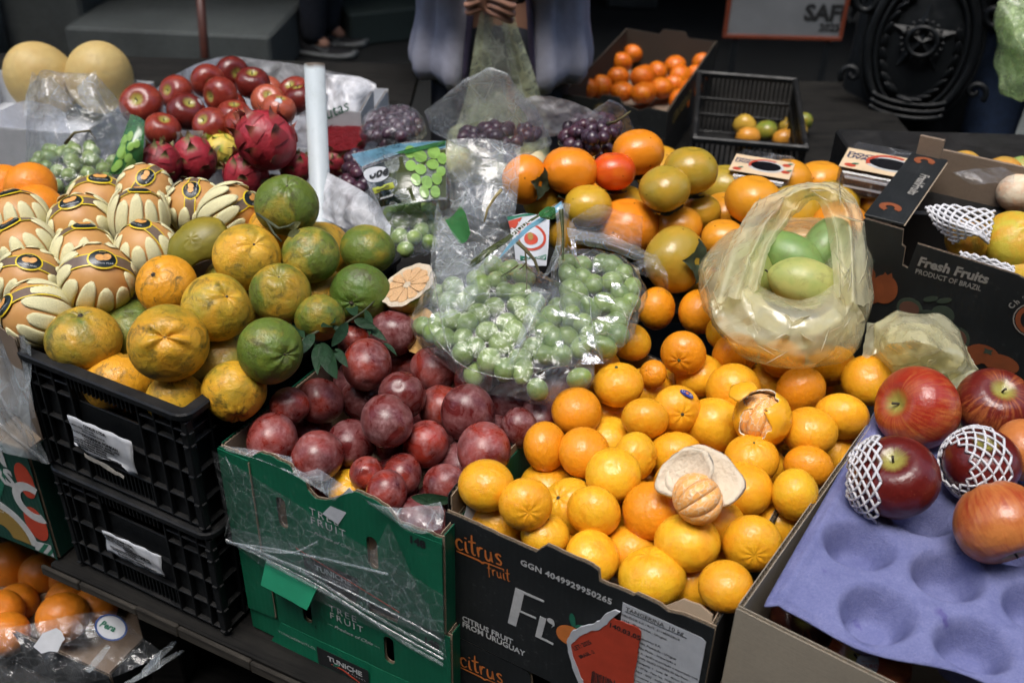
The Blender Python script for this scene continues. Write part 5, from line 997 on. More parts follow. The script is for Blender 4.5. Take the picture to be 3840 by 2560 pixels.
for i, rec in enumerate(FRUIT['pear']):
    x, y, z, r, ax, ay, az, hid, lab, fl = rec; r *= .93
    t = empty('wrapped_pear', (x, y, z)); tag(t, lab, 'pear', 'foam-wrapped pears'); t.rotation_mode = 'QUATERNION'; t.rotation_quaternion = basis_quat((ax, ay, az), PSPIN[i]); t.scale = (r, r, r)
    f = obj('fruit', KIT['pear'][i % 2], SK['pear'], t); f.color = (.52, .27, .085, .5)
    nf = 12; off = RNG.uniform(0, .4)
    low = .25 if i in (9, 2) else RNG.uniform(-.02, .12)
    for k in range(nf):
        o = obj('foam_finger', FING[k % 3], M['foam'], t, rot=(RNG.uniform(-.03, .03), -low*0, off+2*math.pi*k/nf)); s = 1+RNG.uniform(-.01, .02); o.scale = (s, s, s+RNG.uniform(-.05, .10)+(.25 if i in (7, 9) else 0))
    obj('band', BAND, M['band'], t); obj('band_edge', EDGE_A, M['band_edge'], t); obj('band_edge', EDGE_B, M['band_edge'], t)
    l_ = obj('oval_label', OV1, M['band_edge'], t); obj('label_face', OV2, M['label_black'], l_)
    a = obj('pear_print', OV3, M['label_pear'], l_, (-.07, .0, -.002)); obj('pear_print', OV3, M['label_pear'], l_, (.10, .02, -.002), (0, 0, .5))
    text('BROWN PEAR', .075, l_, M['ink_white'], (0, -.215, 1.068), (0, 0, 0), align='CENTER', spacing=1.2); text('#4408', .07, l_, M['ink_gold'], (0, .155, 1.070), (0, 0, 0), align='CENTER')
# ------------------------------------------------------------------ dragon fruits
def bract_me():
    """pointed scale that hugs the fruit and curls away at its tip"""
    V, Fc = [], []; n, m = 9, 5
    for i in range(n):
        q = i/(n-1); w = .36*(1-q**1.7)+.010; zz = .80*q; lift = .085+.42*max(0, q-.5)**2/.2+.08*q
        for j in range(m):
            x = w*(-1+2*j/(m-1)); V.append((x, math.sqrt(max(.05, 1-x*x-zz*zz))-1+lift, zz))
    return mesh('scale', V, grid_faces(n, m), True)
BRACT = bract_me()
def bract_mat(name, c1, c2):
    m, t, b = new_mat(name); tc = t.nodes.new('ShaderNodeTexCoord'); sp = nd(t, 'ShaderNodeSeparateXYZ'); t.links.new(tc.outputs['Object'], sp.inputs[0])
    n = noise_n(t, coords(t), 6, 4); f = math_n(t, 'ADD', sp.outputs[2], math_n(t, 'MULTIPLY', math_n(t, 'SUBTRACT', n, .5), .25))
    t.links.new(ramp(t, f, [(.24, c1), (.50, c2)]), b.inputs['Base Color']); b.inputs['Roughness'].default_value = .45; return m
M['bract'] = bract_mat('bract_pink', (.30, .022, .035), (.17, .15, .06)); M['bract_y'] = bract_mat('bract_yellow', (.62, .46, .07), (.25, .36, .05)); M['bract_dry'] = bract_mat('bract_dry', (.24, .016, .022), (.20, .05, .03))
M['pitaya'] = simple('pitaya_skin', (.32, .022, .035), .42, 4, .3, .2, dist=.02); M['pitaya_y'] = simple('pitaya_yellow', (.60, .46, .08), .45, 4, .2, .2, dist=.02); M['pitaya_dark'] = simple('pitaya_dark', (.20, .012, .020), .45, 4, .3, .2, dist=.02)
PIT = fruit_me('pitaya', lambda T, P: f_egg(T, P, 1.12), seed=101, amp=.03)
for i, rec in enumerate(FRUIT['dragon_fruit']):
    x, y, z, r, ax, ay, az, hid, lab, fl = rec
    t = empty('dragon_fruit', (x, y, z)); tag(t, lab, 'dragon fruit', 'dragon fruits'); t.rotation_mode = 'QUATERNION'; t.rotation_quaternion = axis_quat((ax, ay, az), RNG.uniform(0, 6)); t.scale = (r*.93,)*3
    obj('fruit', PIT, M['pitaya_y'] if 'y' in fl else M['pitaya_dark'] if i in (1, 6) else M['pitaya'], t)
    n = 24 if i == 2 else 18
    for k in range(n):
        q = (k+.5)/n; th = math.acos(1-1.75*q); ph = 2.4*k
        nrm = Vector((math.sin(th)*math.cos(ph), math.sin(th)*math.sin(ph), 1.12*math.cos(th)))
        up = Vector((math.cos(th)*math.cos(ph), math.cos(th)*math.sin(ph), -math.sin(th)))*-1
        nn = Vector((math.sin(th)*math.cos(ph), math.sin(th)*math.sin(ph), math.cos(th)))
        s = RNG.uniform(.72, 1.0)*(.85 if th < .7 else 1)*(1.0 if i == 2 else 1); m_ = Matrix((up.cross(nn)*-1, nn, up)).transposed()
        o = obj('scale', BRACT, M['bract_y'] if 'y' in fl else M['bract_dry'] if i == 2 else M['bract'], t, nrm*.97, (m_ @ Matrix.Rotation(RNG.uniform(-.3, .3), 3, 'Y')).to_quaternion(), s)
# cut dragon fruit right of the post
t = empty('cut_dragon_fruit', atd(790, 312, 1.93)); tag(t, 'halved dragon fruit showing crimson flesh, right of the white post', 'dragon fruit'); R_ = .043
def bowl_me(name, n=28, m=9, depth=1.0):
    V, Fc = [], []
    for i in range(n):
        a = 2*math.pi*i/n
        for j in range(m): q = j/(m-1)*math.pi/2; V.append((math.cos(a)*math.cos(q), math.sin(a)*math.cos(q), -depth*math.sin(q)))
    Fc = grid_faces(n, m, True); return mesh(name, V, Fc, True)
BOWL = bowl_me('rind'); t.rotation_mode = 'QUATERNION'; t.rotation_quaternion = axis_quat((-.05, -.25, .95), 0); t.scale = (R_, R_, R_*.95)
obj('rind', BOWL, M['pitaya'], t); M['flesh'] = simple('crimson_flesh', (.16, .006, .010), .35, 14, .5, .6, dist=.05)
def face_me(name, r=.95, bumpy=.03, n=28, m=7, seed=1):
    rr = random.Random(seed); V = [(0, 0, .03)]
    for j in range(1, m):
        for i in range(n): a = 2*math.pi*i/n; q = r*j/(m-1); V.append((q*math.cos(a), q*math.sin(a), rr.uniform(-bumpy, bumpy)*(1 if j < m-1 else 0)))
    Fc = [(0, 1+i, 1+(i+1) % n) for i in range(n)]
    for j in range(m-2):
        for i in range(n): a = 1+j*n+i; b = 1+j*n+(i+1) % n; Fc.append((a, a+n, b+n, b))
    return mesh(name, V, Fc, True)
obj('flesh', face_me('flesh'), M['flesh'], t, (0, 0, -.06))
for k in range(9): a = k*.7; obj('scale', BRACT, M['bract'], t, (.96*math.cos(a), .96*math.sin(a), -.25-.2*(k % 2)), (0, 0, a-math.pi/2), .7)
# ------------------------------------------------------------------ opened citrus: pith, segments
M['pith'] = simple('pith', (.66, .56, .42), .8, 14, .12, .5, dist=.03); 
def seg_mat():
    m, t, b = new_mat('segment'); co = coords(t); mp = nd(t, 'ShaderNodeMapping', {'Vector': co, 'Scale': (1, 1, .45)})
    v = nd(t, 'ShaderNodeTexVoronoi', {'Vector': mp.outputs[0], 'Scale': 7, 'Randomness': 1}, feature='DISTANCE_TO_EDGE').outputs['Distance']; n = noise_n(t, co, 4, 5, .65)
    f = math_n(t, 'MULTIPLY', ramp(t, v, [(.015, (1,)*3), (.10, (0,)*3)]), ramp(t, n, [(.36, (.25,)*3), (.62, (1,)*3)]))
    t.links.new(mix(t, f, (.86, .40, .10), (.84, .68, .48)), b.inputs['Base Color']); b.inputs['Roughness'].default_value = .35; bump(t, b, f, .3, .02); return m
M['segment'] = seg_mat()
def lune_me(half=.345, n=10, m=6):
    """one citrus segment: a wedge with a rounded back"""
    V, Fc = [], []
    for i in range(n):
        th = .12+(math.pi-.24)*i/(n-1)
        V.append((.10*math.sin(th), 0, .86*math.cos(th)))
        for j in range(m):
            s = -1+2*j/(m-1); a = s*half; r = 1-.10*s*s; V.append((r*math.sin(th)*math.cos(a), r*math.sin(th)*math.sin(a), .88*math.cos(th)))
    k = m+1
    for i in range(n-1):
        for j in range(k-1): a = i*k+j; Fc.append((a, a+1, a+k+1, a+k))
        a = i*k; Fc.append((a+k-1, a, a+k, a+2*k-1))
    return mesh('segment', V, Fc, True)
LUNE = lune_me()
def shell(name, r, extent, wob, seed, thick=.12, parent=None, inner=None, outer=None, n=36, m=9, sq=1.0, gash=0.0):
    """piece of peel: a spherical patch round +z with an uneven outline; pith on the inside"""
    rr = random.Random(seed); ph = [rr.uniform(0, 6.28) for _ in range(4)]; V = []; N = 0
    for lay in (1.0, 1.0-thick):
        V.append((0, 0, lay))
        for j in range(1, m):
            for i in range(n):
                a = 2*math.pi*i/n; e = extent*(1+wob*(math.sin(2*a+ph[0])*.5+math.sin(3*a+ph[1])*.35+math.sin(7*a+ph[2])*.15))-gash*abs(math.cos(a))**1.5+(.10*math.sin(9*a+ph[3])+.06*math.sin(17*a) if gash else 0); th = e*j/(m-1); q = lay*(1-.02*math.sin(5*a+3*j))
                V.append((q*math.sin(th)*math.cos(a), q*math.sin(th)*math.sin(a)*sq, q*math.cos(th)))
    N = 1+(m-1)*n; Fc, mi = [], []
    for lay in (0, 1):
        o_ = lay*N
        for i in range(n): f = (o_, o_+1+i, o_+1+(i+1) % n); Fc.append(f if not lay else f[::-1]); mi.append(lay)
        for j in range(m-2):
            for i in range(n): a = o_+1+j*n+i; b = o_+1+j*n+(i+1) % n; f = (a, a+n, b+n, b); Fc.append(f if not lay else f[::-1]); mi.append(lay)
    for i in range(n): a = 1+(m-2)*n+i; b = 1+(m-2)*n+(i+1) % n; Fc.append((a, a+N, b+N, b)); mi.append(1)
    me = mesh(name, [Vector(v)*r for v in V], Fc, True, (outer, inner), mi); return obj(name, me, None, parent)
TS = SK['tangerine']
# fully peeled one
c = at(1590, 1118, .915); t = empty('peeled_tangerine', c); tag(t, 'peeled tangerine, white pith opened like petals above bare segments', 'tangerine')
tocam = (CAM_O-c).normalized()
def put(o, p, nrm, ang=0): o.location = p-t.location; o.rotation_mode = 'QUATERNION'; o.rotation_quaternion = basis_quat(nrm, ang); o.color = (*PALE, .5)
o = shell('peel_flap', .070, .56, .16, 4, .08, t, M['pith'], TS); put(o, at(1622, 1062, .915)+tocam*.092, -tocam*.95-CAM_U*.30-CAM_R*.06, .3); o.scale = (1.0, .92, .9)
o = shell('peel_flap', .060, .56, .20, 9, .08, t, M['pith'], TS); put(o, at(1540, 1078, .915)+tocam*.080, -tocam*.9-CAM_U*.10+CAM_R*.35, .9); o.scale = (.72, 1.0, .9)
sg = at(1602, 1145, .918); o = obj('segment_core', BTN, M['pith'], t); bpy.data.objects.remove(o)
for k in range(9):
    o = obj('segment', LUNE, M['segment'], t, sg-t.location+tocam*.010, (basis_quat((.75, .35, .35), .2) @ Quaternion((0, 0, 1), k*2*math.pi/9)), (.0265, .0265, .027))
# half torn one
rec_c = at(1751, 960, .905); t = empty('torn_tangerine', rec_c); tag(t, 'torn-open tangerine with segments showing in the split peel', 'tangerine'); tocam = (CAM_O-rec_c).normalized()
o = shell('peel', .0325, 2.85, .02, 5, .06, t, M['pith'], TS, 56, 18, gash=.95); o.rotation_mode = 'QUATERNION'; o.rotation_quaternion = basis_quat(-tocam*.85-CAM_U*.35+CAM_R*.25, 1.9); o.scale = (1, 1, .92); o.color = (*MID, .5)
for k in range(9): obj('segment', LUNE, M['segment'], t, (0, 0, 0), basis_quat((.2, .2, .9), k*2*math.pi/9), .0302)
o = shell('peel_flap', .030, .50, .3, 12, .09, t, M['pith'], TS); o.location = at(1716, 935, .925)-rec_c; o.rotation_mode = 'QUATERNION'; o.rotation_quaternion = basis_quat(tocam*.6+CAM_U*.7-CAM_R*.2, 1.0); o.color = (*MID, .5); o.location += tocam*-.012
# cut half beside the grape bag
hc = at(936, 655, .945); t = empty('tangerine_half', hc); tag(t, 'tangerine half with its pale orange cut face up, beside the grape bag', 'tangerine'); t.rotation_mode = 'QUATERNION'; t.rotation_quaternion = axis_quat((-.40, -.18, .90), .5); t.scale = (.036,)*3
o = obj('rind', BOWL, SK['ponkan'], t); o.color = (.42, .30, .03, .6); o.scale = (1.03, 1.03, .98)
def ring_me(r0, r1, n=40, wob=.03):
    V = []
    for i in range(n): a = 2*math.pi*i/n; k = 1+wob*math.sin(5*a)*.5+wob*math.sin(11*a); V += [(r0*math.cos(a), r0*math.sin(a), .012), (r1*k*math.cos(a), r1*k*math.sin(a), .02+.03*math.sin(3*a))]
    return mesh('pith_ring', V, [(2*i, 2*i+1, (2*i+3) % (2*n), (2*i+2) % (2*n)) for i in range(n)], True)
obj('pith_ring', ring_me(.80, 1.03), M['pith'], t); obj('pith_disc', face_me('pith_disc', .9, .01), M['pith'], t, (0, 0, -.03))
def wedge_me():
    V, n = [], 9
    pts = [(.12, 0)]+[(.30, -.085), (.55, -.165), (.76, -.20), (.84, -.10), (.86, 0), (.84, .10), (.76, .20), (.55, .165), (.30, .085)]
    V = [(x, y, 0) for x, y in pts]+[(x*.97+.01, y*.93, .05) for x, y in pts]; m = len(pts)
    return mesh('segment', V, [tuple(range(m, 2*m))]+[(i, (i+1) % m, m+(i+1) % m, m+i) for i in range(m)])
WEDGE = wedge_me(); M['pulp'] = simple('pulp', (.72, .44, .22), .3, 22, .35, .5, dist=.02)
for k in range(11): obj('segment', WEDGE, M['pulp'], t, (0, 0, -.012), (0, 0, k*2*math.pi/11), (1, .95, RNG.uniform(.8, 1.3)))
obj('core', face_me('core', .15, .02), M['pith'], t, (0, 0, .035))
# empty half peel among the crate fruit
hc = at(464, 566, .965); t = shell('empty_peel', .046, 1.15, .30, 21, .07, None, M['pith'], SK['ponkan']); t.location = hc-(CAM_O-hc).normalized()*.012; t.rotation_mode = 'QUATERNION'; t.rotation_quaternion = basis_quat((-.1, -.55, .55), .5); t.scale = (1.0, .78, .75); t.color = (.40, .27, .02, .62)
tag(t, 'empty scoop of green-brown peel lying among the crate tangerines', 'peel')
# cut plum
pc = at(960, 757, .905); t = empty('plum_half', pc); tag(t, 'plum half showing yellow flesh at the edge of the grape bag', 'plum'); t.rotation_mode = 'QUATERNION'; t.rotation_quaternion = axis_quat((-.15, -.75, .62), 0); t.scale = (.026, .030, .028)
o = obj('skin', BOWL, SK['plum'], t); o.color = (.30, .022, .014, .5); obj('flesh', face_me('flesh', .985, .005, seed=4), simple('plum_flesh', (.62, .36, .11), .3, 5, .2), t, (0, 0, .0))
# little tangerine at the torn rim of the plum carton
o = place('tangerine', (*at(806, 1126, .815), .026, .1, -.3, .9, 1, 'small yellow tangerine among the plums at the torn carton edge', ''), PALE)
# ------------------------------------------------------------------ leaves
def leaf_me(L=1., w=.19, curl=.25, seed=0):
    V, n = [], 9
    for i in range(n):
        q = i/(n-1); ww = w*math.sin(math.pi*q**.85)**.9; zz = curl*math.sin(q*2.6+seed)*.35
        for s in (-1, 0, 1): V.append((s*ww, q*L, zz+(.22*ww if s else 0)))
    return mesh('leaf', V, [(i*3+j, i*3+j+1, i*3+j+4, i*3+j+3) for i in range(n-1) for j in range(2)], True)
LEAVES = [leaf_me(seed=k, curl=.15+.15*k, w=.17+.03*k) for k in range(3)]
M['leaf'] = simple('citrus_leaf', (.012, .036, .016), .5, 5, .35, .2, spec=.2, dist=.05); M['twig'] = simple('twig', (.05, .06, .03), .8, 8, .4)
def leaf(t, a, b, k, wid=1.0, roll=0.0):
    d = b-a; L = d.length; y_ = d.normalized(); z_ = (CAM_O-a).normalized(); z_ = (z_-y_*z_.dot(y_)).normalized(); x_ = y_.cross(z_)
    q = Matrix((x_, y_, z_)).transposed().to_quaternion() @ Quaternion((0, 1, 0), roll)
    return obj('leaf', LEAVES[k % 3], M['leaf'], t, a-t.location, q, (L*wid, L, L))
t = empty('leaf_sprig', at(760, 775, .925)); tag(t, 'citrus twig with dark green leaves between crate and plums', 'leaves')
tw = [(683, 790, .925), (705, 775, .93), (740, 755, .928), (790, 745, .926), (835, 715, .925), (868, 683, .935)]
obj('twig', tube_me([at(*p)-t.location for p in tw], [.002, .0018, .0016, .0015, .0012, .0005], 6), M['twig'], t)
for k, (a, b) in enumerate([((700, 778), (672, 742)), ((705, 775), (735, 800)), ((735, 758), (778, 735)), ((745, 752), (700, 752)), ((735, 795), (728, 858)), ((748, 795), (762, 862)), ((770, 800), (800, 845)), ((760, 750), (800, 770)), ((790, 745), (770, 792)), ((820, 728), (800, 690)), ((835, 716), (850, 770)), ((815, 735), (862, 752)), ((840, 745), (890, 785)), ((720, 770), (690, 815)), ((775, 745), (745, 725)), ((800, 742), (760, 778)), ((880, 790), (912, 815)), ((735, 800), (775, 812))]):
    leaf(t, at(*a, .925+.006*(k % 3)), at(*b, .918+.008*((k*7) % 3)), k, RNG.uniform(.6, .95), RNG.uniform(-.8, .8))
t = empty('dry_sprig', at(650, 520, 1.0)); tag(t, 'dry stalk with shrivelled leaf on the stalked tangerine', 'stalk')
obj('stalk', tube_me([at(x, y, z)-t.location for x, y, z in ((590, 490, 1.005), (615, 508, 1.005), (640, 525, 1.003), (662, 520, 1.003), (676, 512, 1.006))], [.0015, .0022, .002, .0016, .001], 6), M['twig'], t); obj('stalk', tube_me([at(x, y, z)-t.location for x, y, z in ((612, 506, 1.005), (628, 535, .999), (646, 555, .99))], .0015, 6), M['twig'], t)
M['dry_leaf'] = simple('dry_leaf', (.16, .17, .08), .6, 6, .3)
for a, b in (((662, 522), (692, 512)), ((660, 540), (690, 530))): (lambda o: (setattr(o.material_slots[0], 'link', 'OBJECT'), setattr(o.material_slots[0], 'material', M['dry_leaf'])))(leaf(t, at(*a, 1.0), at(*b, 1.004), 2, 1.3, .4))
t = empty('loose_leaf', at(985, 1130, .867)); tag(t, 'single green leaf lying beside the corner tangerine', 'leaf'); leaf(t, at(945, 1138, .868), at(1050, 1150, .868), 1, .7, .3); t.children[0].name = 'leaf_blade'
# blue oval sticker on the stickered tangerine
for o in TANGS:
    if 'blue sticker' in o['label'] and 'oval' in o['label']:
        q = o.rotation_quaternion; d = (at(1581, 899, .915)-o.location).normalized(); loc = q.inverted() @ d
        s = obj('blue_sticker', oval_me(.30, .17, 1.012, .06), simple('sticker_blue', (.02, .03, .20), .3), o, rot=basis_quat(loc, 0, q.inverted() @ (CAM_R-CAM_U*.7)))
        d_ = text('D', .20, s, M['ink_white'], (-.24, -.07, 1.02), (0, 0, 0)); text('R', .20, s, M['ink_white'], (.10, -.07, 1.02), (0, 0, 0)); obj('dot', oval_me(.07, .07, 1.022, .02), M['ink_orange'], s)
# ------------------------------------------------------------------ purple moulded tray with apples
def tray():
    A0 = at(1756, 1380, .892); ex = (at(2200, 1545, .880)-A0).normalized(); ey = (at(1975, 1000, .892)-A0).normalized(); ez = ex.cross(ey).normalized()
    W, Dp, nx, ny = .46, .37, 120, 96; px, py = .083, .078; V = []
    for i in range(nx+1):
        for j in range(ny+1):
            u, v_ = W*i/nx, Dp*j/ny; z = 0.0; best = 9
            row = round((v_-.040)/py)
            for rr_ in (row-1, row, row+1):
                off = .052 if rr_ % 2 else .092
                cu = off+round((u-off)/px)*px; cv = .040+rr_*py; d = math.hypot((u-cu)/1.0, (v_-cv)/1.0)
                if .02 < cu < W-.02 and 0 < cv < Dp: best = min(best, d); post_ = 0
            q = min(1, best/.037); cup = -(.036)*(.5+.5*math.cos(math.pi*min(1, max(0, (q-.45)/.55))))
            ridge = .007*max(0, q-.9)
            z = cup+ridge*(q**2)
            e = min(u, W-u, Dp-v_); z += -.004*math.exp(-(e/.006)**2)+(.003*math.exp(-((e-.012)/.004)**2))
            droop = -.006*math.exp(-v_/.04)*(.3+.7*math.sin(u*14+.9)**2)
            if v_ < .006: droop -= .004
            yy = v_+(.007*math.sin(u*38+1))*math.exp(-v_/.02)
            V.append(ex*u+ey*yy+ez*(z+droop))
    me = mesh('moulded_tray', V, grid_faces(nx+1, ny+1), True)
    m, t, b = new_mat('purple_pulp'); co = coords(t, False); n = noise_n(t, co, 480, 3, .7); n2 = noise_n(t, co, 20, 5, .6); fl = noise_n(t, co, 900, 2, .5); st_ = noise_n(t, co, 34, 3, .5)
    n4 = noise_n(t, co, 95, 8, .75); c = mix(t, ramp(t, math_n(t, 'ADD', math_n(t, 'MULTIPLY', n2, .5), math_n(t, 'MULTIPLY', n4, .5)), [(.36, (0,)*3), (.62, (1,)*3)]), (.128, .140, .29), (.200, .214, .39)); c = mix(t, ramp(t, n, [(.3, (.5,)*3), (.6, (0,)*3)]), c, (.10, .115, .27)); c = mix(t, ramp(t, fl, [(.72, (0,)*3), (.80, (.6,)*3)]), c, (.42, .42, .62)); c = mix(t, ramp(t, st_, [(.70, (0,)*3), (.78, (.75,)*3)]), c, (.07, .05, .22))
    t.links.new(c, b.inputs['Base Color']); b.inputs['Roughness'].default_value = .9; b.inputs['Specular IOR Level'].default_value = .15; bump(t, b, math_n(t, 'ADD', n, math_n(t, 'MULTIPLY', n4, 2.0)), .6, .0016)
    o = obj('moulded_tray', me, m, None, A0); s = o.modifiers.new('t', 'SOLIDIFY'); s.thickness = .0022; s.offset = -1
    tag(o, 'purple moulded pulp tray with empty cups and a drooping edge', 'tray'); return o
TRAY = tray()
# ------------------------------------------------------------------ white foam netting
M['net'] = simple('foam_net', (.58, .58, .60), .7, 60, .05)
def net_on_sphere(parent, center, r, axis, th0, th1, nu=22, rows=7, a0=0., a1=6.283, rs=.0022, ang=0., name='foam_net', sx=1.0):
    """expanded foam sleeve: two families of slanted strands around the fruit"""
    q = basis_quat(axis, ang); V, Fc = [], []
    bm = bmesh.new(); 
    for fam in (1, -1):
        for k in range(nu):
            pts, full = [], 2*math.pi
            for i in range(rows*4+1):
                s = i/(rows*4); th = th0+(th1-th0)*s; zig = (i % 8)/4; zig = zig if zig <= 1 else 2-zig
                a = full*k/nu+fam*(zig-.5)*full/nu*1.0
                if a0 <= (a % full) <= a1: pts.append(q @ Vector((math.sin(th)*math.cos(a)*sx, math.sin(th)*math.sin(a), math.cos(th)))*(r*(1+.012*math.sin(7*a+9*th))))
            if len(pts) > 2:
                me = tube_me(pts, rs, 5); bm.from_mesh(me); bpy.data.meshes.remove(me)
    me = bpy.data.meshes.new(name); bm.to_mesh(me); bm.free(); me.polygons.foreach_set('use_smooth', [True]*len(me.polygons))
    return obj(name, me, M['net'], parent, center)
def net_thing(label, center, *a, **k):
    o = net_on_sphere(None, center, *a, **k); o['kind'] = 'thing'; tag(o, label, 'foam net', 'white foam nets'); return o
a3 = APPLES[3]; net_thing('white foam net stretched over the dark apple', a3.location.copy(), a3.scale.x*1.035, (-.92, -.30, .20), .55, 1.62, 13, 4, rs=.0014)
a2 = APPLES[2]; net_thing('white foam net bunched behind the dark apple on the tray', a2.location.copy()+Vector((-.004, .004, -.004)), a2.scale.x*1.06, (-.93, .22, -.12), .45, 1.30, 14, 4, rs=.0015)
# paper sticker on the apple below the tray
a6 = APPLES[6]; q = a6.rotation_quaternion; d = (at(1995, 1532, .865)-a6.location).normalized()
s = obj('paper_sticker', oval_me(.30, .30, 1.0, .12), M['paper'], a6, rot=basis_quat(q.inverted() @ d, 0, q.inverted() @ CAM_R)); text('OURO', .13, s, M['ink_red'], (-.18, -.05, 1.03), (0, 0, 0)); text('FRUTAS DE', .06, s, M['ink_orange'], (-.16, .08, 1.03), (0, 0, 0))
# ------------------------------------------------------------------ thin film: crumpled sheets and bags
def crumple(P, amp, lam, seed, n=7):
    """creased height field: sharp straight folds at several sizes"""
    r = np.random.RandomState(seed); h = np.zeros(len(P))
    for i in range(n):
        d = r.normal(size=3); d /= np.linalg.norm(d); L = lam*r.uniform(.45, 1.5); ph = r.uniform(0, 2); w = r.uniform(.5, 1)*L/lam
        q = (P @ d)/L+ph+.18*np.sin((P @ r.normal(size=3))/lam*1.7); h += w*(np.abs((q % 2)-1)-.5)
    return amp*h/n*2.2
def np3(v): return np.array([tuple(x) for x in v])
class Patch:
    """film stretched over a grid of control points; ev(u, v) gives the surface so that prints can follow it"""
    def __init__(s, ctrl, amp=.004, lam=.03, seed=1):
        s.c = np.array([[tuple(p) for p in row] for row in ctrl], float); s.amp, s.lam, s.seed = amp, lam, seed
        a = s.c[0, 0]; e1 = s.c[-1, 0]-a+s.c[-1, -1]-s.c[0, -1]; e2 = s.c[0, -1]-a+s.c[-1, -1]-s.c[-1, 0]; n = np.cross(e1, e2); n /= np.linalg.norm(n)
        if n @ (np.array(CAM_O)-s.c.mean((0, 1))) < 0: n = -n
        s.n = n
    def _cr(s, A, q):
        n = len(A)
        if n == 2: return A[0][None]*(1-q)[:, None, None]+A[1][None]*q[:, None, None]
        x = q*(n-1); i = np.clip(x.astype(int), 0, n-2); f = (x-i)[:, None, None]; g = lambda k: A[np.clip(k, 0, n-1)]
        p0, p1, p2, p3 = g(i-1), g(i), g(i+1), g(i+2)
        return .5*(2*p1+(p2-p0)*f+(2*p0-5*p1+4*p2-p3)*f*f+(3*p1-p0-3*p2+p3)*f**3)
    def ev(s, u, v, lift=0.0):
        u = np.atleast_1d(np.asarray(u, float)); v = np.atleast_1d(np.asarray(v, float)); out = np.zeros((len(u), 3))
        rows = s._cr(s.c, u)                                  # len(u) x m x 3
        for k in range(len(u)): out[k] = s._cr(rows[k][:, None, :], v[k:k+1])[0, 0]
        return out+s.n*(crumple(out, s.amp, s.lam, s.seed)+crumple(out, s.amp*.4, s.lam*.4, s.seed+50)+lift)[:, None]
    def mesh(s, name, nu=30, nv=30, edge=.0):
        U, V = np.meshgrid(np.linspace(0, 1, nu), np.linspace(0, 1, nv), indexing='ij')
        return mesh(name, s.ev(U.ravel(), V.ravel()), grid_faces(nu, nv), True)
    def poly(s, name, pts, mat, parent, lift=.0006, sub=5):
        """print of the given outline (in patch coordinates), following the film"""
        pts = np.array(pts, float); c = pts.mean(0); V = [c]; n = len(pts)
        for k in range(1, sub+1): V += list(c+(pts-c)*k/sub)
        V = np.array(V); P = s.ev(V[:, 0], V[:, 1], lift)-np.array(parent.location)
        Fc = [(0, 1+i, 1+(i+1) % n) for i in range(n)]
        for k in range(sub-1):
            for i in range(n): a = 1+k*n+i; b = 1+k*n+(i+1) % n; Fc.append((a, a+n, b+n, b))
        return obj(name, mesh(name, P, Fc, True), mat, parent)
    def text(s, st, size, mat, parent, u, v, du, lift=.0012, bold=0, ref=None):
        """lettering lying along the patch from (u, v) in direction du"""
        p0 = s.ev(u, v, lift)[0]; p1 = s.ev(u+du[0], v+du[1], lift)[0]; x = Vector(p1-p0).normalized(); z = Vector(s.n); z = (z-x*z.dot(x)).normalized(); y = z.cross(x)
        o = text(st, size, parent, mat, Vector(p0)-parent.location, None, bold=bold); o.rotation_mode = 'QUATERNION'; o.rotation_quaternion = Matrix((x, y, z)).transposed().to_quaternion(); return o
def grid_at(rows): return [[at(*p) for p in r] for r in rows]
def sheet(name, ctrl, mat, parent=None, amp=.004, lam=.03, seed=1, nu=30, nv=30):
    P = Patch(ctrl, amp, lam, seed); me = P.mesh(name, nu, nv)
    loc = Vector(P.c.mean((0, 1)))
    if parent is not None: loc = parent.location
    me.transform(Matrix.Translation(-Vector(loc))); o = obj(name, me, mat, parent, (0, 0, 0) if parent is not None else loc); return P, o
def hull_me(name, pts, amp, lam, seed, maxe=.009, origin=(0, 0, 0)):
    bm = bmesh.new()
    for p in pts: bm.verts.new(p)
    r = bmesh.ops.convex_hull(bm, input=list(bm.verts)); junk = list({g for g in r['geom_interior']+r['geom_unused'] if isinstance(g, bmesh.types.BMVert)})
    if junk: bmesh.ops.delete(bm, geom=junk, context='VERTS')
    for _ in range(5):
        es = [e for e in bm.edges if e.calc_length() > maxe]
        if not es: break
        bmesh.ops.subdivide_edges(bm, edges=es, cuts=1, use_grid_fill=True); bmesh.ops.triangulate(bm, faces=list(bm.faces))
    bmesh.ops.smooth_vert(bm, verts=list(bm.verts), factor=.5, use_axis_x=True, use_axis_y=True, use_axis_z=True)
    bm.normal_update(); vs = list(bm.verts); P = np3([v.co for v in vs]); N = np3([v.normal for v in vs]); h = crumple(P, amp, lam, seed)+crumple(P, amp*.4, lam*.4, seed+50)
    for v, p, n, k in zip(vs, P, N, h): v.co = Vector(p+n*k)-Vector(origin)
    me = bpy.data.meshes.new(name); bm.to_mesh(me); bm.free(); me.polygons.foreach_set('use_smooth', [True]*len(me.polygons)); return me
def sphere_pts(cs, r, n=14):
    out = []
    for c in cs:
        for k in range(n):
            z = 1-2*(k+.5)/n; a = 2.4*k; q = math.sqrt(1-z*z); out.append(Vector(c)+Vector((q*math.cos(a), q*math.sin(a), z))*r)
    return out
F_CLEAR = film('clear_film', haze=.06, rough=.07, crinkle=60, cstr=.8, creases=.5); F_MILK = film('milky_film', haze=.20, hcol=(.74, .80, .82), rough=.16, crinkle=45, cstr=.45); F_WRAP = film('cling_film', haze=.045, rough=.08, crinkle=80, cstr=.5)
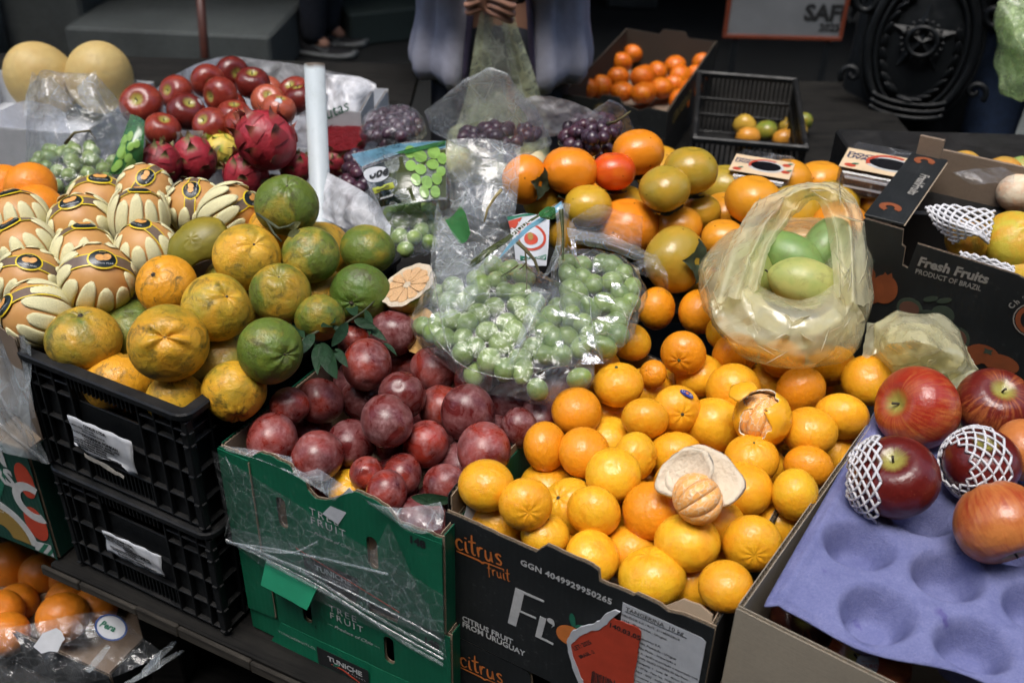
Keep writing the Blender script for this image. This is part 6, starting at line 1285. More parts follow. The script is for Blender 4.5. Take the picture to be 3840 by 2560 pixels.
F_YEL = film('yellow_film', tint=(.98, .96, .78), haze=.46, hcol=(1, .96, .66), rough=.18, crinkle=35, cstr=.35, creases=.05, even=True, gloss=1.4); F_YEL2 = film('yellow_film_thin', tint=(.98, .96, .80), haze=.34, hcol=(1, .97, .68), rough=.16, crinkle=40, cstr=.4, creases=.05, even=True, gloss=1.4)
F_GRN = film('green_film', tint=(.90, .97, .80), haze=.40, hcol=(.50, .62, .34), rough=.2, crinkle=60, cstr=.5)
M['white_film'] = film('white_film', tint=(.9, .9, .92), haze=.85, hcol=(.80, .81, .84), rough=.3, crinkle=40, cstr=.5)
# ------------------------------------------------------------------ grapes
def grape_mat(name, c1, c2, bloom, rough=.32, trans=.15):
    m, t, b = new_mat(name); co = coords(t); n = noise_n(t, co, 1.6, 4, .6); oi = t.nodes.new('ShaderNodeObjectInfo')
    c = mix(t, oi.outputs['Random'], c1, c2); c = mix(t, ramp(t, n, [(.4, (0,)*3), (.75, (.6,)*3)]), c, bloom); t.links.new(c, b.inputs['Base Color'])
    b.inputs['Roughness'].default_value = rough; return m
M['grape'] = grape_mat('green_grape', (.13, .21, .045), (.23, .32, .075), (.34, .41, .19)); M['grape_dark'] = grape_mat('dark_grape', (.020, .008, .016), (.055, .012, .022), (.11, .08, .12), .3, 0)
GR = fruit_me('grape', lambda T, P: f_egg(T, P, 1.10), 18, 13, seed=111, amp=.015)
M['rachis'] = simple('grape_stalk', (.10, .085, .03), .7, 20, .3)
def bunch(label, pts, r, mat, group, stalk=None, below=0, seed=1, zdrop=.016):
    """pts: grape centres; a hidden lower layer is added underneath"""
    rr = random.Random(seed); t = empty('grape_bunch', sum(pts, Vector())/len(pts)); tag(t, label, 'grapes', group); P = list(pts)
    for _ in range(below*8):
        p = rr.choice(pts)+Vector((rr.uniform(-1, 1)*r*1.6, rr.uniform(-1, 1)*r*1.6, -zdrop*rr.uniform(.7, 1.3)))
        if all((p-q).length > 1.75*r for q in P): P.append(p)
        if len(P) >= len(pts)+below: break
    for p in P: obj('grape', GR, mat, t, p-t.location, axis_quat((rr.uniform(-1, 1), rr.uniform(-1, 1), rr.uniform(-1, 1)), 0), (r*rr.uniform(.84, 1.08),)*2+(r*rr.uniform(.88, 1.16),))
    if stalk: obj('stalk', tube_me([Vector(q)-t.location for q in stalk], [.0028-.0016*i/(len(stalk)-1) for i in range(len(stalk))], 6), M['rachis'], t)
    return t, P
def scatter(cx, cy, rx, ry, z, n, r, seed, dome=.02, sep=1.75):
    rr = random.Random(seed); P = []
    for _ in range(n*40):
        a, q = rr.uniform(0, 6.283), math.sqrt(rr.random()); p = at(cx+rx*q*math.cos(a), cy+ry*q*math.sin(a), z+dome*(1-q*q)+rr.uniform(-.003, .003))
        if all((p-o).length > sep*r for o in P): P.append(p)
        if len(P) >= n: break
    return P
E_ = lambda x, y: (x/3.2+918.7-0.0, y/3.2+428.7)
g1_pts = []
for (x, y) in [(465, 1225), (550, 1185), (640, 1075), (745, 1160), (655, 1280), (770, 1345), (885, 1265), (980, 1190), (905, 1355), (490, 1010), (790, 1010), (385, 985), (360, 855), (580, 940), (690, 890), (285, 1000), (460, 1115), (250, 1080), (330, 1120), (840, 1080), (1075, 1075), (690, 590), (800, 615), (905, 655), (710, 695), (605, 725), (775, 775), (880, 780), (1130, 1130), (1240, 1110), (1250, 960), (1110, 960), (990, 860), (870, 880), (480, 860), (560, 800), (1010, 1010), (390, 740), (930, 960), (1060, 1240), (1180, 1240)]:
    vx, vy = E_(x, y); g1_pts.append(at(vx, vy, .917+.045*min(1, max(0, (860-vy)/240))))
t1, P1 = bunch('bunch of pale green grapes in the open clear bag', g1_pts, .0140, M['grape'], 'bagged green grapes', [at(*E_(850, 395), 1.0), at(*E_(920, 460), .995), at(*E_(990, 540), .985), at(*E_(1025, 640), .975), at(*E_(980, 730), .955)], 12, 3)
for (a, b) in (((920, 470), (930, 780)), ((925, 560), (860, 620)), ((930, 590), (1010, 660)), ((870, 575), (740, 660))): obj('twig', tube_me([at(*E_(*a), .985)-t1.location, at(*E_((a[0]+b[0])/2+8, (a[1]+b[1])/2), .978)-t1.location, at(*E_(*b), .968)-t1.location], [.0012, .0009, .0006], 5), M['rachis'], t1)
g2_pts = [at(*E_(x, y), .925+.035*min(1, max(0, (1200-y)/600))) for (x, y) in [(1340, 580), (1490, 568), (1425, 722), (1555, 708), (1622, 790), (1705, 742), (1640, 650), (1500, 862), (1622, 905), (1350, 680), (1245, 660), (1480, 1055), (1585, 1005), (1235, 560), (1310, 800), (1395, 905), (1500, 1175), (1600, 1095), (1340, 1010), (1700, 850), (1560, 590), (1260, 760), (1400, 1110), (1330, 1180), (1250, 860)]]
t2, P2 = bunch('bunch of pale green grapes in the shiny sealed bag', g2_pts, .0140, M['grape'], 'bagged green grapes', None, 4, 5)
# open carrier bag round the first bunch
bag = empty('clear_bag', sum(P1, Vector())/len(P1)); tag(bag, 'open clear plastic bag of green grapes with torn printed handles', 'plastic bag', 'clear grape bags')
low = [p for p in P1]
pts = sphere_pts(low, .0185, 12)+[at(*E_(205, 940), .955), at(*E_(225, 620), .985), at(*E_(1130, 700), .985), at(*E_(960, 745), .99), at(*E_(820, 1412), .905)]
obj('bag_body', hull_me('bag_body', pts, .0065, .030, 4, .0065, bag.location), F_CLEAR, bag)
T_ = lambda rows: [[at(*E_(x, y), z) for x, y, z in r] for r in rows]
_, o = sheet('handle_sheet', T_([[(215, 930, .975), (228, 520, 1.0), (272, 105, 1.02)], [(330, 960, .985), (350, 560, 1.01), (330, 250, 1.02)], [(470, 900, .99), (470, 640, 1.01), (455, 420, 1.015)], [(585, 800, .992), (570, 690, 1.005), (560, 600, 1.01)]]), F_MILK, bag, .004, .028, 7)
Pr, o = sheet('twisted_strip', T_([[(470, 640, 1.0), (520, 545, 1.01)], [(600, 640, 1.01), (600, 470, 1.022)], [(800, 470, 1.025), (780, 370, 1.03)], [(960, 320, 1.035), (920, 260, 1.04)], [(1100, 235, 1.04), (1060, 175, 1.045)], [(1210, 160, 1.045), (1190, 100, 1.05)]]), F_MILK, bag, .003, .03, 3, 44, 12)
M['pr_blue'] = film('print_blue', tint=(.35, .55, .70), haze=.9, hcol=(.16, .36, .48), creases=0, rough=.12, crinkle=40, cstr=.3); M['pr_green'] = film('print_green', tint=(.4, .6, .2), haze=.9, hcol=(.045, .17, .055), creases=0, rough=.12, crinkle=40, cstr=.3); M['pr_olive'] = film('print_olive', tint=(.4, .45, .2), haze=.85, hcol=(.07, .085, .03), creases=0, rough=.12, crinkle=40, cstr=.3)
Pr.poly('blue_print', [(.32, .05), (.6, .08), (.8, .1), (.98, .1), (.98, .95), (.8, .6), (.6, .55), (.42, .45)], M['pr_blue'], bag); Pr.poly('olive_print', [(.02, .3), (.2, .55), (.42, .62), (.6, .7), (.78, .72), (.8, .95), (.6, .97), (.4, .98), (.18, .97), (.02, .9)], M['pr_olive'], bag)
Pr.text('globe', .016, M['ink_white'], bag, .46, .55, (.1, .0))
_, o = sheet('green_knot', T_([[(1020, 190, 1.052), (1080, 150, 1.055), (1140, 150, 1.05)], [(1030, 225, 1.05), (1085, 210, 1.056), (1145, 190, 1.05)], [(1060, 240, 1.046), (1100, 245, 1.05), (1140, 235, 1.048)]]), M['pr_green'], bag, .003, .02, 5, 14, 14)
_, o = sheet('handle_strap', T_([[(1135, 170, 1.045), (1200, 120, 1.05), (1255, 130, 1.045)], [(1150, 300, 1.03), (1190, 290, 1.034), (1225, 290, 1.03)], [(1140, 450, 1.01), (1180, 440, 1.015), (1215, 440, 1.01)], [(1040, 690, .995), (1120, 620, 1.0), (1205, 560, .995)]]), F_MILK, bag, .003, .02, 9, 30, 14)
_, o = sheet('olive_fold', T_([[(1165, 170, 1.048), (1185, 165, 1.05), (1200, 160, 1.049)], [(1185, 330, 1.033), (1195, 330, 1.034), (1208, 325, 1.033)], [(1188, 540, 1.013), (1198, 540, 1.014), (1206, 540, 1.013)]]), M['pr_olive'], bag, .001, .02, 2, 16, 6)
_, o = sheet('front_fold', T_([[(970, 735, 1.0), (1050, 750, 1.003), (1110, 780, 1.0)], [(930, 900, .985), (990, 930, .988), (1060, 900, .985)], [(870, 1100, .965), (920, 1120, .968), (960, 1080, .965)], [(800, 1310, .942), (840, 1290, .944), (870, 1240, .942)]]), F_MILK, bag, .0015, .03, 11, 24, 12)
_, o = sheet('print_panel', T_([[(330, 250, 1.0), (400, 200, 1.0), (440, 140, 1.0)], [(380, 330, .998), (430, 290, .998), (485, 210, .998)], [(440, 420, .99), (490, 400, .99), (520, 330, .99)]]), M['pr_green'], bag, .003, .02, 6, 14, 14)
_, o = sheet('shiny_plastic', grid_at([[(1010, 480, .945), (1070, 470, .95), (1130, 480, .95), (1190, 500, .945)], [(1000, 550, .92), (1060, 545, .925), (1130, 550, .925), (1200, 560, .92)], [(1000, 630, .89), (1060, 625, .895), (1130, 630, .895), (1215, 640, .89)]]), F_MILK, None, .024, .030, 12, 50, 50); tag(o, 'crumpled pale plastic behind the open grape bag', 'plastic sheet')
# sealed bag round the second bunch
bag2 = empty('clear_bag', sum(P2, Vector())/len(P2)); tag(bag2, 'shiny sealed clear bag of green grapes with its flap over a persimmon', 'plastic bag', 'clear grape bags')
pts = sphere_pts(P2, .0185, 12)+[at(*E_(1750, 600), .96), at(*E_(1770, 800), .945), at(*E_(1430, 1300), .915), at(*E_(1230, 420), .985)]
obj('bag_body', hull_me('bag_body', pts, .009, .032, 14, .0065, bag2.location), film('shiny_film', haze=.05, rough=.05, crinkle=45, cstr=.9, creases=.5), bag2)
_, o = sheet('flap', T_([[(1240, 260, .995), (1460, 130, 1.0), (1620, 180, 1.0), (1785, 225, .995)], [(1250, 350, .99), (1450, 260, .998), (1600, 320, .998), (1780, 340, .992)], [(1240, 400, .985), (1420, 400, .992), (1640, 430, .99), (1770, 440, .985)]]), F_CLEAR, bag2, .004, .03, 13)
_, o = sheet('rolled_edge', T_([[(1225, 300, .99), (1500, 350, .995), (1700, 420, .992), (1870, 500, .985)], [(1240, 370, .992), (1500, 410, 1.0), (1700, 470, .998), (1880, 540, .988)], [(1300, 420, .985), (1500, 460, .99), (1690, 530, .988), (1840, 600, .98)]]), F_MILK, bag2, .003, .02, 15)
_, o = sheet('tail', T_([[(1690, 560, .975), (1780, 540, .98), (1880, 490, .985)], [(1760, 640, .97), (1860, 600, .975), (1960, 635, .97)], [(1890, 700, .955), (1930, 690, .958), (1975, 740, .955)], [(1895, 780, .94), (1940, 770, .942), (1980, 800, .94)]]), F_CLEAR, bag2, .005, .02, 16)
_, o = sheet('lower_tail', T_([[(1330, 1000, .965), (1400, 930, .97), (1480, 900, .965)], [(1310, 1150, .945), (1390, 1120, .95), (1470, 1100, .945)], [(1325, 1305, .925), (1420, 1290, .93), (1505, 1300, .925)]]), F_CLEAR, bag2, .006, .022, 17)
# sharp folds, and glossy patches added to the two grape bags as sky glints
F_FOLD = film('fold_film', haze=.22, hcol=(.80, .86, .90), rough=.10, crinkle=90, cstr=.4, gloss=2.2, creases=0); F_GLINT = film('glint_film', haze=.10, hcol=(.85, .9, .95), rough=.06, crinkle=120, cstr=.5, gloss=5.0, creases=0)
def gz(y): return .917+.045*min(1, max(0, (860-(y/3.2+428.7))/240))+.021
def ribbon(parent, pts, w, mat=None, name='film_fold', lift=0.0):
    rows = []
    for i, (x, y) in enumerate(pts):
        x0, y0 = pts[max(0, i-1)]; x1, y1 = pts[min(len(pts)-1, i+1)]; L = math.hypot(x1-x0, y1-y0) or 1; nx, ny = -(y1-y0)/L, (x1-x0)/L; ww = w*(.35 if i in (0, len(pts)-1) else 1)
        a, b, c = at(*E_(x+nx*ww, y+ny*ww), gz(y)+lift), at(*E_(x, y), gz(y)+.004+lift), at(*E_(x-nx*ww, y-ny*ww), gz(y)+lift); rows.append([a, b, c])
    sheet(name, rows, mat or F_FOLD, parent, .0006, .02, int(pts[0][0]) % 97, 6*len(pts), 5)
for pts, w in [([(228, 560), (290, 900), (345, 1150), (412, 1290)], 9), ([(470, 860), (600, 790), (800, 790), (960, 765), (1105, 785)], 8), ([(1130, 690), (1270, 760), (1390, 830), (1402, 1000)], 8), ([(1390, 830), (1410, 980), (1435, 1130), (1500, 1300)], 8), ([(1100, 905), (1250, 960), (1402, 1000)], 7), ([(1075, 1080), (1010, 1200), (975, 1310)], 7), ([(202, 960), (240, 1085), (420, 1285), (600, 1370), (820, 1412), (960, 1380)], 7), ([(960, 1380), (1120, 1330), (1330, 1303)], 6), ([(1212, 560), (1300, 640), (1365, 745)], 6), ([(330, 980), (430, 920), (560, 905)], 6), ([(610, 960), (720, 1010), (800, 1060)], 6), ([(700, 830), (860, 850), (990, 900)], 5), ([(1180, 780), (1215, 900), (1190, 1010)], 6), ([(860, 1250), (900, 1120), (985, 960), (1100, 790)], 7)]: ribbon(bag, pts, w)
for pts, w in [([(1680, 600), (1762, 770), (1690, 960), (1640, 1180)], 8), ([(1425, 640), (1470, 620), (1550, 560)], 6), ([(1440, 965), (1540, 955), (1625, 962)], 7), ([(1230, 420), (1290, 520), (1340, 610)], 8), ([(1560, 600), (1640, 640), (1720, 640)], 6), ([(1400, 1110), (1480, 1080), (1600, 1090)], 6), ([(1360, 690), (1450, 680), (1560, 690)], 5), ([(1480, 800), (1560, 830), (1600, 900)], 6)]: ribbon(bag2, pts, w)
def glint_patch(parent, quad, lift=.004, tilt=0.0):
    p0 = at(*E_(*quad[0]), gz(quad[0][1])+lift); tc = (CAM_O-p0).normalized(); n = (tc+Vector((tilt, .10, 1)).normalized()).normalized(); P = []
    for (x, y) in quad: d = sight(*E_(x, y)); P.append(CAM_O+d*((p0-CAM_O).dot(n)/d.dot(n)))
    sheet('glint_patch', [[P[0], P[1]], [P[3], P[2]]], F_GLINT, parent, .0012, .012, int(quad[0][0]) % 89, 10, 10)
for q, tl in (([(1105, 890), (1250, 930), (1390, 985), (1130, 945)], .1), ([(225, 930), (262, 925), (250, 990), (232, 1010)], -.1), ([(1140, 1140), (1205, 1120), (1200, 1190), (1160, 1180)], 0), ([(640, 480), (700, 430), (720, 470), (650, 550)], 0), ([(1000, 1050), (1040, 1050), (1030, 1090), (1005, 1085)], .05)): glint_patch(bag, q, .006, tl)
for q, tl in (([(1425, 790), (1530, 800), (1585, 860), (1465, 835)], .05), ([(1445, 960), (1620, 955), (1560, 1005), (1490, 990)], 0), ([(1430, 1000), (1500, 1010), (1480, 1060), (1440, 1080)], .1), ([(1350, 1215), (1440, 1240), (1500, 1300), (1330, 1303)], 0), ([(1370, 1060), (1420, 1080), (1440, 1190), (1380, 1160)], -.05), ([(1420, 560), (1480, 560), (1430, 620), (1410, 630)], 0), ([(1250, 380), (1290, 400), (1300, 520), (1270, 490)], -.1), ([(1560, 700), (1640, 720), (1590, 760), (1550, 740)], .1)): glint_patch(bag2, q, .006, tl)
# ------------------------------------------------------------------ yellow bag with green pears
M['green_pear'] = citrus_skin('green_pear_skin', 13, .4, .9, (.22, .31, .08), .35, (.14, .12, .04), pstr=.05)
PEARFR = fruit_me('green_pear', lambda T, P: ((1-.30*g_(T, 0, .75))*np.sin(T)*np.cos(P), (1-.30*g_(T, 0, .75))*np.sin(T)*np.sin(P), 1.5*np.cos(T)), 32, 23, seed=121, amp=.03)
def gpear(px, py, z, r, ax, col, label):
    o = obj('green_pear', PEARFR, M['green_pear'], None, at(px, py, z), basis_quat(ax, .5), r); o.color = col; tag(o, label, 'pear', 'green pears in the yellow bag'); obj('stalk', STEM, M['button_dry'], o, (0, 0, 1.42), (.3, 0, 0), 1.1); return o
rt = CAM_R; up_ = CAM_U
gpear(1812, 592, .975, .032, rt*.80-up_*.30+Vector((0, -.4, .1)), (.15, .26, .07, .5), 'smooth green pear with stalk end pointing right in the bag')
gpear(1900, 560, .98, .029, -rt*.35-up_*.45+Vector((0, -.2, .2)), (.20, .32, .11, .5), 'pale green pear under the right bag handle')
gpear(1850, 652, .972, .032, -rt*.8+up_*.25, (.40, .40, .12, .5), 'speckled yellow-green pear foremost in the bag')
gpear(1722, 640, .950, .033, up_*.9+rt*.1, (.30, .33, .09, .5), 'speckled green pear against the left side of the bag')
yb = empty('yellow_bag', at(1800, 690, .93)); tag(yb, 'yellow plastic carrier bag opened round green pears', 'plastic bag', 'yellow plastic bags')
def ybag():
    # surface of rings: from under the fruit, out to the bulging side, in to the floppy mouth
    rings = [  # (list of (px, py) at eight directions: E, NE, N, NW, W, SW, S, SE), z
        ([(1880, 720), (1860, 690), (1800, 690), (1740, 700), (1720, 730), (1750, 770), (1810, 790), (1860, 770)], .875),
        ([(1960, 760), (1930, 640), (1820, 600), (1690, 620), (1640, 700), (1690, 800), (1820, 842), (1930, 815)], .885),
        ([(1996, 700), (1985, 560), (1840, 540), (1660, 560), (1606, 640), (1660, 770), (1810, 838), (1950, 800)], .925),
        ([(1990, 640), (1960, 520), (1840, 500), (1700, 530), (1625, 610), (1700, 720), (1820, 790), (1940, 750)], .960),
        ([(1925, 640), (1920, 560), (1840, 530), (1745, 560), (1690, 630), (1745, 690), (1830, 720), (1895, 705)], .985),
        ([(1895, 625), (1890, 575), (1835, 555), (1770, 570), (1712, 625), (1765, 668), (1830, 690), (1872, 675)], .972)]
    C = np.array([[tuple(at(x, y, z)) for x, y in ring] for ring, z in rings]); m = 96; nr = 44
    q = np.arange(m)/m*8; i0 = q.astype(int); f = (q-i0)[:, None]
    rr_ = []
    for ring in C:
        g = lambda k: ring[(i0+k) % 8]; p0, p1, p2, p3 = g(-1), g(0), g(1), g(2)
        rr_.append(.5*(2*p1+(p2-p0)*f+(2*p0-5*p1+4*p2-p3)*f*f+(3*p1-p0-3*p2+p3)*f**3))
    A = np.array(rr_); out = []
    for k in range(nr):
        x = k/(nr-1)*(len(A)-1); i = min(int(x), len(A)-2); f2 = x-i; g = lambda j: A[min(max(j, 0), len(A)-1)]
        out.append(.5*(2*g(i)+(g(i+1)-g(i-1))*f2+(2*g(i-1)-5*g(i)+4*g(i+1)-g(i+2))*f2*f2+(3*g(i)-g(i-1)-3*g(i+1)+g(i+2))*f2**3))
    P = np.array(out).reshape(-1, 3); c = P.mean(0); n = P-c; n /= np.linalg.norm(n, axis=1)[:, None]; P = P+n*(crumple(P, .013, .04, 21, 9)+crumple(P, .004, .014, 22, 7))[:, None]
    V = P-np.array(yb.location); Fc = []
    for k in range(nr-1):
        for i in range(m): Fc.append((k*m+i, k*m+(i+1) % m, (k+1)*m+(i+1) % m, (k+1)*m+i))
    return mesh('bag_body', V, Fc, True)
obj('bag_body', ybag(), F_YEL2, yb)
def pleat(rows, n=9, dz=.007, seed=3):
    rp = random.Random(seed); off = [rp.uniform(-1, 1) for _ in range(n)]
    out = []
    for r in rows:
        P = [at(*p) for p in r]; line = []
        for k in range(n): q = k/(n-1)*(len(P)-1); i = min(int(q), len(P)-2); line.append(P[i].lerp(P[i+1], q-i)+Vector((0, -dz*.5, dz))*(off[k]+rp.uniform(-.45, .45)))
        out.append(line)
    return out
_, o = sheet('handle', pleat([[(1630, 700, .955), (1690, 690, .985), (1745, 665, .985)], [(1662, 600, .985), (1720, 590, 1.005), (1768, 575, 1.0)], [(1700, 515, 1.0), (1760, 515, 1.025), (1812, 505, 1.01)], [(1765, 442, 1.02), (1812, 455, 1.04), (1848, 472, 1.02)], [(1850, 418, 1.03), (1862, 440, 1.045), (1868, 466, 1.025)], [(1935, 424, 1.025), (1915, 450, 1.04), (1888, 478, 1.02)], [(1980, 480, 1.01), (1945, 510, 1.03), (1905, 530, 1.01)], [(1996, 580, .99), (1955, 590, 1.01), (1912, 600, 1.0)], [(1999, 695, .96), (1960, 690, .985), (1918, 680, .985)]]), F_YEL, yb, .013, .024, 23, 90, 50); o.data.polygons.foreach_set('use_smooth', [False]*len(o.data.polygons))
_, o = sheet('mouth_fold', pleat([[(1632, 690, .96), (1695, 670, .98), (1745, 665, .98)], [(1650, 745, .945), (1715, 715, .97), (1765, 695, .978)], [(1720, 795, .935), (1775, 760, .962), (1815, 720, .972)], [(1815, 815, .93), (1850, 775, .958), (1868, 728, .970)], [(1910, 800, .935), (1925, 745, .965), (1915, 700, .975)], [(1985, 730, .95), (1962, 685, .978), (1915, 640, .988)]], 7, .005), F_YEL, yb, .013, .024, 25, 80, 46); o.data.polygons.foreach_set('use_smooth', [False]*len(o.data.polygons))
F_FOLD_Y = film('yellow_fold', tint=(.98, .95, .78), haze=.55, hcol=(1, .97, .72), rough=.14, crinkle=60, cstr=.4, gloss=2.6, creases=0, even=True)
ry = random.Random(8)
def ycrease(pts, w):
    rows = []
    for i, (x, y, z) in enumerate(pts):
        x0, y0, _z = pts[max(0, i-1)]; x1, y1, _z = pts[min(len(pts)-1, i+1)]; L = math.hypot(x1-x0, y1-y0) or 1; nx, ny = -(y1-y0)/L, (x1-x0)/L; k = w*(.3 if i in (0, len(pts)-1) else 1)
        rows.append([at(x+nx*k, y+ny*k, z), at(x, y, z+.005), at(x-nx*k, y-ny*k, z)])
    sheet('bag_crease', rows, F_FOLD_Y, yb, .0012, .012, int(pts[0][0]) % 83, 7*len(pts), 5)
spine = [((1650, 640, .995), (1690, 560, 1.01)), ((1690, 560, 1.01), (1745, 480, 1.03)), ((1745, 480, 1.03), (1810, 440, 1.045)), ((1700, 650, 1.0), (1735, 570, 1.015)), ((1850, 430, 1.05), (1920, 445, 1.045)), ((1930, 450, 1.04), (1970, 510, 1.03)), ((1970, 520, 1.02), (1985, 620, .995)), ((1935, 560, 1.02), (1945, 670, .995)), ((1650, 710, .97), (1740, 760, .965)), ((1740, 760, .965), (1880, 780, .96)), ((1730, 720, .98), (1860, 745, .975)), ((1880, 770, .965), (1970, 720, .97)), ((1630, 620, .975), (1640, 720, .95)), ((1700, 800, .94), (1900, 815, .94))]
for k in range(46):   # short random creases in the film
    (x0, y0, z0), (x1, y1, z1) = ry.choice(spine); q = ry.random(); x, y, z = x0+(x1-x0)*q+ry.uniform(-14, 14), y0+(y1-y0)*q+ry.uniform(-14, 14), z0+(z1-z0)*q+.004
    a = math.atan2(y1-y0, x1-x0)+ry.uniform(-.75, .75); L = ry.uniform(12, 34); ycrease([(x-L*math.cos(a), y-L*math.sin(a), z), (x+ry.uniform(-3, 3), y+ry.uniform(-3, 3), z+.002), (x+L*math.cos(a), y+L*math.sin(a), z)], ry.uniform(1.2, 3.2))
yc = at(2110, 800, .915); cb = empty('yellow_bag', yc); tag(cb, 'crumpled pale yellow plastic bag, knotted, below the dark fruit carton', 'plastic bag', 'yellow plastic bags')
rr_ = random.Random(31); pts = [at(x, y, z) for x, y, z in [(2010, 745, .93), (2060, 712, .95), (2160, 720, .955), (2200, 760, .94), (2255, 850, .90), (2230, 880, .885), (2130, 890, .885), (2060, 870, .885), (2000, 820, .90), (2100, 780, .985), (2160, 800, .965), (2040, 790, .955)]]
obj('bag_body', hull_me('bag_body', pts, .018, .045, 33, .007, yc), F_YEL2, cb); obj('inner_fold', hull_me('inner_fold', [p+(yc-p)*.25 for p in pts], .020, .03, 35, .008, yc), F_YEL2, cb)
_, o = sheet('knot_tail', grid_at([[(1975, 830, .90), (2000, 810, .915), (2030, 800, .92)], [(1985, 790, .91), (2015, 780, .925), (2050, 770, .93)], [(1995, 745, .915), (2030, 735, .93), (2060, 725, .935)]]), F_YEL2, cb, .008, .02, 37)
_, o = sheet('tail', grid_at([[(2190, 870, .90), (2230, 850, .905), (2262, 850, .90)], [(2160, 910, .89), (2210, 890, .90), (2240, 880, .895)]]), F_YEL2, cb, .006, .015, 38, 12, 12)
# ------------------------------------------------------------------ cling film over the plum cartons and at the shelf
def on_plane(t, rows, dy):  # rows of (u, z) on a carton front
    mw = Matrix.Translation(t.location) @ t.rotation_euler.to_matrix().to_4x4(); return [[mw @ Vector((u, -dy-.002*math.sin(u*40+z*60), z)) for u, z in r] for r in rows]
fw = empty('cling_film_wrap', g1.location); tag(fw, 'creased cling film stretched across the front of the green cartons', 'plastic film')
for k, (rows, am) in enumerate([([[(-.004, .145), (-.004, .07), (-.002, .004)], [(.08, .12), (.08, .05), (.08, -.02)], [(.18, .10), (.18, .03), (.18, -.035)], [(.30, .07), (.30, .01), (.302, -.03)]], .0016), ([[(.0, .035), (.0, .01)], [(.10, .055), (.10, .005)], [(.20, .085), (.20, .0)], [(.235, .145), (.30, .0)]], .002)]):
    _, o = sheet('film_layer', on_plane(g1, rows, .006+.003*k), F_WRAP, fw, am, .035, 41+k, 40, 26)
def streak(t, pts, w, dy): # tight bright folds where the film is pulled
    rows = on_plane(t, [[(u, z+w/2), (u, z), (u, z-w/2)] for u, z in pts], dy); c = [[a, b+Vector((0, -.0022, .001)), d] for a, b, d in rows]; _, o = sheet('film_fold', c, F_MILK, fw, .0008, .02, 5, 36, 5)
for pts, w in (([(0, .010), (.1, .012), (.2, .001), (.30, -.018)], .006), ([(0, .013), (.12, .002), (.22, -.012), (.30, -.026)], .005), ([(0, .008), (.08, .032), (.16, .055), (.235, .075)], .005), ([(.03, .018), (.13, .020), (.24, .012), (.30, .006)], .004), ([(.06, .005), (.16, -.006), (.25, -.024), (.30, -.034)], .007), ([(.0, .012), (.05, .020), (.1, .04), (.14, .075)], .004), ([(.02, .146), (.03, .12), (.012, .06), (0, .02)], .005)): streak(g1, pts, w, .011)
_, o = sheet('film_tuck', [[at(*p, z) for p, z in r] for r in [[((820, 1135), .862), ((870, 1160), .866), ((930, 1165), .868), ((1010, 1150), .87)], [((850, 1160), .856), ((900, 1185), .862), ((960, 1195), .864), ((1020, 1180), .866)], [((900, 1190), .850), ((930, 1215), .855), ((970, 1225), .857), ((1015, 1215), .858)]]], F_MILK, fw, .010, .018, 44)
_, o = sheet('film_edge', [[at(*p, z) for p, z in r] for r in [[((508, 1022), .858), ((600, 1035), .864), ((700, 1060), .868), ((800, 1120), .865)], [((520, 1035), .853), ((600, 1058), .858), ((690, 1100), .858), ((770, 1150), .850)]]], F_MILK, fw, .006, .02, 45)
lf = empty('plastic_sheet', at(40, 900, .85)); tag(lf, 'loose clear plastic hanging over the front of the pear carton', 'plastic film')
_, o = sheet('film_layer', grid_at([[(-40, 730, .935), (20, 745, .932), (75, 790, .925)], [(-40, 850, .86), (20, 870, .86), (70, 920, .85)], [(-40, 960, .79), (30, 990, .79), (80, 1030, .785)], [(-30, 1020, .755), (40, 1050, .752), (110, 1066, .748)]]), film('grey_film', haze=.38, hcol=(.55, .62, .66), rough=.2, crinkle=30, cstr=.5), lf, .010, .05, 47)
for (a, b, c) in (((0, 790, .90), (40, 900, .84), (105, 1060, .752)), ((-20, 880, .85), (30, 960, .81), (100, 1062, .752)), ((50, 770, .93), (60, 860, .88), (75, 960, .83)), ((-20, 960, .80), (40, 1010, .78), (108, 1064, .752))):
    p = [at(*q) for q in (a, b, c)]; k_ = Vector((.006, -.004, .003)); sheet('film_fold', [[q-k_, q+Vector((0, -.004, .002)), q+k_] for q in p], F_FOLD, lf, .001, .02, 3, 20, 5)
# ------------------------------------------------------------------ pear cartons on the far left
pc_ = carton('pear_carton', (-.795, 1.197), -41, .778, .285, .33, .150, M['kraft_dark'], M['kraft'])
tag(pc_, 'kraft carton holding the foam-wrapped pears', 'carton')
bar('divider_tray', pc_, M['kraft_pale'], .008, .277, .008, .322, .075, .082)
ya = rad(-23.5); fra = Vector((-.613, 1.021)); fla = fra-Vector((math.cos(ya), math.sin(ya)))*.30
ab = carton('pear_carton', (fla.x, fla.y), -23.5, .56, .30, .36, .186, print_mat('deep_green_print', (.006, .05, .035), .45), M['kraft'])
tag(ab, 'green printed pear carton with bold white lettering and red shapes', 'carton'); y = -.0006
def pa(nm, pts, mt, dy=0.): return flat_poly(nm, pts, ab, M[mt], (0, y-dy, 0), thick=.0002)
pa('green_shape', [(.150, .02), (.19, .02), (.255, .14), (.205, .14)], 'ink_green'); 
def ringp(cx, cz, r0, r1, a0, a1, n=18): return [(cx+r1*math.cos(rad(a0+(a1-a0)*k/n)), cz+r1*math.sin(rad(a0+(a1-a0)*k/n))) for k in range(n+1)]+[(cx+r0*math.cos(rad(a1-(a1-a0)*k/n)), cz+r0*math.sin(rad(a1-(a1-a0)*k/n))) for k in range(n+1)]
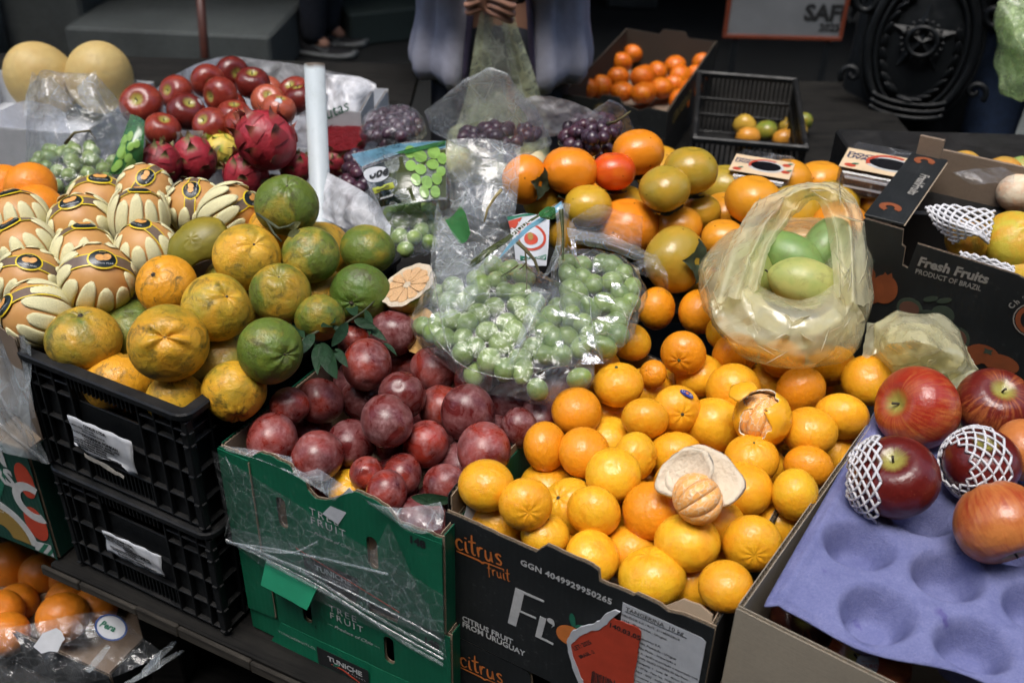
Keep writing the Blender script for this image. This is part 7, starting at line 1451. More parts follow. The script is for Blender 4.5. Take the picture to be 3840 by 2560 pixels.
pa('red_shape', disc(.283, .135, .016, .030), 'ink_red'); pa('red_shape', disc(.279, .058, .020, .030), 'ink_red', .0001); pa('white_ring', ringp(.285, .098, .020, .034, 60, 300), 'ink_white', .0003); pa('white_ring', ringp(.205, .010, .052, .066, 0, 90), 'ink_white', .0002); pa('mustard_shape', ringp(.205, .010, .018, .051, 0, 100), 'ink_mustard', .0001)
pa('white_shape', [(.262, .004), (.296, .004), (.296, .026), (.268, .022)], 'ink_white', .0002); pa('green_stripe', [(.268, .004), (.276, .004), (.292, .025), (.284, .024)], 'ink_green', .0004); pa('green_stripe', [(.283, .004), (.289, .004), (.297, .014), (.297, .021)], 'ink_green', .0004)
text('ASIAN', .044, ab, M['ink_white'], (.258, y-.0006, .150), bold=.0018, sx=.86, align='RIGHT'); text('PEARS', .040, ab, M['ink_white'], (.262, y-.0006, .116), bold=.0018, sx=.86, align='RIGHT')
for x in (.190, .2, .21, .22): bar('table_line', ab, M['ink_white'], x, x+.0006, y-.0005, y, .055, .085, 0)
for z in (.055, .07, .085): bar('table_line', ab, M['ink_white'], .186, .2206, y-.0005, y, z, z+.0006, 0)
text('40', .008, ab, M['ink_white'], (.2115, y-.0003, .059))
# lower shelf: carton of oranges with torn plastic, another board below
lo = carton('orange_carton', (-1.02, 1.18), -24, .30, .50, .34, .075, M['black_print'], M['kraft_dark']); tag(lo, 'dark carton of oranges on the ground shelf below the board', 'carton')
tag(bar('ground_shelf', None, M['dark_wood'], -1.6, 1.2, .72, 1.75, .27, .295, .003), 'dark lower board near the ground under the stall', 'shelf').rotation_euler.z = rad(-24)
lw_ = empty('torn_plastic', at(180, 1480, .42)); tag(lw_, 'torn shiny plastic over the lower oranges with a sticker', 'plastic film')
_, o = sheet('film_layer', grid_at([[(-30, 1450, .44), (80, 1430, .45), (180, 1410, .46), (270, 1400, .46)], [(-30, 1510, .42), (90, 1490, .43), (200, 1480, .44), (310, 1450, .45)], [(-30, 1580, .38), (100, 1570, .39), (240, 1560, .40), (380, 1500, .42)]]), F_CLEAR, lw_, .018, .05, 61, 40, 40)
for (x0, y0, x1, y1) in ((200, 1540, 250, 1480), (290, 1568, 420, 1490), (330, 1540, 400, 1470)):
    _, o = sheet('film_fold', grid_at([[(x0-6, y0, .42), (x0+6, y0+4, .425)], [(x0/2+x1/2-8, y0/2+y1/2, .44), (x0/2+x1/2+8, y0/2+y1/2+6, .445)], [(x1-4, y1, .45), (x1+5, y1+4, .455)]]), F_MILK, lw_, .003, .02, 62, 14, 6)
sp_ = at(255, 1440, .47); s_ = obj('oval_sticker', oval_me(.022, .017, 0, .2), M['paper'], lw_, sp_-lw_.location, basis_quat(CAM_O-sp_, -.4)); obj('sticker_ring', mesh('ring', [(r_*1.3*math.cos(2*math.pi*k/24), r_*math.sin(2*math.pi*k/24), .0004) for k in range(24) for r_ in (.0150, .0172)], [(2*k, 2*k+1, (2*k+3) % 48, (2*k+2) % 48) for k in range(24)]), simple('ring_blue', (.03, .06, .18), .4), s_)
text('Pera', .012, s_, M['ink_green'], (-.016, -.004, .0008), (0, 0, 0), bold=.0004, shear=.3)
o = flat_poly('torn_paper', jag([(0, 0), (.02, -.004), (.032, .010), (.024, .028), (.006, .026), (-.008, .012), (0, 0)], .004, .008, 5)[:-1], lw_, M['paper'], at(95, 1500, .455)-lw_.location, basis_quat(CAM_O-at(95, 1500, .45), .3), .0006)
# ------------------------------------------------------------------ back left: melon box, lined apple box, post, grapes
def lined(label, corners, z0, z1, mat, name, seed, amp=.010, holes=False):
    """loose white lining that rises round the fruit like a wall"""
    t = empty(name, sum((at(*c) for c in corners), Vector())/len(corners)); tag(t, label, 'liner', 'white box liners'); rows = []
    top = [at(*c) for c in corners]; 
    rows = [[p+Vector((0, 0, 0)) for p in top], [Vector((p.x, p.y, (p.z+z0)/2)) for p in top], [Vector((p.x, p.y, z0)) for p in top]]
    _, o = sheet('lining', rows, mat, t, amp, .07, seed, 24, 70); return t
wb = carton('white_box', (-1.16, 1.86), -8, .776, .36, .30, .075, M['paper'], M['paper']); tag(wb, 'white carton under the two yellow melons', 'box')
lined('white plastic draped over the front of the melon box', [(-10, 262, .86), (20, 245, .865), (60, 232, .87), (110, 240, .865), (150, 260, .86)], .78, 0, M['white_film'], 'plastic_liner', 71)
lb_ = lined('white plastic lining standing up behind the red apples', [(262, 270, .88), (335, 222, .885), (390, 180, .89), (440, 152, .89), (520, 130, .885), (600, 138, .88), (690, 150, .875), (760, 165, .87), (830, 178, .865), (862, 192, .86)], .775, 0, M['white_film'], 'plastic_liner', 72, .012)
_, o = sheet('plastic_liner', grid_at([[(742, 168, .95), (780, 172, .945), (830, 178, .94), (864, 196, .93)], [(745, 205, .92), (785, 212, .925), (815, 222, .92), (832, 230, .91)], [(748, 262, .885), (785, 268, .89), (812, 276, .885), (822, 280, .88)]]), M['white_film'], None, .016, .03, 74, 40, 40); tag(o, 'crumpled white liner hanging out of the apple box beside the post', 'liner', 'white box liners')
lined('white plastic lining folded down in front of the red apples', [(330, 300, .915), (390, 305, .915), (450, 300, .915), (520, 300, .905), (600, 290, .90), (680, 265, .905), (720, 240, .92)], .80, 0, M['white_film'], 'plastic_liner', 73, .010)
ac = carton('apple_box', (-.665, 1.80), -6, .776, .36, .34, .075, M['paper'], M['paper']); tag(ac, 'white carton filled with red apples', 'carton')
wc = carton('white_carton', (at(748, 272, .86).x, 1.80), -4, .79, .085, .12, .125, M['paper'], M['paper']); tag(wc, 'white carton end with green script behind the post', 'carton'); text('frutas', .030, wc, M['ink_green'], (.004, -.0006, .10), rot=(rad(90), rad(-25), 0), shear=.3); text('L', .05, wc, M['ink_black'], (.052, -.0006, .02), bold=.001)
p0, p1 = at(718, 520, .90), atd(722, 147, 1.735)
pl = empty('white_post', (p0.x, p0.y, .56)); tag(pl, 'chipped white metal post standing among the fruit', 'post'); tp_ = p1-pl.location
def pipe_me(r0, r1, L, n=24):
    V = []
    for r, z in ((r0, 0), (r0, L), (r1, L), (r1, L-.06)):
        V += [(r*math.cos(2*math.pi*k/n), r*math.sin(2*math.pi*k/n), z) for k in range(n)]
    return mesh('pipe', V, [(a*n+k, a*n+(k+1) % n, (a+1)*n+(k+1) % n, (a+1)*n+k) for a in range(3) for k in range(n)], True)
def chipped():
    m, t, b = new_mat('chipped_white_paint'); co = coords(t, False); n = noise_n(t, co, 22, 6, .7); n2 = noise_n(t, co, 160, 3, .6); sp = nd(t, 'ShaderNodeSeparateXYZ'); t.links.new(co, sp.inputs[0])
    c = mix(t, ramp(t, n, [(.30, (.5,)*3), (.5, (0,)*3)]), (.42, .47, .49), (.33, .37, .37)); c = mix(t, ramp(t, n2, [(.66, (0,)*3), (.74, (.5,)*3)]), c, (.25, .25, .22)); c = mix(t, ramp(t, math_n(t, 'ADD', sp.outputs[2], math_n(t, 'MULTIPLY', math_n(t, 'SUBTRACT', n, .5), .02)), [(tp_.length-.006, (0,)*3), (tp_.length-.003, (1,)*3)]), c, (.10, .08, .06)); t.links.new(c, b.inputs['Base Color']); b.inputs['Roughness'].default_value = .45; bump(t, b, n, .2, .003); return m
obj('pipe', pipe_me(.0165, .0145, tp_.length), chipped(), pl, rot=Vector((0, 0, 1)).rotation_difference(tp_))
# printed grape bag on the left
gp_ = scatter(170, 385, 95, 50, .895, 26, .0125, 81); tb, PB = bunch('green grapes in the printed bag left of the dragon fruits', gp_, .0125, M['grape'], 'bagged green grapes', [at(150, 330, .96), at(170, 305, .98), at(205, 300, .975), at(220, 320, .96)], 6, 4)
bg_ = empty('clear_bag', sum(PB, Vector())/len(PB)); tag(bg_, 'clear bag with a green grape print leaning on the melon', 'plastic bag', 'clear grape bags')
pts = sphere_pts(PB, .016, 10)+[at(60, 200, 1.0), at(95, 165, 1.04), at(120, 172, 1.04), at(165, 200, 1.02), at(220, 165, 1.05), at(255, 250, .985), at(300, 270, .98), at(330, 285, .97), at(320, 390, .90), at(100, 430, .88), at(225, 455, .87)]
obj('bag_body', hull_me('bag_body', pts, .008, .06, 83, .010, bg_.location), F_CLEAR, bg_)
_, o = sheet('flap', grid_at([[(75, 165, 1.05), (100, 180, 1.06), (120, 175, 1.06)], [(60, 215, 1.03), (105, 220, 1.04), (160, 225, 1.03)], [(58, 270, 1.0), (120, 270, 1.01), (190, 265, 1.0)]]), F_MILK, bg_, .010, .03, 84); _, o = sheet('flap', grid_at([[(175, 200, 1.03), (200, 175, 1.045), (220, 162, 1.05)], [(190, 240, 1.01), (220, 230, 1.02), (245, 250, 1.0)], [(215, 275, .99), (250, 268, 1.0), (300, 258, .99)]]), F_MILK, bg_, .010, .03, 85)
Pp, o = sheet('print_panel', grid_at([[(300, 262, .99), (318, 268, .988), (333, 278, .985)], [(275, 330, .955), (300, 335, .955), (330, 340, .95)], [(250, 400, .915), (285, 400, .915), (325, 395, .91)]]), M['pr_green'], bg_, .003, .04, 86)
M['pr_grape'] = film('print_grape', tint=(.5, .8, .3), haze=.9, hcol=(.30, .52, .12), rough=.12, crinkle=40, cstr=.2); M['pr_dark'] = film('print_dark', tint=(.1, .1, .1), haze=.9, hcol=(.012, .02, .012), rough=.12, crinkle=40, cstr=.2)
rr_ = random.Random(4)
for k in range(17): u, v_ = .32+.62*rr_.random(), .12+.62*rr_.random(); Pp.poly('grape_print', disc(u, v_, .075, .13, 12), M['pr_grape'], bg_, .0008+.0002*k, 2)
# ------------------------------------------------------------------ dark grapes and their bags, centre back
DK = M['grape_dark']
t3, P3 = bunch('loose dark grapes with a pale stalk heaped at the back', scatter(1362, 308, 66, 42, .945, 34, .0105, 91, .035), .0112, DK, 'dark grapes', [at(1395, 285, .985), at(1415, 280, 1.0), at(1432, 268, 1.01), at(1448, 256, 1.015)], 6, 6)
t4, P4 = bunch('dark grapes inside the tall clear bag', scatter(1150, 312, 95, 22, .945, 26, .0105, 92, .02), .0112, DK, 'dark grapes', None, 6, 7)
t5, P5 = bunch('dark grapes in the bag beside the cut dragon fruit', scatter(905, 295, 58, 40, .92, 34, .0105, 93, .03), .0112, DK, 'dark grapes', None, 6, 8)
t6, P6 = bunch('dark grapes in shade behind the printed grape bag', scatter(822, 395, 28, 45, .885, 18, .0105, 94, .01), .0112, DK, 'dark grapes', None, 4, 9)
def bagged(label, P, extra, mat, amp, lam, seed, r=.0155, maxe=.011):
    t = empty('clear_bag', sum(P, Vector())/len(P)); tag(t, label, 'plastic bag', 'clear grape bags'); obj('bag_body', hull_me('bag_body', sphere_pts(P, r, 10)+extra, amp, lam, seed, maxe, t.location), mat, t); return t
b5 = bagged('clear bag tight round dark grapes at the back', P5, [at(870, 262, .96), at(960, 255, .96), at(855, 330, .89)], F_CLEAR, .007, .04, 95)
b4 = bagged('tall clear bag with punched holes rising behind the dark grapes', P4, [at(970, 255, 1.0), at(985, 300, .95), at(1060, 190, 1.06), at(1125, 152, 1.09), at(1165, 165, 1.085), at(1230, 250, 1.01), at(1270, 330, .93)], F_MILK, .010, .07, 96)
b3 = bagged('clear bag behind the loose dark grapes', [at(1300, 330, .92), at(1400, 330, .92)], [at(1360, 250, 1.0), at(1400, 225, 1.03), at(1425, 235, 1.02), at(1470, 310, .95), at(1340, 300, .97)], F_CLEAR, .010, .05, 97)
_, o = sheet('white_plastic_sheet', grid_at([[(1180, 232, 1.0), (1240, 218, 1.01), (1310, 235, 1.0), (1385, 265, .98)], [(1210, 270, .97), (1260, 258, .98), (1320, 265, .975), (1370, 290, .96)], [(1240, 320, .92), (1280, 310, .93), (1310, 315, .925), (1340, 330, .92)]]), M['white_film'], None, .010, .03, 98); tag(o, 'crumpled white plastic between the tall bag and loose dark grapes', 'plastic sheet')
# printed bag with lettering
pb = empty('printed_grape_bag', at(930, 430, .94)); tag(pb, 'clear grape bag with olive printed panel and white oval lettering', 'plastic bag', 'clear grape bags')
gq = scatter(945, 520, 60, 55, .905, 20, .0125, 101, .02); t7, P7 = bunch('green grapes at the bottom of the printed bag', gq, .0128, M['grape'], 'bagged green grapes', None, 5, 11)
obj('bag_body', hull_me('bag_body', sphere_pts(P7, .016, 10)+[at(840, 400, .97), at(1025, 360, .99), at(900, 560, .90), at(1000, 585, .90)], .008, .05, 102, .010, pb.location), F_CLEAR, pb)
Pq, o = sheet('front_panel', grid_at([[(806, 355, 1.0), (832, 395, .985), (850, 435, .97), (870, 478, .95)], [(880, 335, 1.01), (890, 380, 1.0), (905, 425, .985), (925, 470, .965)], [(950, 325, 1.015), (955, 370, 1.005), (965, 415, .99), (978, 462, .97)], [(1026, 322, 1.015), (1026, 370, 1.0), (1026, 410, .985), (1027, 458, .97)]]), F_MILK, pb, .004, .05, 103)
Pq.poly('olive_panel', [(.05, .30), (.5, .24), (.98, .16), (.98, .95), (.5, .96), (.05, .97)], M['pr_olive'], pb, .0006, 8); Pq.poly('dark_panel', [(.05, .31), (.30, .27), (.33, .96), (.05, .96)], M['pr_dark'], pb, .0010, 6); Pq.poly('white_oval', disc(.16, .44, .17, .13, 24), M['paper'], pb, .0016, 5); Pq.poly('yellow_strip', [(.05, .66), (.33, .62), (.33, .71), (.05, .75)], simple('strip_yellow', (.34, .38, .04), .4), pb, .0018, 4)
Pq.text('obe', .022, M['ink_black'], pb, .06, .50, (.1, -.008), .0032, .0008); Pq.text('GRAPES', .0070, M['ink_black'], pb, .09, .725, (.1, -.012), .0034, .0002); Pq.text('SEEDLESS', .0060, M['ink_white'], pb, .09, .85, (.1, -.012), .0034, .0002)
Pq.poly('blue_strip', [(.0, .02), (.5, .02), (.98, .0), (.98, .14), (.5, .2), (.03, .26)], M['pr_blue'], pb, .0008, 5)
for k, (u, v_) in enumerate([(.62, .2), (.72, .28), (.85, .22), (.6, .42), (.70, .50), (.83, .42), (.92, .55), (.62, .66), (.74, .72), (.86, .68), (.94, .32), (.68, .86), (.82, .88)]): Pq.poly('grape_print', disc(u, v_, .062, .095, 14), M['pr_grape'], pb, .0016+.0002*k, 2)
Pq.poly('green_edge', [(.45, .20), (.98, .03), (.98, .1), (.6, .24)], M['pr_green'], pb, .0042, 3)
# clear upright bag beside it and shiny plastic below
cbg = empty('clear_bag', at(1110, 440, .95)); tag(cbg, 'empty clear bag standing upright between print bag and persimmons', 'plastic bag', 'clear grape bags')
_, o = sheet('bag_front', grid_at([[(1028, 322, 1.03), (1028, 400, .99), (1035, 480, .95)], [(1110, 318, 1.035), (1115, 400, 1.0), (1110, 500, .955)], [(1196, 335, 1.025), (1192, 410, .99), (1184, 495, .95)]]), F_MILK, cbg, .008, .05, 105); _, o = sheet('bag_back', grid_at([[(1030, 330, 1.01), (1040, 400, .97), (1050, 470, .93)], [(1110, 335, 1.0), (1115, 400, .965), (1110, 480, .93)], [(1190, 345, 1.0), (1186, 410, .965), (1178, 485, .93)]]), F_CLEAR, cbg, .012, .04, 106)
obj('stalk', tube_me([at(x, y, z)-cbg.location for x, y, z in ((1152, 435, 1.0), (1135, 455, .99), (1120, 480, .975), (1112, 510, .96))], [.0022, .002, .0018, .001], 6), simple('straw_stalk', (.30, .24, .10), .7), cbg)
_, o = sheet('shiny_plastic', grid_at([[(748, 395, .92), (800, 420, .93), (860, 460, .935), (900, 520, .925)], [(745, 450, .90), (790, 480, .91), (840, 510, .915), (890, 560, .905)], [(742, 500, .875), (780, 520, .88), (830, 545, .885), (870, 580, .88)]]), M['white_film'], None, .012, .03, 107); tag(o, 'crinkled pale plastic between the white post and the printed bag', 'plastic sheet')
sc_ = carton('small_carton', (at(760, 500, .80).x, at(760, 500, .80).y), -22, .776, .13, .12, .085, M['paper'], M['paper']); tag(sc_, 'small white carton with a round orange emblem by the post', 'carton'); flat_poly('orange_emblem', disc(.045, .058, .013, .013), sc_, M['ink_orange'], (0, -.0006, 0)); text('fruta', .008, sc_, M['ink_white'], (.036, -.0012, .055), bold=.0002)
lt = empty('grape_leaflet', at(1215, 520, .96)); tag(lt, 'white leaflet with a red fruit emblem and number tag behind the bag', 'leaflet')
Pl, o = sheet('leaflet_sheet', grid_at([[(1165, 500, .955), (1180, 560, .94), (1185, 610, .925)], [(1210, 490, .965), (1215, 560, .95), (1220, 610, .935)], [(1262, 500, .96), (1260, 560, .945), (1255, 610, .93)]]), M['paper'], lt, .002, .05, 108, 14, 14)
Pl.poly('red_ring', [(.55+.36*math.cos(k*.262), .42+.22*math.sin(k*.262)) for k in range(24)], M['ink_red'], lt, .0010, 3); Pl.poly('white_centre', [(.55+.29*math.cos(k*.262), .42+.18*math.sin(k*.262)) for k in range(24)], M['paper'], lt, .0016, 3); Pl.poly('fruit_print', disc(.55, .44, .17, .10, 14), M['ink_red'], lt, .0022, 2); Pl.poly('leaf_print', disc(.55, .40, .07, .06, 10), M['ink_mustard'], lt, .0028, 2); Pl.poly('dark_tag', [(.2, .74), (.95, .72), (.95, .84), (.2, .86)], M['ink_green'], lt, .0010, 3); Pl.text('8 3 U 3418', .009, M['ink_white'], lt, .26, .83, (.1, -.003), .0018)
Pl.poly('green_corner', [(.0, .0), (.7, .0), (.5, .08), (.0, .1)], M['ink_green'], lt, .0012, 3); Pl.poly('red_corner', [(.0, .12), (.4, .10), (.2, .25), (.0, .25)], M['ink_red'], lt, .0014, 3)
# ------------------------------------------------------------------ fruit carton on the right
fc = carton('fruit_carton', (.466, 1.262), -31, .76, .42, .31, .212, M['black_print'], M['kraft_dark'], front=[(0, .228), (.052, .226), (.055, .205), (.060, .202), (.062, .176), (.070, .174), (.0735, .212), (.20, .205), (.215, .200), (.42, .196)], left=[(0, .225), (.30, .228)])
tag(fc, 'black carton with grey lettering and fruit drawings, foam net inside', 'carton'); y = -.0007
text('Fresh Fruits', .0185, fc, M['ink_grey'], (.080, y, .183), bold=.0007, shear=.12); text('PRODUCT OF BRAZIL', .0105, fc, M['ink_grey'], (.080, y, .1705), bold=.0002, sx=.82)
M['dull_orange'] = simple('dull_orange', (.20, .052, .016), .6, 40, .2); M['dull_green'] = simple('dull_green', (.035, .05, .035), .6, 40, .2); M['dull_brown'] = simple('dull_brown', (.10, .045, .03), .6)
def pf(nm, pts, mt, dy=0.): return flat_poly(nm, pts, fc, M[mt], (0, y-dy, 0), thick=.0002)
pf('guava_print', disc(.020, .150, .012, .012), 'dull_orange'); pf('guava_print', disc(.047, .135, .018, .022), 'dull_orange', .0001); pf('guava_print', disc(.032, .128, .016, .02), 'dull_orange', .0002); pf('stem_print', [(.041, .153), (.054, .154), (.052, .162), (.047, .157), (.043, .161)], 'dull_orange', .0003)
for (x, z, r) in ((.085, .118, .017), (.112, .108, .017), (.128, .122, .015)): pf('fruit_print', disc(x, z, r, r*.9), 'dull_green'); 
pf('fruit_print', disc(.085, .117, .013, .011), 'dull_brown', .0002); pf('fruit_print', disc(.152, .092, .018, .019), 'dull_green', .0001); pf('fruit_print', disc(.152, .092, .014, .015), 'dull_brown', .0003)
for k in range(6): pf('seed_print', disc(.152+.008*math.cos(k*1.05), .092+.009*math.sin(k*1.05), .0016, .0028, 8), 'ink_black', .0005)
for (x, z) in ((.108, .140), (.125, .143), (.018, .168)): pf('leaf_print', disc(x, z, .010, .004, 12, .5), 'dull_green', .0001)
for (x, z, rx) in ((.190, .082, .020), (.215, .075, .022), (.178, .075, .016)): pf('persimmon_print', disc(x, z, rx, .014), 'dull_orange', .0001*rx*100)
pf('calyx_print', [(.195+.008*(1 if k % 2 else .5)*math.cos(k*.785), .088+.006*(1 if k % 2 else .5)*math.sin(k*.785)) for k in range(8)], 'dull_green', .0006)
pf('logo_ring', ringp(.235, .150, .016, .022, 20, 330), 'dull_orange', .0001); pf('logo_ring', ringp(.235, .150, .0235, .025, 20, 330), 'ink_grey', .0001)
for k, ch in enumerate('Chácara'): a = rad(165-k*17); text(ch, .010, fc, M['ink_grey'], (.235+.029*math.cos(a), y, .150+.029*math.sin(a)), (rad(90), -(a-math.pi/2), 0), bold=.0004)
tf = empty('tmp', (0, 0, 0)); bpy.data.objects.remove(tf)
fp_ = bar('top_flap', fc, M['black_print'], -.002, .050, .006, .262, .2285, .2325, .0006); bar('flap_edge', fc, M['flute'], .0495, .0515, .010, .26, .2278, .2284, .0002)
text('FreshFruits', .018, fc, M['ink_grey'], (.030, .185, .2332), (0, 0, rad(-90)), bold=.0006, shear=.1, sx=1.0)
for yy in (.045, .235): flat_poly('orange_logo', ringp(.022, yy, .006, .015, -30, 250), fc, M['dull_orange'], (0, 0, .2332), (0, 0, 0), .0002)
bar('corner_tab', fc, M['kraft_dark'], .004, .040, .258, .263, .20, .262, .001)
fl3 = bar('back_inner_flap', fc, M['kraft_dark'], .02, .17, .292, .297, .15, .235, .001)
GUA = [('yellow citrus fruit in foam netting inside the black carton', 'C', 2222, 555, .045, .945), ('mustard fruit at the near corner inside the black carton', 'C', 2225, 553, .033, .94), ]
for (lab, px, py, z, r, c) in [('dull mustard fruit beside the corner cut of the black carton', 2222, 552, .945, .031, (.48, .30, .03)), ('large yellow fruit cut off by the picture edge in the black carton', 2330, 560, .945, .046, (.52, .42, .04)), ('yellow fruit lowest behind the black carton front', 2338, 622, .915, .036, (.60, .38, .03))]:
    o = obj('yellow_citrus', KIT['ponkan'][0], SK['orange'], None, at(px, py, z), axis_quat((.3, -.4, .8), RNG.uniform(0, 6)), r); o.color = (*c, .5); tag(o, lab, 'fruit', 'yellow fruit in the black carton')
def flat_net(label, P, nu, nv, rs):
    bm = bmesh.new()
    for fam in (0, 1):
        for k in range(-nv, nu+1):
            uv = [((k+s*nv)/nu, s) if fam == 0 else ((k+(1-s)*nv)/nu, s) for s in np.linspace(0, 1, 28)]; uv = [q for q in uv if 0 <= q[0] <= 1]
            if len(uv) > 2:
                pts = P.ev([q[0] for q in uv], [q[1] for q in uv]); me = tube_me(pts, rs, 5); bm.from_mesh(me); bpy.data.meshes.remove(me)
    me = bpy.data.meshes.new('foam_net'); bm.to_mesh(me); bm.free(); o = obj('foam_net', me, M['net']); tag(o, label, 'foam net', 'white foam nets'); return o
flat_net('white foam net spread behind the fruit in the black carton', Patch(grid_at([[(2125, 475, .985), (2150, 520, .965), (2190, 560, .95)], [(2180, 470, .99), (2200, 510, .985), (2240, 540, .975)], [(2285, 485, .985), (2280, 520, .98), (2270, 560, .96)]]), .003, .03, 7), 7, 5, .0022)
flat_net('white foam net in front of the yellow fruit at the carton rim', Patch(grid_at([[(2205, 578, .965), (2210, 600, .955)], [(2260, 590, .97), (2262, 612, .958)], [(2330, 612, .965), (2330, 635, .955)]]), .003, .02, 8), 6, 2, .0024)
# ------------------------------------------------------------------ clamshell packs with printed sleeves
M['clam'] = film('clamshell_plastic', tint=(.85, .85, .88), haze=.05, rough=.08, crinkle=20, cstr=.2); M['cream'] = simple('sleeve_cream', (.62, .47, .30), .5, 30, .08)
def clam(label, c, yaw, w, d, h, seed):
    t = empty('grape_pack', c, yaw); tag(t, label, 'fruit pack', 'clear grape packs'); bar('tub', t, simple('dark_contents', (.012, .010, .014), .25), .004, w-.004, .004, d-.004, .002, h*.8, .006)
    bar('lid', t, M['clam'], 0, w, 0, d*1.25, .0, h, .008); zs = h+.0008
    o = flat_poly('sleeve', [(0, 0), (w, 0), (w, d*.82), (0, d*.82)], t, M['cream'], (0, 0, zs), (0, 0, 0), .0004)
    flat_poly('white_ring', disc(w*.56, d*.42, w*.30, d*.27), t, M['ink_white'], (0, 0, zs+.0006), (0, 0, 0), .0002); flat_poly('red_ring', ringp(w*.56, d*.42, w*.235, w*.29, 60, 200), t, M['ink_red'], (0, 0, zs+.0009), (0, 0, 0), .0002); flat_poly('window', disc(w*.56, d*.42, w*.25, d*.21), t, simple('window_dark', (.008, .008, .01), .1), (0, 0, zs+.0012), (0, 0, 0), .0002)
    for (x, yy) in ((.12, .12), (.88, .62), (.9, .3)): flat_poly('strawberry_print', disc(w*x, d*yy, w*.07, d*.07), t, M['ink_red'], (0, 0, zs+.0006), (0, 0, 0), .0002); flat_poly('leaf_print', disc(w*(x+.05), d*(yy+.08), w*.05, d*.03, 10, .6), t, M['ink_green'], (0, 0, zs+.0009), (0, 0, 0), .0002)
    text('DOCE\nUVA', w*.13, t, simple('sleeve_navy', (.02, .03, .08), .5), (w*.03, d*.55, zs+.0008), (0, 0, 0), bold=w*.006); 
    for k in range(2): bar('label_strip', t, M['paper'], w*.1, w*.9, -.0012, -.0004, h*(.35+.3*k), h*(.42+.3*k), 0)
    return t
p_ = at(1922, 402, .95); clam('clear grape pack with printed cream sleeve beside the black carton', (p_.x, p_.y, .918), rad(-25), .125, .10, .046, 1)
p_ = at(1672, 398, .93); clam('grape pack with printed sleeve half hidden behind persimmons', (p_.x, p_.y, .90), rad(-20), .095, .085, .035, 2)
# far right: bagged fruit behind the black carton
for k, (px, py, r, c, lab) in enumerate([(2210, 388, .028, (.50, .30, .05), 'orange-yellow mango peeking over the black carton'), (2300, 405, .030, (.48, .28, .05), 'mango in clear plastic behind the black carton'), (2342, 398, .026, (.25, .36, .10), 'green mango at the picture edge behind the carton'), (2340, 440, .030, (.70, .58, .42), 'pale brown-spotted fruit at the picture edge')]):
    o = obj('mango', GR, SK['orange'], None, at(px, py, .955), axis_quat((.8, .3, .3), k), r); o.color = (*c, .5); tag(o, lab, 'fruit', 'fruit behind the black carton')
_, o = sheet('clear_wrap', grid_at([[(2190, 395, .985), (2260, 385, .99), (2360, 385, .985)], [(2230, 425, .97), (2290, 420, .98), (2360, 420, .97)]]), F_CLEAR, None, .006, .03, 111, 20, 20); tag(o, 'clear plastic stretched over the mangoes at the back right', 'plastic film')
tag(bar('support_crate', None, M['black_plastic'], .56, 1.15, 1.42, 1.75, .776, .925, .004), 'dark crate supporting the bagged mangoes behind the carton', 'crate')
# ------------------------------------------------------------------ far carton with gold lettering, far crate
fb = carton('fruit_carton', (.098, 2.346), -20, .622, .256, .56, .138, M['black_print'], kraft_mat('kraft_blackened', (.045, .035, .027)), front=[(0, .138), (.02, .14), (.09, .14), (.10, .152), (.14, .152), (.15, .138), (.19, .128), (.21, .138), (.256, .135)], back=[(0, .14), (.08, .14), (.09, .155), (.15, .155), (.16, .14), (.256, .145)], right=[(0, .135), (.1, .14), (.3, .138), (.5, .143), (.55, .143)], left=[(0, .142), (.3, .138), (.55, .138)])
tag(fb, 'black carton of small tangerines with gold lettering, far back', 'carton'); text('URUGOLD', .036, fb, M['ink_gold'], (.040, -.0007, .045), bold=.0010, spacing=1.25); text('URUGOLD', .036, fb, M['ink_gold'], (.257, .06, .085), (rad(90), 0, rad(90)), bold=.001, spacing=1.2)
for k in range(12): a = k*math.pi/6; flat_poly('sun_ray', [(.10, .118), (.10+.014*math.cos(a-.12), .118+.014*math.sin(a-.12)), (.10+.018*math.cos(a), .118+.018*math.sin(a))], fb, M['ink_gold'], (0, -.0007, 0))
text('FRESH CITRUS', .009, fb, M['ink_grey'], (.18, -.0007, .030))
bar('fruit_bed', fb, M['kraft_dark'], .01, .246, .01, .55, .03, .034)
def far_crate():
    fl = at(1590, 314, .78); t = empty('plastic_crate', (fl.x, fl.y, .622), rad(-9)); P = M['black_plastic']; w, d, h = .24, .44, .158; tag(t, 'black slatted crate with a few yellow-green fruits, far back', 'crate')
    for (x0, x1, y0, y1) in ((0, w, 0, .012), (0, w, d-.012, d), (0, .012, .012, d-.012), (w-.012, w, .012, d-.012)):
        bar('rim', t, P, x0, x1, y0, y1, h-.014, h, .003); 
        for z in (.0, .045, .085): bar('rail', t, P, x0+.002, x1-.002, y0+.003, y1-.003, z, z+.008, .001)
    def slats(n, f):
        for k in range(n): f(k/(n-1))
    slats(22, lambda q: bar('slat', t, P, .004+q*(w-.012), .0075+q*(w-.012), .004, .008, .004, h-.013, .0004)); slats(22, lambda q: bar('slat', t, P, .004+q*(w-.012), .0075+q*(w-.012), d-.008, d-.004, .004, h-.013, .0004))
    slats(30, lambda q: bar('slat', t, P, .004, .008, .014+q*(d-.032), .018+q*(d-.032), .004, h-.013, .0004)); slats(30, lambda q: bar('slat', t, P, w-.008, w-.004, .014+q*(d-.032), .018+q*(d-.032), .004, h-.013, .0004))
    bar('floor_plate', t, P, .004, w-.004, .004, d-.004, .0, .004, .001); return t
far_crate()
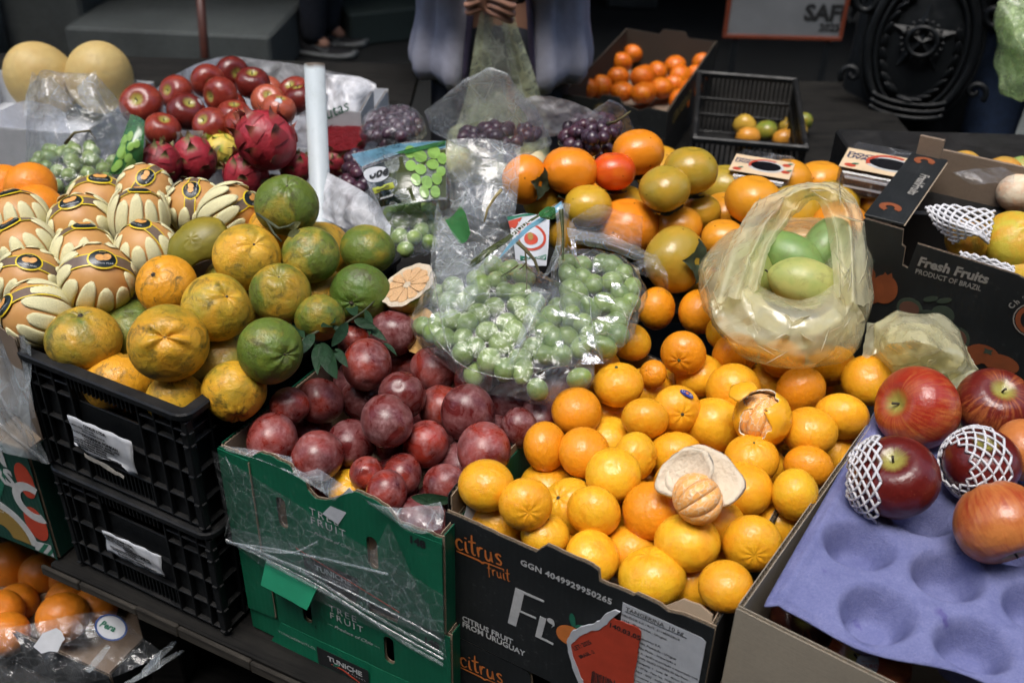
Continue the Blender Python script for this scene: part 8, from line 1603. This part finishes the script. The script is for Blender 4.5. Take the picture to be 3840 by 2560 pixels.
# ------------------------------------------------------------------ people at the back
def skin_mesh(name, verts, edges, radii, mat, parent=None, loc=(0, 0, 0), rot=None, sub=2, root=0):
    me = bpy.data.meshes.new(name); me.from_pydata([tuple(v) for v in verts], edges, []); me.update()
    o = obj(name, me, mat, parent, loc, rot); m = o.modifiers.new('skin', 'SKIN'); m.use_smooth_shade = True; m.branch_smoothing = .3
    sl = me.skin_vertices[0].data if me.skin_vertices else None
    if sl is None: sl = me.attributes
    for i, r in enumerate(radii): me.skin_vertices[0].data[i].radius = (r, r) if not hasattr(r, '__len__') else r
    me.skin_vertices[0].data[root].use_root = True; s = o.modifiers.new('sub', 'SUBSURF'); s.levels = sub; s.render_levels = sub; return o
M['skin'] = simple('skin', (.36, .19, .13), .5, 20, .12); M['lilac'] = simple('lilac_cloth', (.36, .365, .44), .85, 40, .12, .3, dist=.004); M['plum_trim'] = simple('trim_cloth', (.045, .035, .07), .8, 40, .2); M['navy'] = simple('dark_cloth', (.010, .013, .022), .9, 30, .3); M['denim'] = simple('denim', (.012, .028, .07), .9, 80, .3, .3, dist=.002); M['black_cloth'] = simple('black_cloth', (.008, .008, .010), .85, 30, .3)
M['hair'] = simple('hair', (.015, .011, .009), .5, 60, .3)
def person(label, loc, rz, trouser, top, hands, name='person', h=1.0, shoes=True):
    """figure about 1.63 m tall; hands: wrist positions (x, y, z) left and right in its own frame, facing -y"""
    t = empty(name, loc, rz); tag(t, label, 'person'); t.scale = (h,)*3
    hl, hr = Vector(hands[0]), Vector(hands[1]); sl, sr = Vector((-.17, .01, 1.33)), Vector((.17, .01, 1.33))
    def elbow(s, w, sx): m = (s+w)/2; return m+Vector((sx*.11, .07, -.10))
    el, er = elbow(sl, hl, -1), elbow(sr, hr, 1)
    V = [(0, .0, .90), (0, 0, 1.05), (0, .0, 1.22), (0, .01, 1.36), (0, .0, 1.44), (0, -.01, 1.52), (0, -.02, 1.60), sl, el, hl, sr, er, hr, (-.085, 0, .84), (-.09, -.01, .47), (-.09, .02, .09), (.085, 0, .84), (.09, -.01, .47), (.09, .02, .09), (-.09, -.06, .035), (.09, -.06, .035)]
    E = [(0, 1), (1, 2), (2, 3), (3, 4), (4, 5), (5, 6), (3, 7), (7, 8), (8, 9), (3, 10), (10, 11), (11, 12), (0, 13), (13, 14), (14, 15), (0, 16), (16, 17), (17, 18), (15, 19), (18, 20)]
    Rr = [(.15, .11), (.125, .095), (.15, .105), (.075, .07), .052, (.075, .092), (.06, .075), .055, .042, .028, .055, .042, .028, .085, .060, .040, .085, .060, .040, .028, .028]
    body = skin_mesh('body', V, E, Rr, M['skin'], t)
    # trousers: two tapering legs under a waist
    skin_mesh('trousers', [(0, 0, .98), (0, 0, .88), (-.088, 0, .80), (-.092, -.01, .47), (-.092, .02, .045), (.088, 0, .80), (.092, -.01, .47), (.092, .02, .045)], [(0, 1), (1, 2), (2, 3), (3, 4), (1, 5), (5, 6), (6, 7)], [(.15, .115), (.16, .12), .098, .075, .062, .098, .075, .062], trouser, t)
    skin_mesh('shirt', [(0, 0, .92), (0, 0, 1.08), (0, 0, 1.24), (0, .01, 1.38)], [(0, 1), (1, 2), (2, 3)], [(.158, .118), (.135, .104), (.158, .114), (.08, .075)], top, t)
    for s in (-1, 1):    # hands: palm, four fingers and a thumb, curled round what they hold
        w = (hl, hr)[s > 0]; el_ = (el, er)[s > 0]; d = (w-el_).normalized(); inw = Vector((-s, 0, 0)); dn = Vector((0, 0, -1))
        P, Ed, Ra = [w-d*.01, w+d*.04, w+d*.075], [(0, 1), (1, 2)], [.024, (.034, .018), (.036, .016)]
        side = d.cross(inw).normalized()
        for k in range(4):
            b = w+d*.078+side*(.026-.017*k); L = (.030, .034, .032, .025)[k]; i = len(P)
            P += [b, b+d*L*.8+inw*.012, b+d*L*.9+inw*.034+dn*.01, b+d*L*.5+inw*.046+dn*.012]; Ed += [(2, i), (i, i+1), (i+1, i+2), (i+2, i+3)]; Ra += [.0095, .009, .0085, .0075]
        i = len(P); b = w+d*.025+side*.034; P += [b, b+side*.022+d*.025+inw*.01, b+side*.018+d*.045+inw*.03]; Ed += [(1, i), (i, i+1), (i+1, i+2)]; Ra += [.012, .0105, .009]
        skin_mesh('hand', P, Ed, Ra, M['skin'], t, sub=2)
    hd = fruit_me('head_shape', lambda T, P: (np.sin(T)*np.cos(P)*.80, np.sin(T)*np.sin(P)*.92*(1+.06*(np.sin(P) < 0)), 1.18*np.cos(T)), 28, 21, seed=3, amp=.01)
    hr_ = obj('hair', hd, M['hair'], t, (0, .018, 1.575), scale=.108)
    return t
# figure in the lilac jacket behind the stall
JL = at(1145, 215, .80); px_, py_ = JL.x, 2.40
per = person('person in an open lilac jacket holding a pale green carrier bag', (px_, py_, 0), 0, M['navy'], M['navy'], ((-.075, -.21, 1.045), (.045, -.20, 1.055)))
def jacket(t):
    """open jacket: a wrap round the torso with a gap in front, gathered hem, and two sleeves"""
    nz, na = 26, 60; V = []
    for i in range(nz):
        q = i/(nz-1); z = .795+(1.37-.795)*q; gap = rad(24-10*q); rx, ry = .188-.02*q+.016*math.exp(-((q-.06)/.10)**2)-.014*math.exp(-(q/.03)**2), .140-.012*q+.012*math.exp(-((q-.06)/.10)**2)-.012*math.exp(-(q/.03)**2)
        if q > .85: k = (q-.85)/.15; rx *= 1-.45*k*k; ry *= 1-.35*k*k
        for j in range(na):
            a = -math.pi/2+gap+(2*math.pi-2*gap)*j/(na-1); fold = .010*math.sin(11*a+2*q)*(1-q*.6)+.005*math.sin(23*a-3*q)
            V.append(((rx+fold)*math.cos(a), (ry+fold)*math.sin(a), z+.006*math.sin(7*a)*(1-q)))
    o = obj('jacket', mesh('jacket', V, grid_faces(nz, na), True), M['lilac'], t); s = o.modifiers.new('t', 'SOLIDIFY'); s.thickness = .008
    for side in (-1, 1):
        pts = []
        for i in range(12):
            q = i/11; z = .80+.45*q; gap = rad(24-10*q)*side; a = -math.pi/2+gap; pts.append(((.192-.02*q)*math.cos(a), (.145-.012*q)*math.sin(a)-.006, z))
        obj('zip_edge', tube_me(pts, .0075, 6), M['plum_trim'], o)
jacket(per)
hl, hr = Vector((-.075, -.21, 1.045)), Vector((.045, -.20, 1.055))
for s, w in ((-1, hl), (1, hr)):
    sh = Vector((s*.18, .01, 1.34)); el = (Vector((s*.17, .01, 1.33))+w)/2+Vector((s*.11, .07, -.10)); fore = w+(el-w).normalized()*.05
    pts = [sh, (sh+el)/2+Vector((s*.012, .01, 0)), el, el*.55+fore*.45, el*.15+fore*.85, fore]; obj('sleeve', tube_me(pts, [.074, .070, .066, .066, .064, .040], 14), M['lilac'], per)
# the carrier bag held in front, full of pale fruit
top = Vector((px_, py_, 0))+Vector((-.02, -.235, 1.035)); hb = empty('carrier_bag', top); tag(hb, 'pale green carrier bag stretched down from the hands of the person in lilac', 'plastic bag')
def drape(rows, mat, seed, amp=.004): _, o = sheet('bag_strap', rows, mat, hb, amp, .03, seed, 26, 12)
Tm = lambda dx, dz, dy=0: top+Vector((dx, dy, dz))
F_PALE = film('pale_green_film', tint=(.93, .95, .80), haze=.5, hcol=(.62, .66, .42), rough=.25, crinkle=40, cstr=.4)
drape([[Tm(-.012, .01), Tm(.006, .012), Tm(.012, .01)], [Tm(-.030, -.10), Tm(-.01, -.09, -.01), Tm(.006, -.09)], [Tm(-.05, -.22), Tm(-.02, -.22, -.02), Tm(.01, -.20)], [Tm(-.085, -.33), Tm(-.03, -.34, -.03), Tm(.02, -.33)]], F_PALE, 121); drape([[Tm(.012, .02), Tm(.024, .022), Tm(.034, .02)], [Tm(.030, -.08), Tm(.046, -.08, -.01), Tm(.060, -.07)], [Tm(.050, -.18), Tm(.075, -.18, -.02), Tm(.098, -.17)], [Tm(.06, -.30), Tm(.10, -.30, -.03), Tm(.135, -.29)]], F_PALE, 122)
drape([[Tm(-.008, .015, -.004), Tm(.010, .016, -.006), Tm(.028, .018, -.004)], [Tm(-.012, -.09, -.012), Tm(.016, -.085, -.016), Tm(.042, -.08, -.012)], [Tm(-.024, -.20, -.022), Tm(.025, -.20, -.028), Tm(.070, -.18, -.022)], [Tm(-.06, -.32, -.03), Tm(.03, -.32, -.04), Tm(.11, -.30, -.03)]], film('white_green_film', tint=(.95, .97, .90), haze=.35, hcol=(.75, .80, .66), rough=.25, crinkle=40, cstr=.4), 124)
for k, (dx, dz) in enumerate(((-.06, -.37), (.03, -.38), (.0, -.32), (.09, -.36))): o = obj('pale_fruit', KIT['orange'][0], SK['pear'], None, top+Vector((dx, -.01*k, dz)), scale=.042); o.color = (.62, .58, .36, .5); tag(o, ['pale round fruit low in the held carrier bag', 'pale round fruit in the middle of the held carrier bag', 'pale round fruit highest in the held carrier bag', 'pale round fruit at the side of the held carrier bag'][k], 'fruit', 'fruit in the carrier bag')
obj('bag_body', hull_me('bag_body', sphere_pts([top+Vector((dx, -.01, dz)) for dx, dz in ((-.06, -.37), (.03, -.38), (.0, -.31), (.09, -.36))], .05, 14)+[Tm(-.09, -.30), Tm(.13, -.28), Tm(.02, -.20)], .014, .05, 123, .014, hb.location), F_PALE, hb)
# walker in dark trousers, only the feet in view
sh_ = at(735, 120, 0.0); wk = person('person in dark trousers and black trainers walking past the doorstep', (sh_.x+.02, sh_.y+.05, 0), rad(75), M['navy'], M['black_cloth'], ((-.22, -.02, .82), (.22, .05, .82)))
tr = obj('jacket', tube_me([(0, 0, .90), (0, 0, 1.1), (0, 0, 1.3), (0, 0, 1.4)], [.17, .165, .17, .07], 16), M['black_cloth'], wk)
M['sole'] = simple('white_sole', (.16, .17, .17), .6, 20, .2)
def shoe(t, x, y):
    V, Fc = [], []; n = 12
    for i in range(n):
        q = i/(n-1); yy = y+.08-.27*q; w = .036+.012*math.sin(math.pi*min(1, q*1.05))-.014*max(0, q-.8)*3; hh = .095-.055*min(1, q*1.6) if q < .95 else .028
        for s, z in ((-1, .018), (-.95, hh*.6), (-.45, hh), (.45, hh), (.95, hh*.6), (1, .018)): V.append((x+s*w, yy, z))
    for i in range(n-1):
        for k in range(5): a = i*6+k; Fc.append((a, a+1, a+7, a+6))
    Fc += [tuple(range(5, -1, -1)), tuple((n-1)*6+k for k in range(6))]; o = obj('trainer', mesh('trainer', V, Fc, True), M['black_cloth'], t)
    V2 = []
    for i in range(n):
        q = i/(n-1); yy = y+.085-.282*q; w = .042+.012*math.sin(math.pi*min(1, q*1.05))-.014*max(0, q-.8)*3
        for s, z in ((-1, 0.001), (-1, .024), (1, .024), (1, .001)): V2.append((x+s*w, yy, z+(.012*max(0, q-.75)*4 if z > .01 else .010*max(0, q-.8)*4)))
    F2 = [(i*4+k, i*4+(k+1) % 4, i*4+4+(k+1) % 4, i*4+4+k) for i in range(n-1) for k in range(4)]+[(3, 2, 1, 0), tuple((n-1)*4+k for k in range(4))]
    obj('sole', mesh('sole', V2, F2, True), M['sole'], o); 
    for sd in (-1, 1): flat_poly('tick_mark', [(-.05, .02), (-.045, .032), (-.03, .022), (.04, .045), (-.025, .010)], o, M['sole'], (x+sd*.0475, y-.03, .018), (rad(90), 0, rad(90)), .001)
shoe(wk, -.09, .0); shoe(wk, .09, .02)
# figure at the right picture edge with a green bag and jeans
jr = at(2350, 300, .62); rp = person('person in blue jeans at the picture edge holding a green plastic bag', (jr.x+.06, jr.y+.12, 0), rad(-20), M['denim'], M['black_cloth'], ((-.17, -.22, 1.06), (.22, .0, .82)))
obj('jacket', tube_me([(0, 0, .88), (0, 0, 1.1), (0, 0, 1.3), (0, 0, 1.4)], [.17, .165, .17, .07], 16), M['black_cloth'], rp)
gb = at(2330, 110, .95); gbe = empty('green_bag', gb); tag(gbe, 'translucent green plastic bag hanging at the right picture edge', 'plastic bag')
obj('bag_body', hull_me('bag_body', [at(x, y, z) for x, y, z in ((2290, 0, 1.03), (2330, -40, 1.06), (2400, 0, 1.03), (2282, 150, .90), (2300, 215, .86), (2345, 240, .85), (2420, 200, .87), (2290, 70, .97), (2420, 80, .96))]+[at(2350, 120, .95)+Vector((0, -.08, 0)), at(2350, 180, .9)+Vector((0, .08, 0))], .016, .05, 131, .012, gb), F_GRN, gbe); obj('inner_fold', hull_me('inner_fold', [gb+(at(x, y, z)-gb)*.7 for x, y, z in ((2290, 0, 1.03), (2330, -40, 1.06), (2400, 0, 1.03), (2282, 150, .90), (2345, 240, .85), (2420, 200, .87))]+[gb+Vector((0, -.05, 0)), gb+Vector((0, .05, 0))], .018, .04, 132, .012, gb), F_GRN, gbe)
# ------------------------------------------------------------------ cast iron post with an oval emblem
M['iron'] = plastic_mat('cast_iron', (.008, .010, .012), .42)
ip = empty('cast_iron_post', (1.10, 2.85, 0)); tag(ip, 'dark cast iron lamp post base with an oval star emblem', 'post')
prof = [(.24, 0), (.25, .04), (.235, .08), (.205, .12), (.20, .30), (.185, .55), (.178, .80), (.17, 1.05), (.19, 1.10), (.16, 1.16), (.11, 1.3), (.09, 2.6)]
V, n = [], 40
for r, z in prof:
    for k in range(n): a = 2*math.pi*k/n; q = r*(1+.03*math.cos(8*a)*(1 if .1 < z < 1.05 else 0)); V.append((q*math.cos(a), q*math.sin(a), z))
obj('shaft', mesh('shaft', V, [(i*n+k, i*n+(k+1) % n, (i+1)*n+(k+1) % n, (i+1)*n+k) for i in range(len(prof)-1) for k in range(n)], True), M['iron'], ip)
face = Vector((-.36, -.93, 0)).normalized(); fx = Vector((-face.y, face.x, 0)); fz = Vector((0, 0, 1)); ec = face*.185+fz*.80
if fx.x < 0: fx = -fx
Op = lambda x, z, o=0.: ec+fx*x+fz*z+face*o
for (rx, rz_, r, off) in ((.128, .190, .012, .014), (.108, .168, .006, .020), (.145, .21, .007, .006)): obj('oval_frame', tube_me([Op(rx*math.cos(2*math.pi*k/48), rz_*math.sin(2*math.pi*k/48), off) for k in range(49)], r, 8, False), M['iron'], ip)
dm = [Op(0, 0, .028)]+[Op(.5*.125*math.cos(2*math.pi*k/32), .5*.185*math.sin(2*math.pi*k/32), .024) for k in range(32)]+[Op(.125*math.cos(2*math.pi*k/32), .185*math.sin(2*math.pi*k/32), .006) for k in range(32)]
obj('shield', mesh('shield', dm, [(0, 1+k, 1+(k+1) % 32) for k in range(32)]+[(1+k, 33+k, 33+(k+1) % 32, 1+(k+1) % 32) for k in range(32)], True), M['iron'], ip)
sv = [Op(0, .02, .050)]+[Op((.085 if k % 2 == 0 else .034)*math.sin(k*math.pi/5), .02+(.095 if k % 2 == 0 else .038)*math.cos(k*math.pi/5), .026) for k in range(10)]
obj('star', mesh('star', sv, [(0, 1+(k+1) % 10, 1+k) for k in range(10)]), M['iron'], ip)
obj('inner_ring', tube_me([Op(.036*math.cos(k*.26), .02+.036*math.sin(k*.26), .046) for k in range(25)], .006, 6, False), M['iron'], ip)
BEAD = fruit_me('bead', lambda T, P: f_egg(T, P, 1.), 10, 7, seed=1, amp=0)
for k in range(20): obj('bead', BEAD, M['iron'], ip, Op(.050*math.cos(k*.314), .02+.050*math.sin(k*.314), .040), scale=.005)
for s in (-1, 1):
    for k in range(9): a = rad(250+s*(14+14*k)); p = Op(.088*math.cos(a), .138*math.sin(a), .022); obj('laurel_leaf', BEAD, M['iron'], ip, p, basis_quat(fz*math.cos(a)*s+fx*-math.sin(a)*s+face*.3, 0), (.010, .006, .024))
    obj('scroll', tube_me([Op(s*(.15+.035*q*math.cos(q*7)), .10+.035*q*math.sin(q*7)*1.2, .012) for q in [i/24 for i in range(25)]], .009, 7), M['iron'], ip); obj('scroll', tube_me([Op(s*(.155+.03*q*math.cos(q*7)), -.10-.03*q*math.sin(q*7), .008) for q in [i/24 for i in range(25)]], .008, 7), M['iron'], ip)
for k in range(3): obj('garland', tube_me([Op(.10*math.sin(q), -.12-.018*k-.03*math.cos(q), .026) for q in np.linspace(-1.2, 1.2, 14)], .006, 6), M['iron'], ip)
# ------------------------------------------------------------------ framed sign, stick, pipe
a0, a1 = Vector((.80, 3.9, .41)), Vector((1.55, 3.9, .41)); sg_ = empty('notice_board', (.80, 3.9, .40)); tag(sg_, 'white notice board with orange-red frame and bold black letters', 'sign')
M['board_white'] = simple('board_white', (.16, .17, .18), .5, 6, .15); M['frame_red'] = simple('frame_red', (.16, .035, .015), .5, 10, .2)
sg_.location = (at(1672, 87, .40).x-.02, at(1672, 87, .40).y, .40); W_ = .46
bar('panel', sg_, M['board_white'], .014, W_-.014, 0, .012, .014, .9, .001)
for (x0, x1, z0, z1) in ((0, W_, 0, .014), (0, .014, .0145, .9), (W_-.014, W_, .0145, .9), (0, W_, .901, .915)): bar('frame', sg_, M['frame_red'], x0, x1, -.006, .016, z0, z1, .001)
for x in (.05, W_-.05): bar('leg', sg_, M['iron'], x-.012, x+.012, .0, .012, -.40, -.001, .001)
text('SAFRA', .085, sg_, M['ink_black'], (.30, -.001, .075), bold=.004); text('2025', .04, sg_, M['ink_black'], (.365, -.001, .035), bold=.002)
b0, b1 = at(478, 215, .25), at(455, -60, .9); b1.y = b0.y+.05; stq = empty('broom_stick', b0); tag(stq, 'reddish brown broom stick leaning behind the apples', 'stick'); b1 = atd(455, -60, (b0-CAM_O).length*1.0)
obj('handle', tube_me([(0, 0, 0), (b1-b0)*.5, b1-b0], .016, 10), simple('stick_red', (.055, .016, .010), .5, 30, .3), stq); obj('ferrule', tube_me([(b0-b1)*.35, (0, 0, 0), (b1-b0)*.02], .013, 10), M['iron'], stq)
o = obj('drain_pipe', tube_me([at(-10, 150, 0), at(-10, 150, 0)+Vector((0, 0, 2.8))], .075, 16), simple('pipe_grey', (.22, .24, .24), .5, 6, .2), None); tag(o, 'pale drain pipe at the picture edge behind the melon', 'pipe')
o = bar('stone_slab', None, concrete_mat('teal_stone', (.020, .034, .032), .3), -1.0, -.2, 5.2, 5.85, 0, .16, .01); o.rotation_euler.z = rad(25); tag(o, 'dark teal stone step slab behind the walker', 'slab')
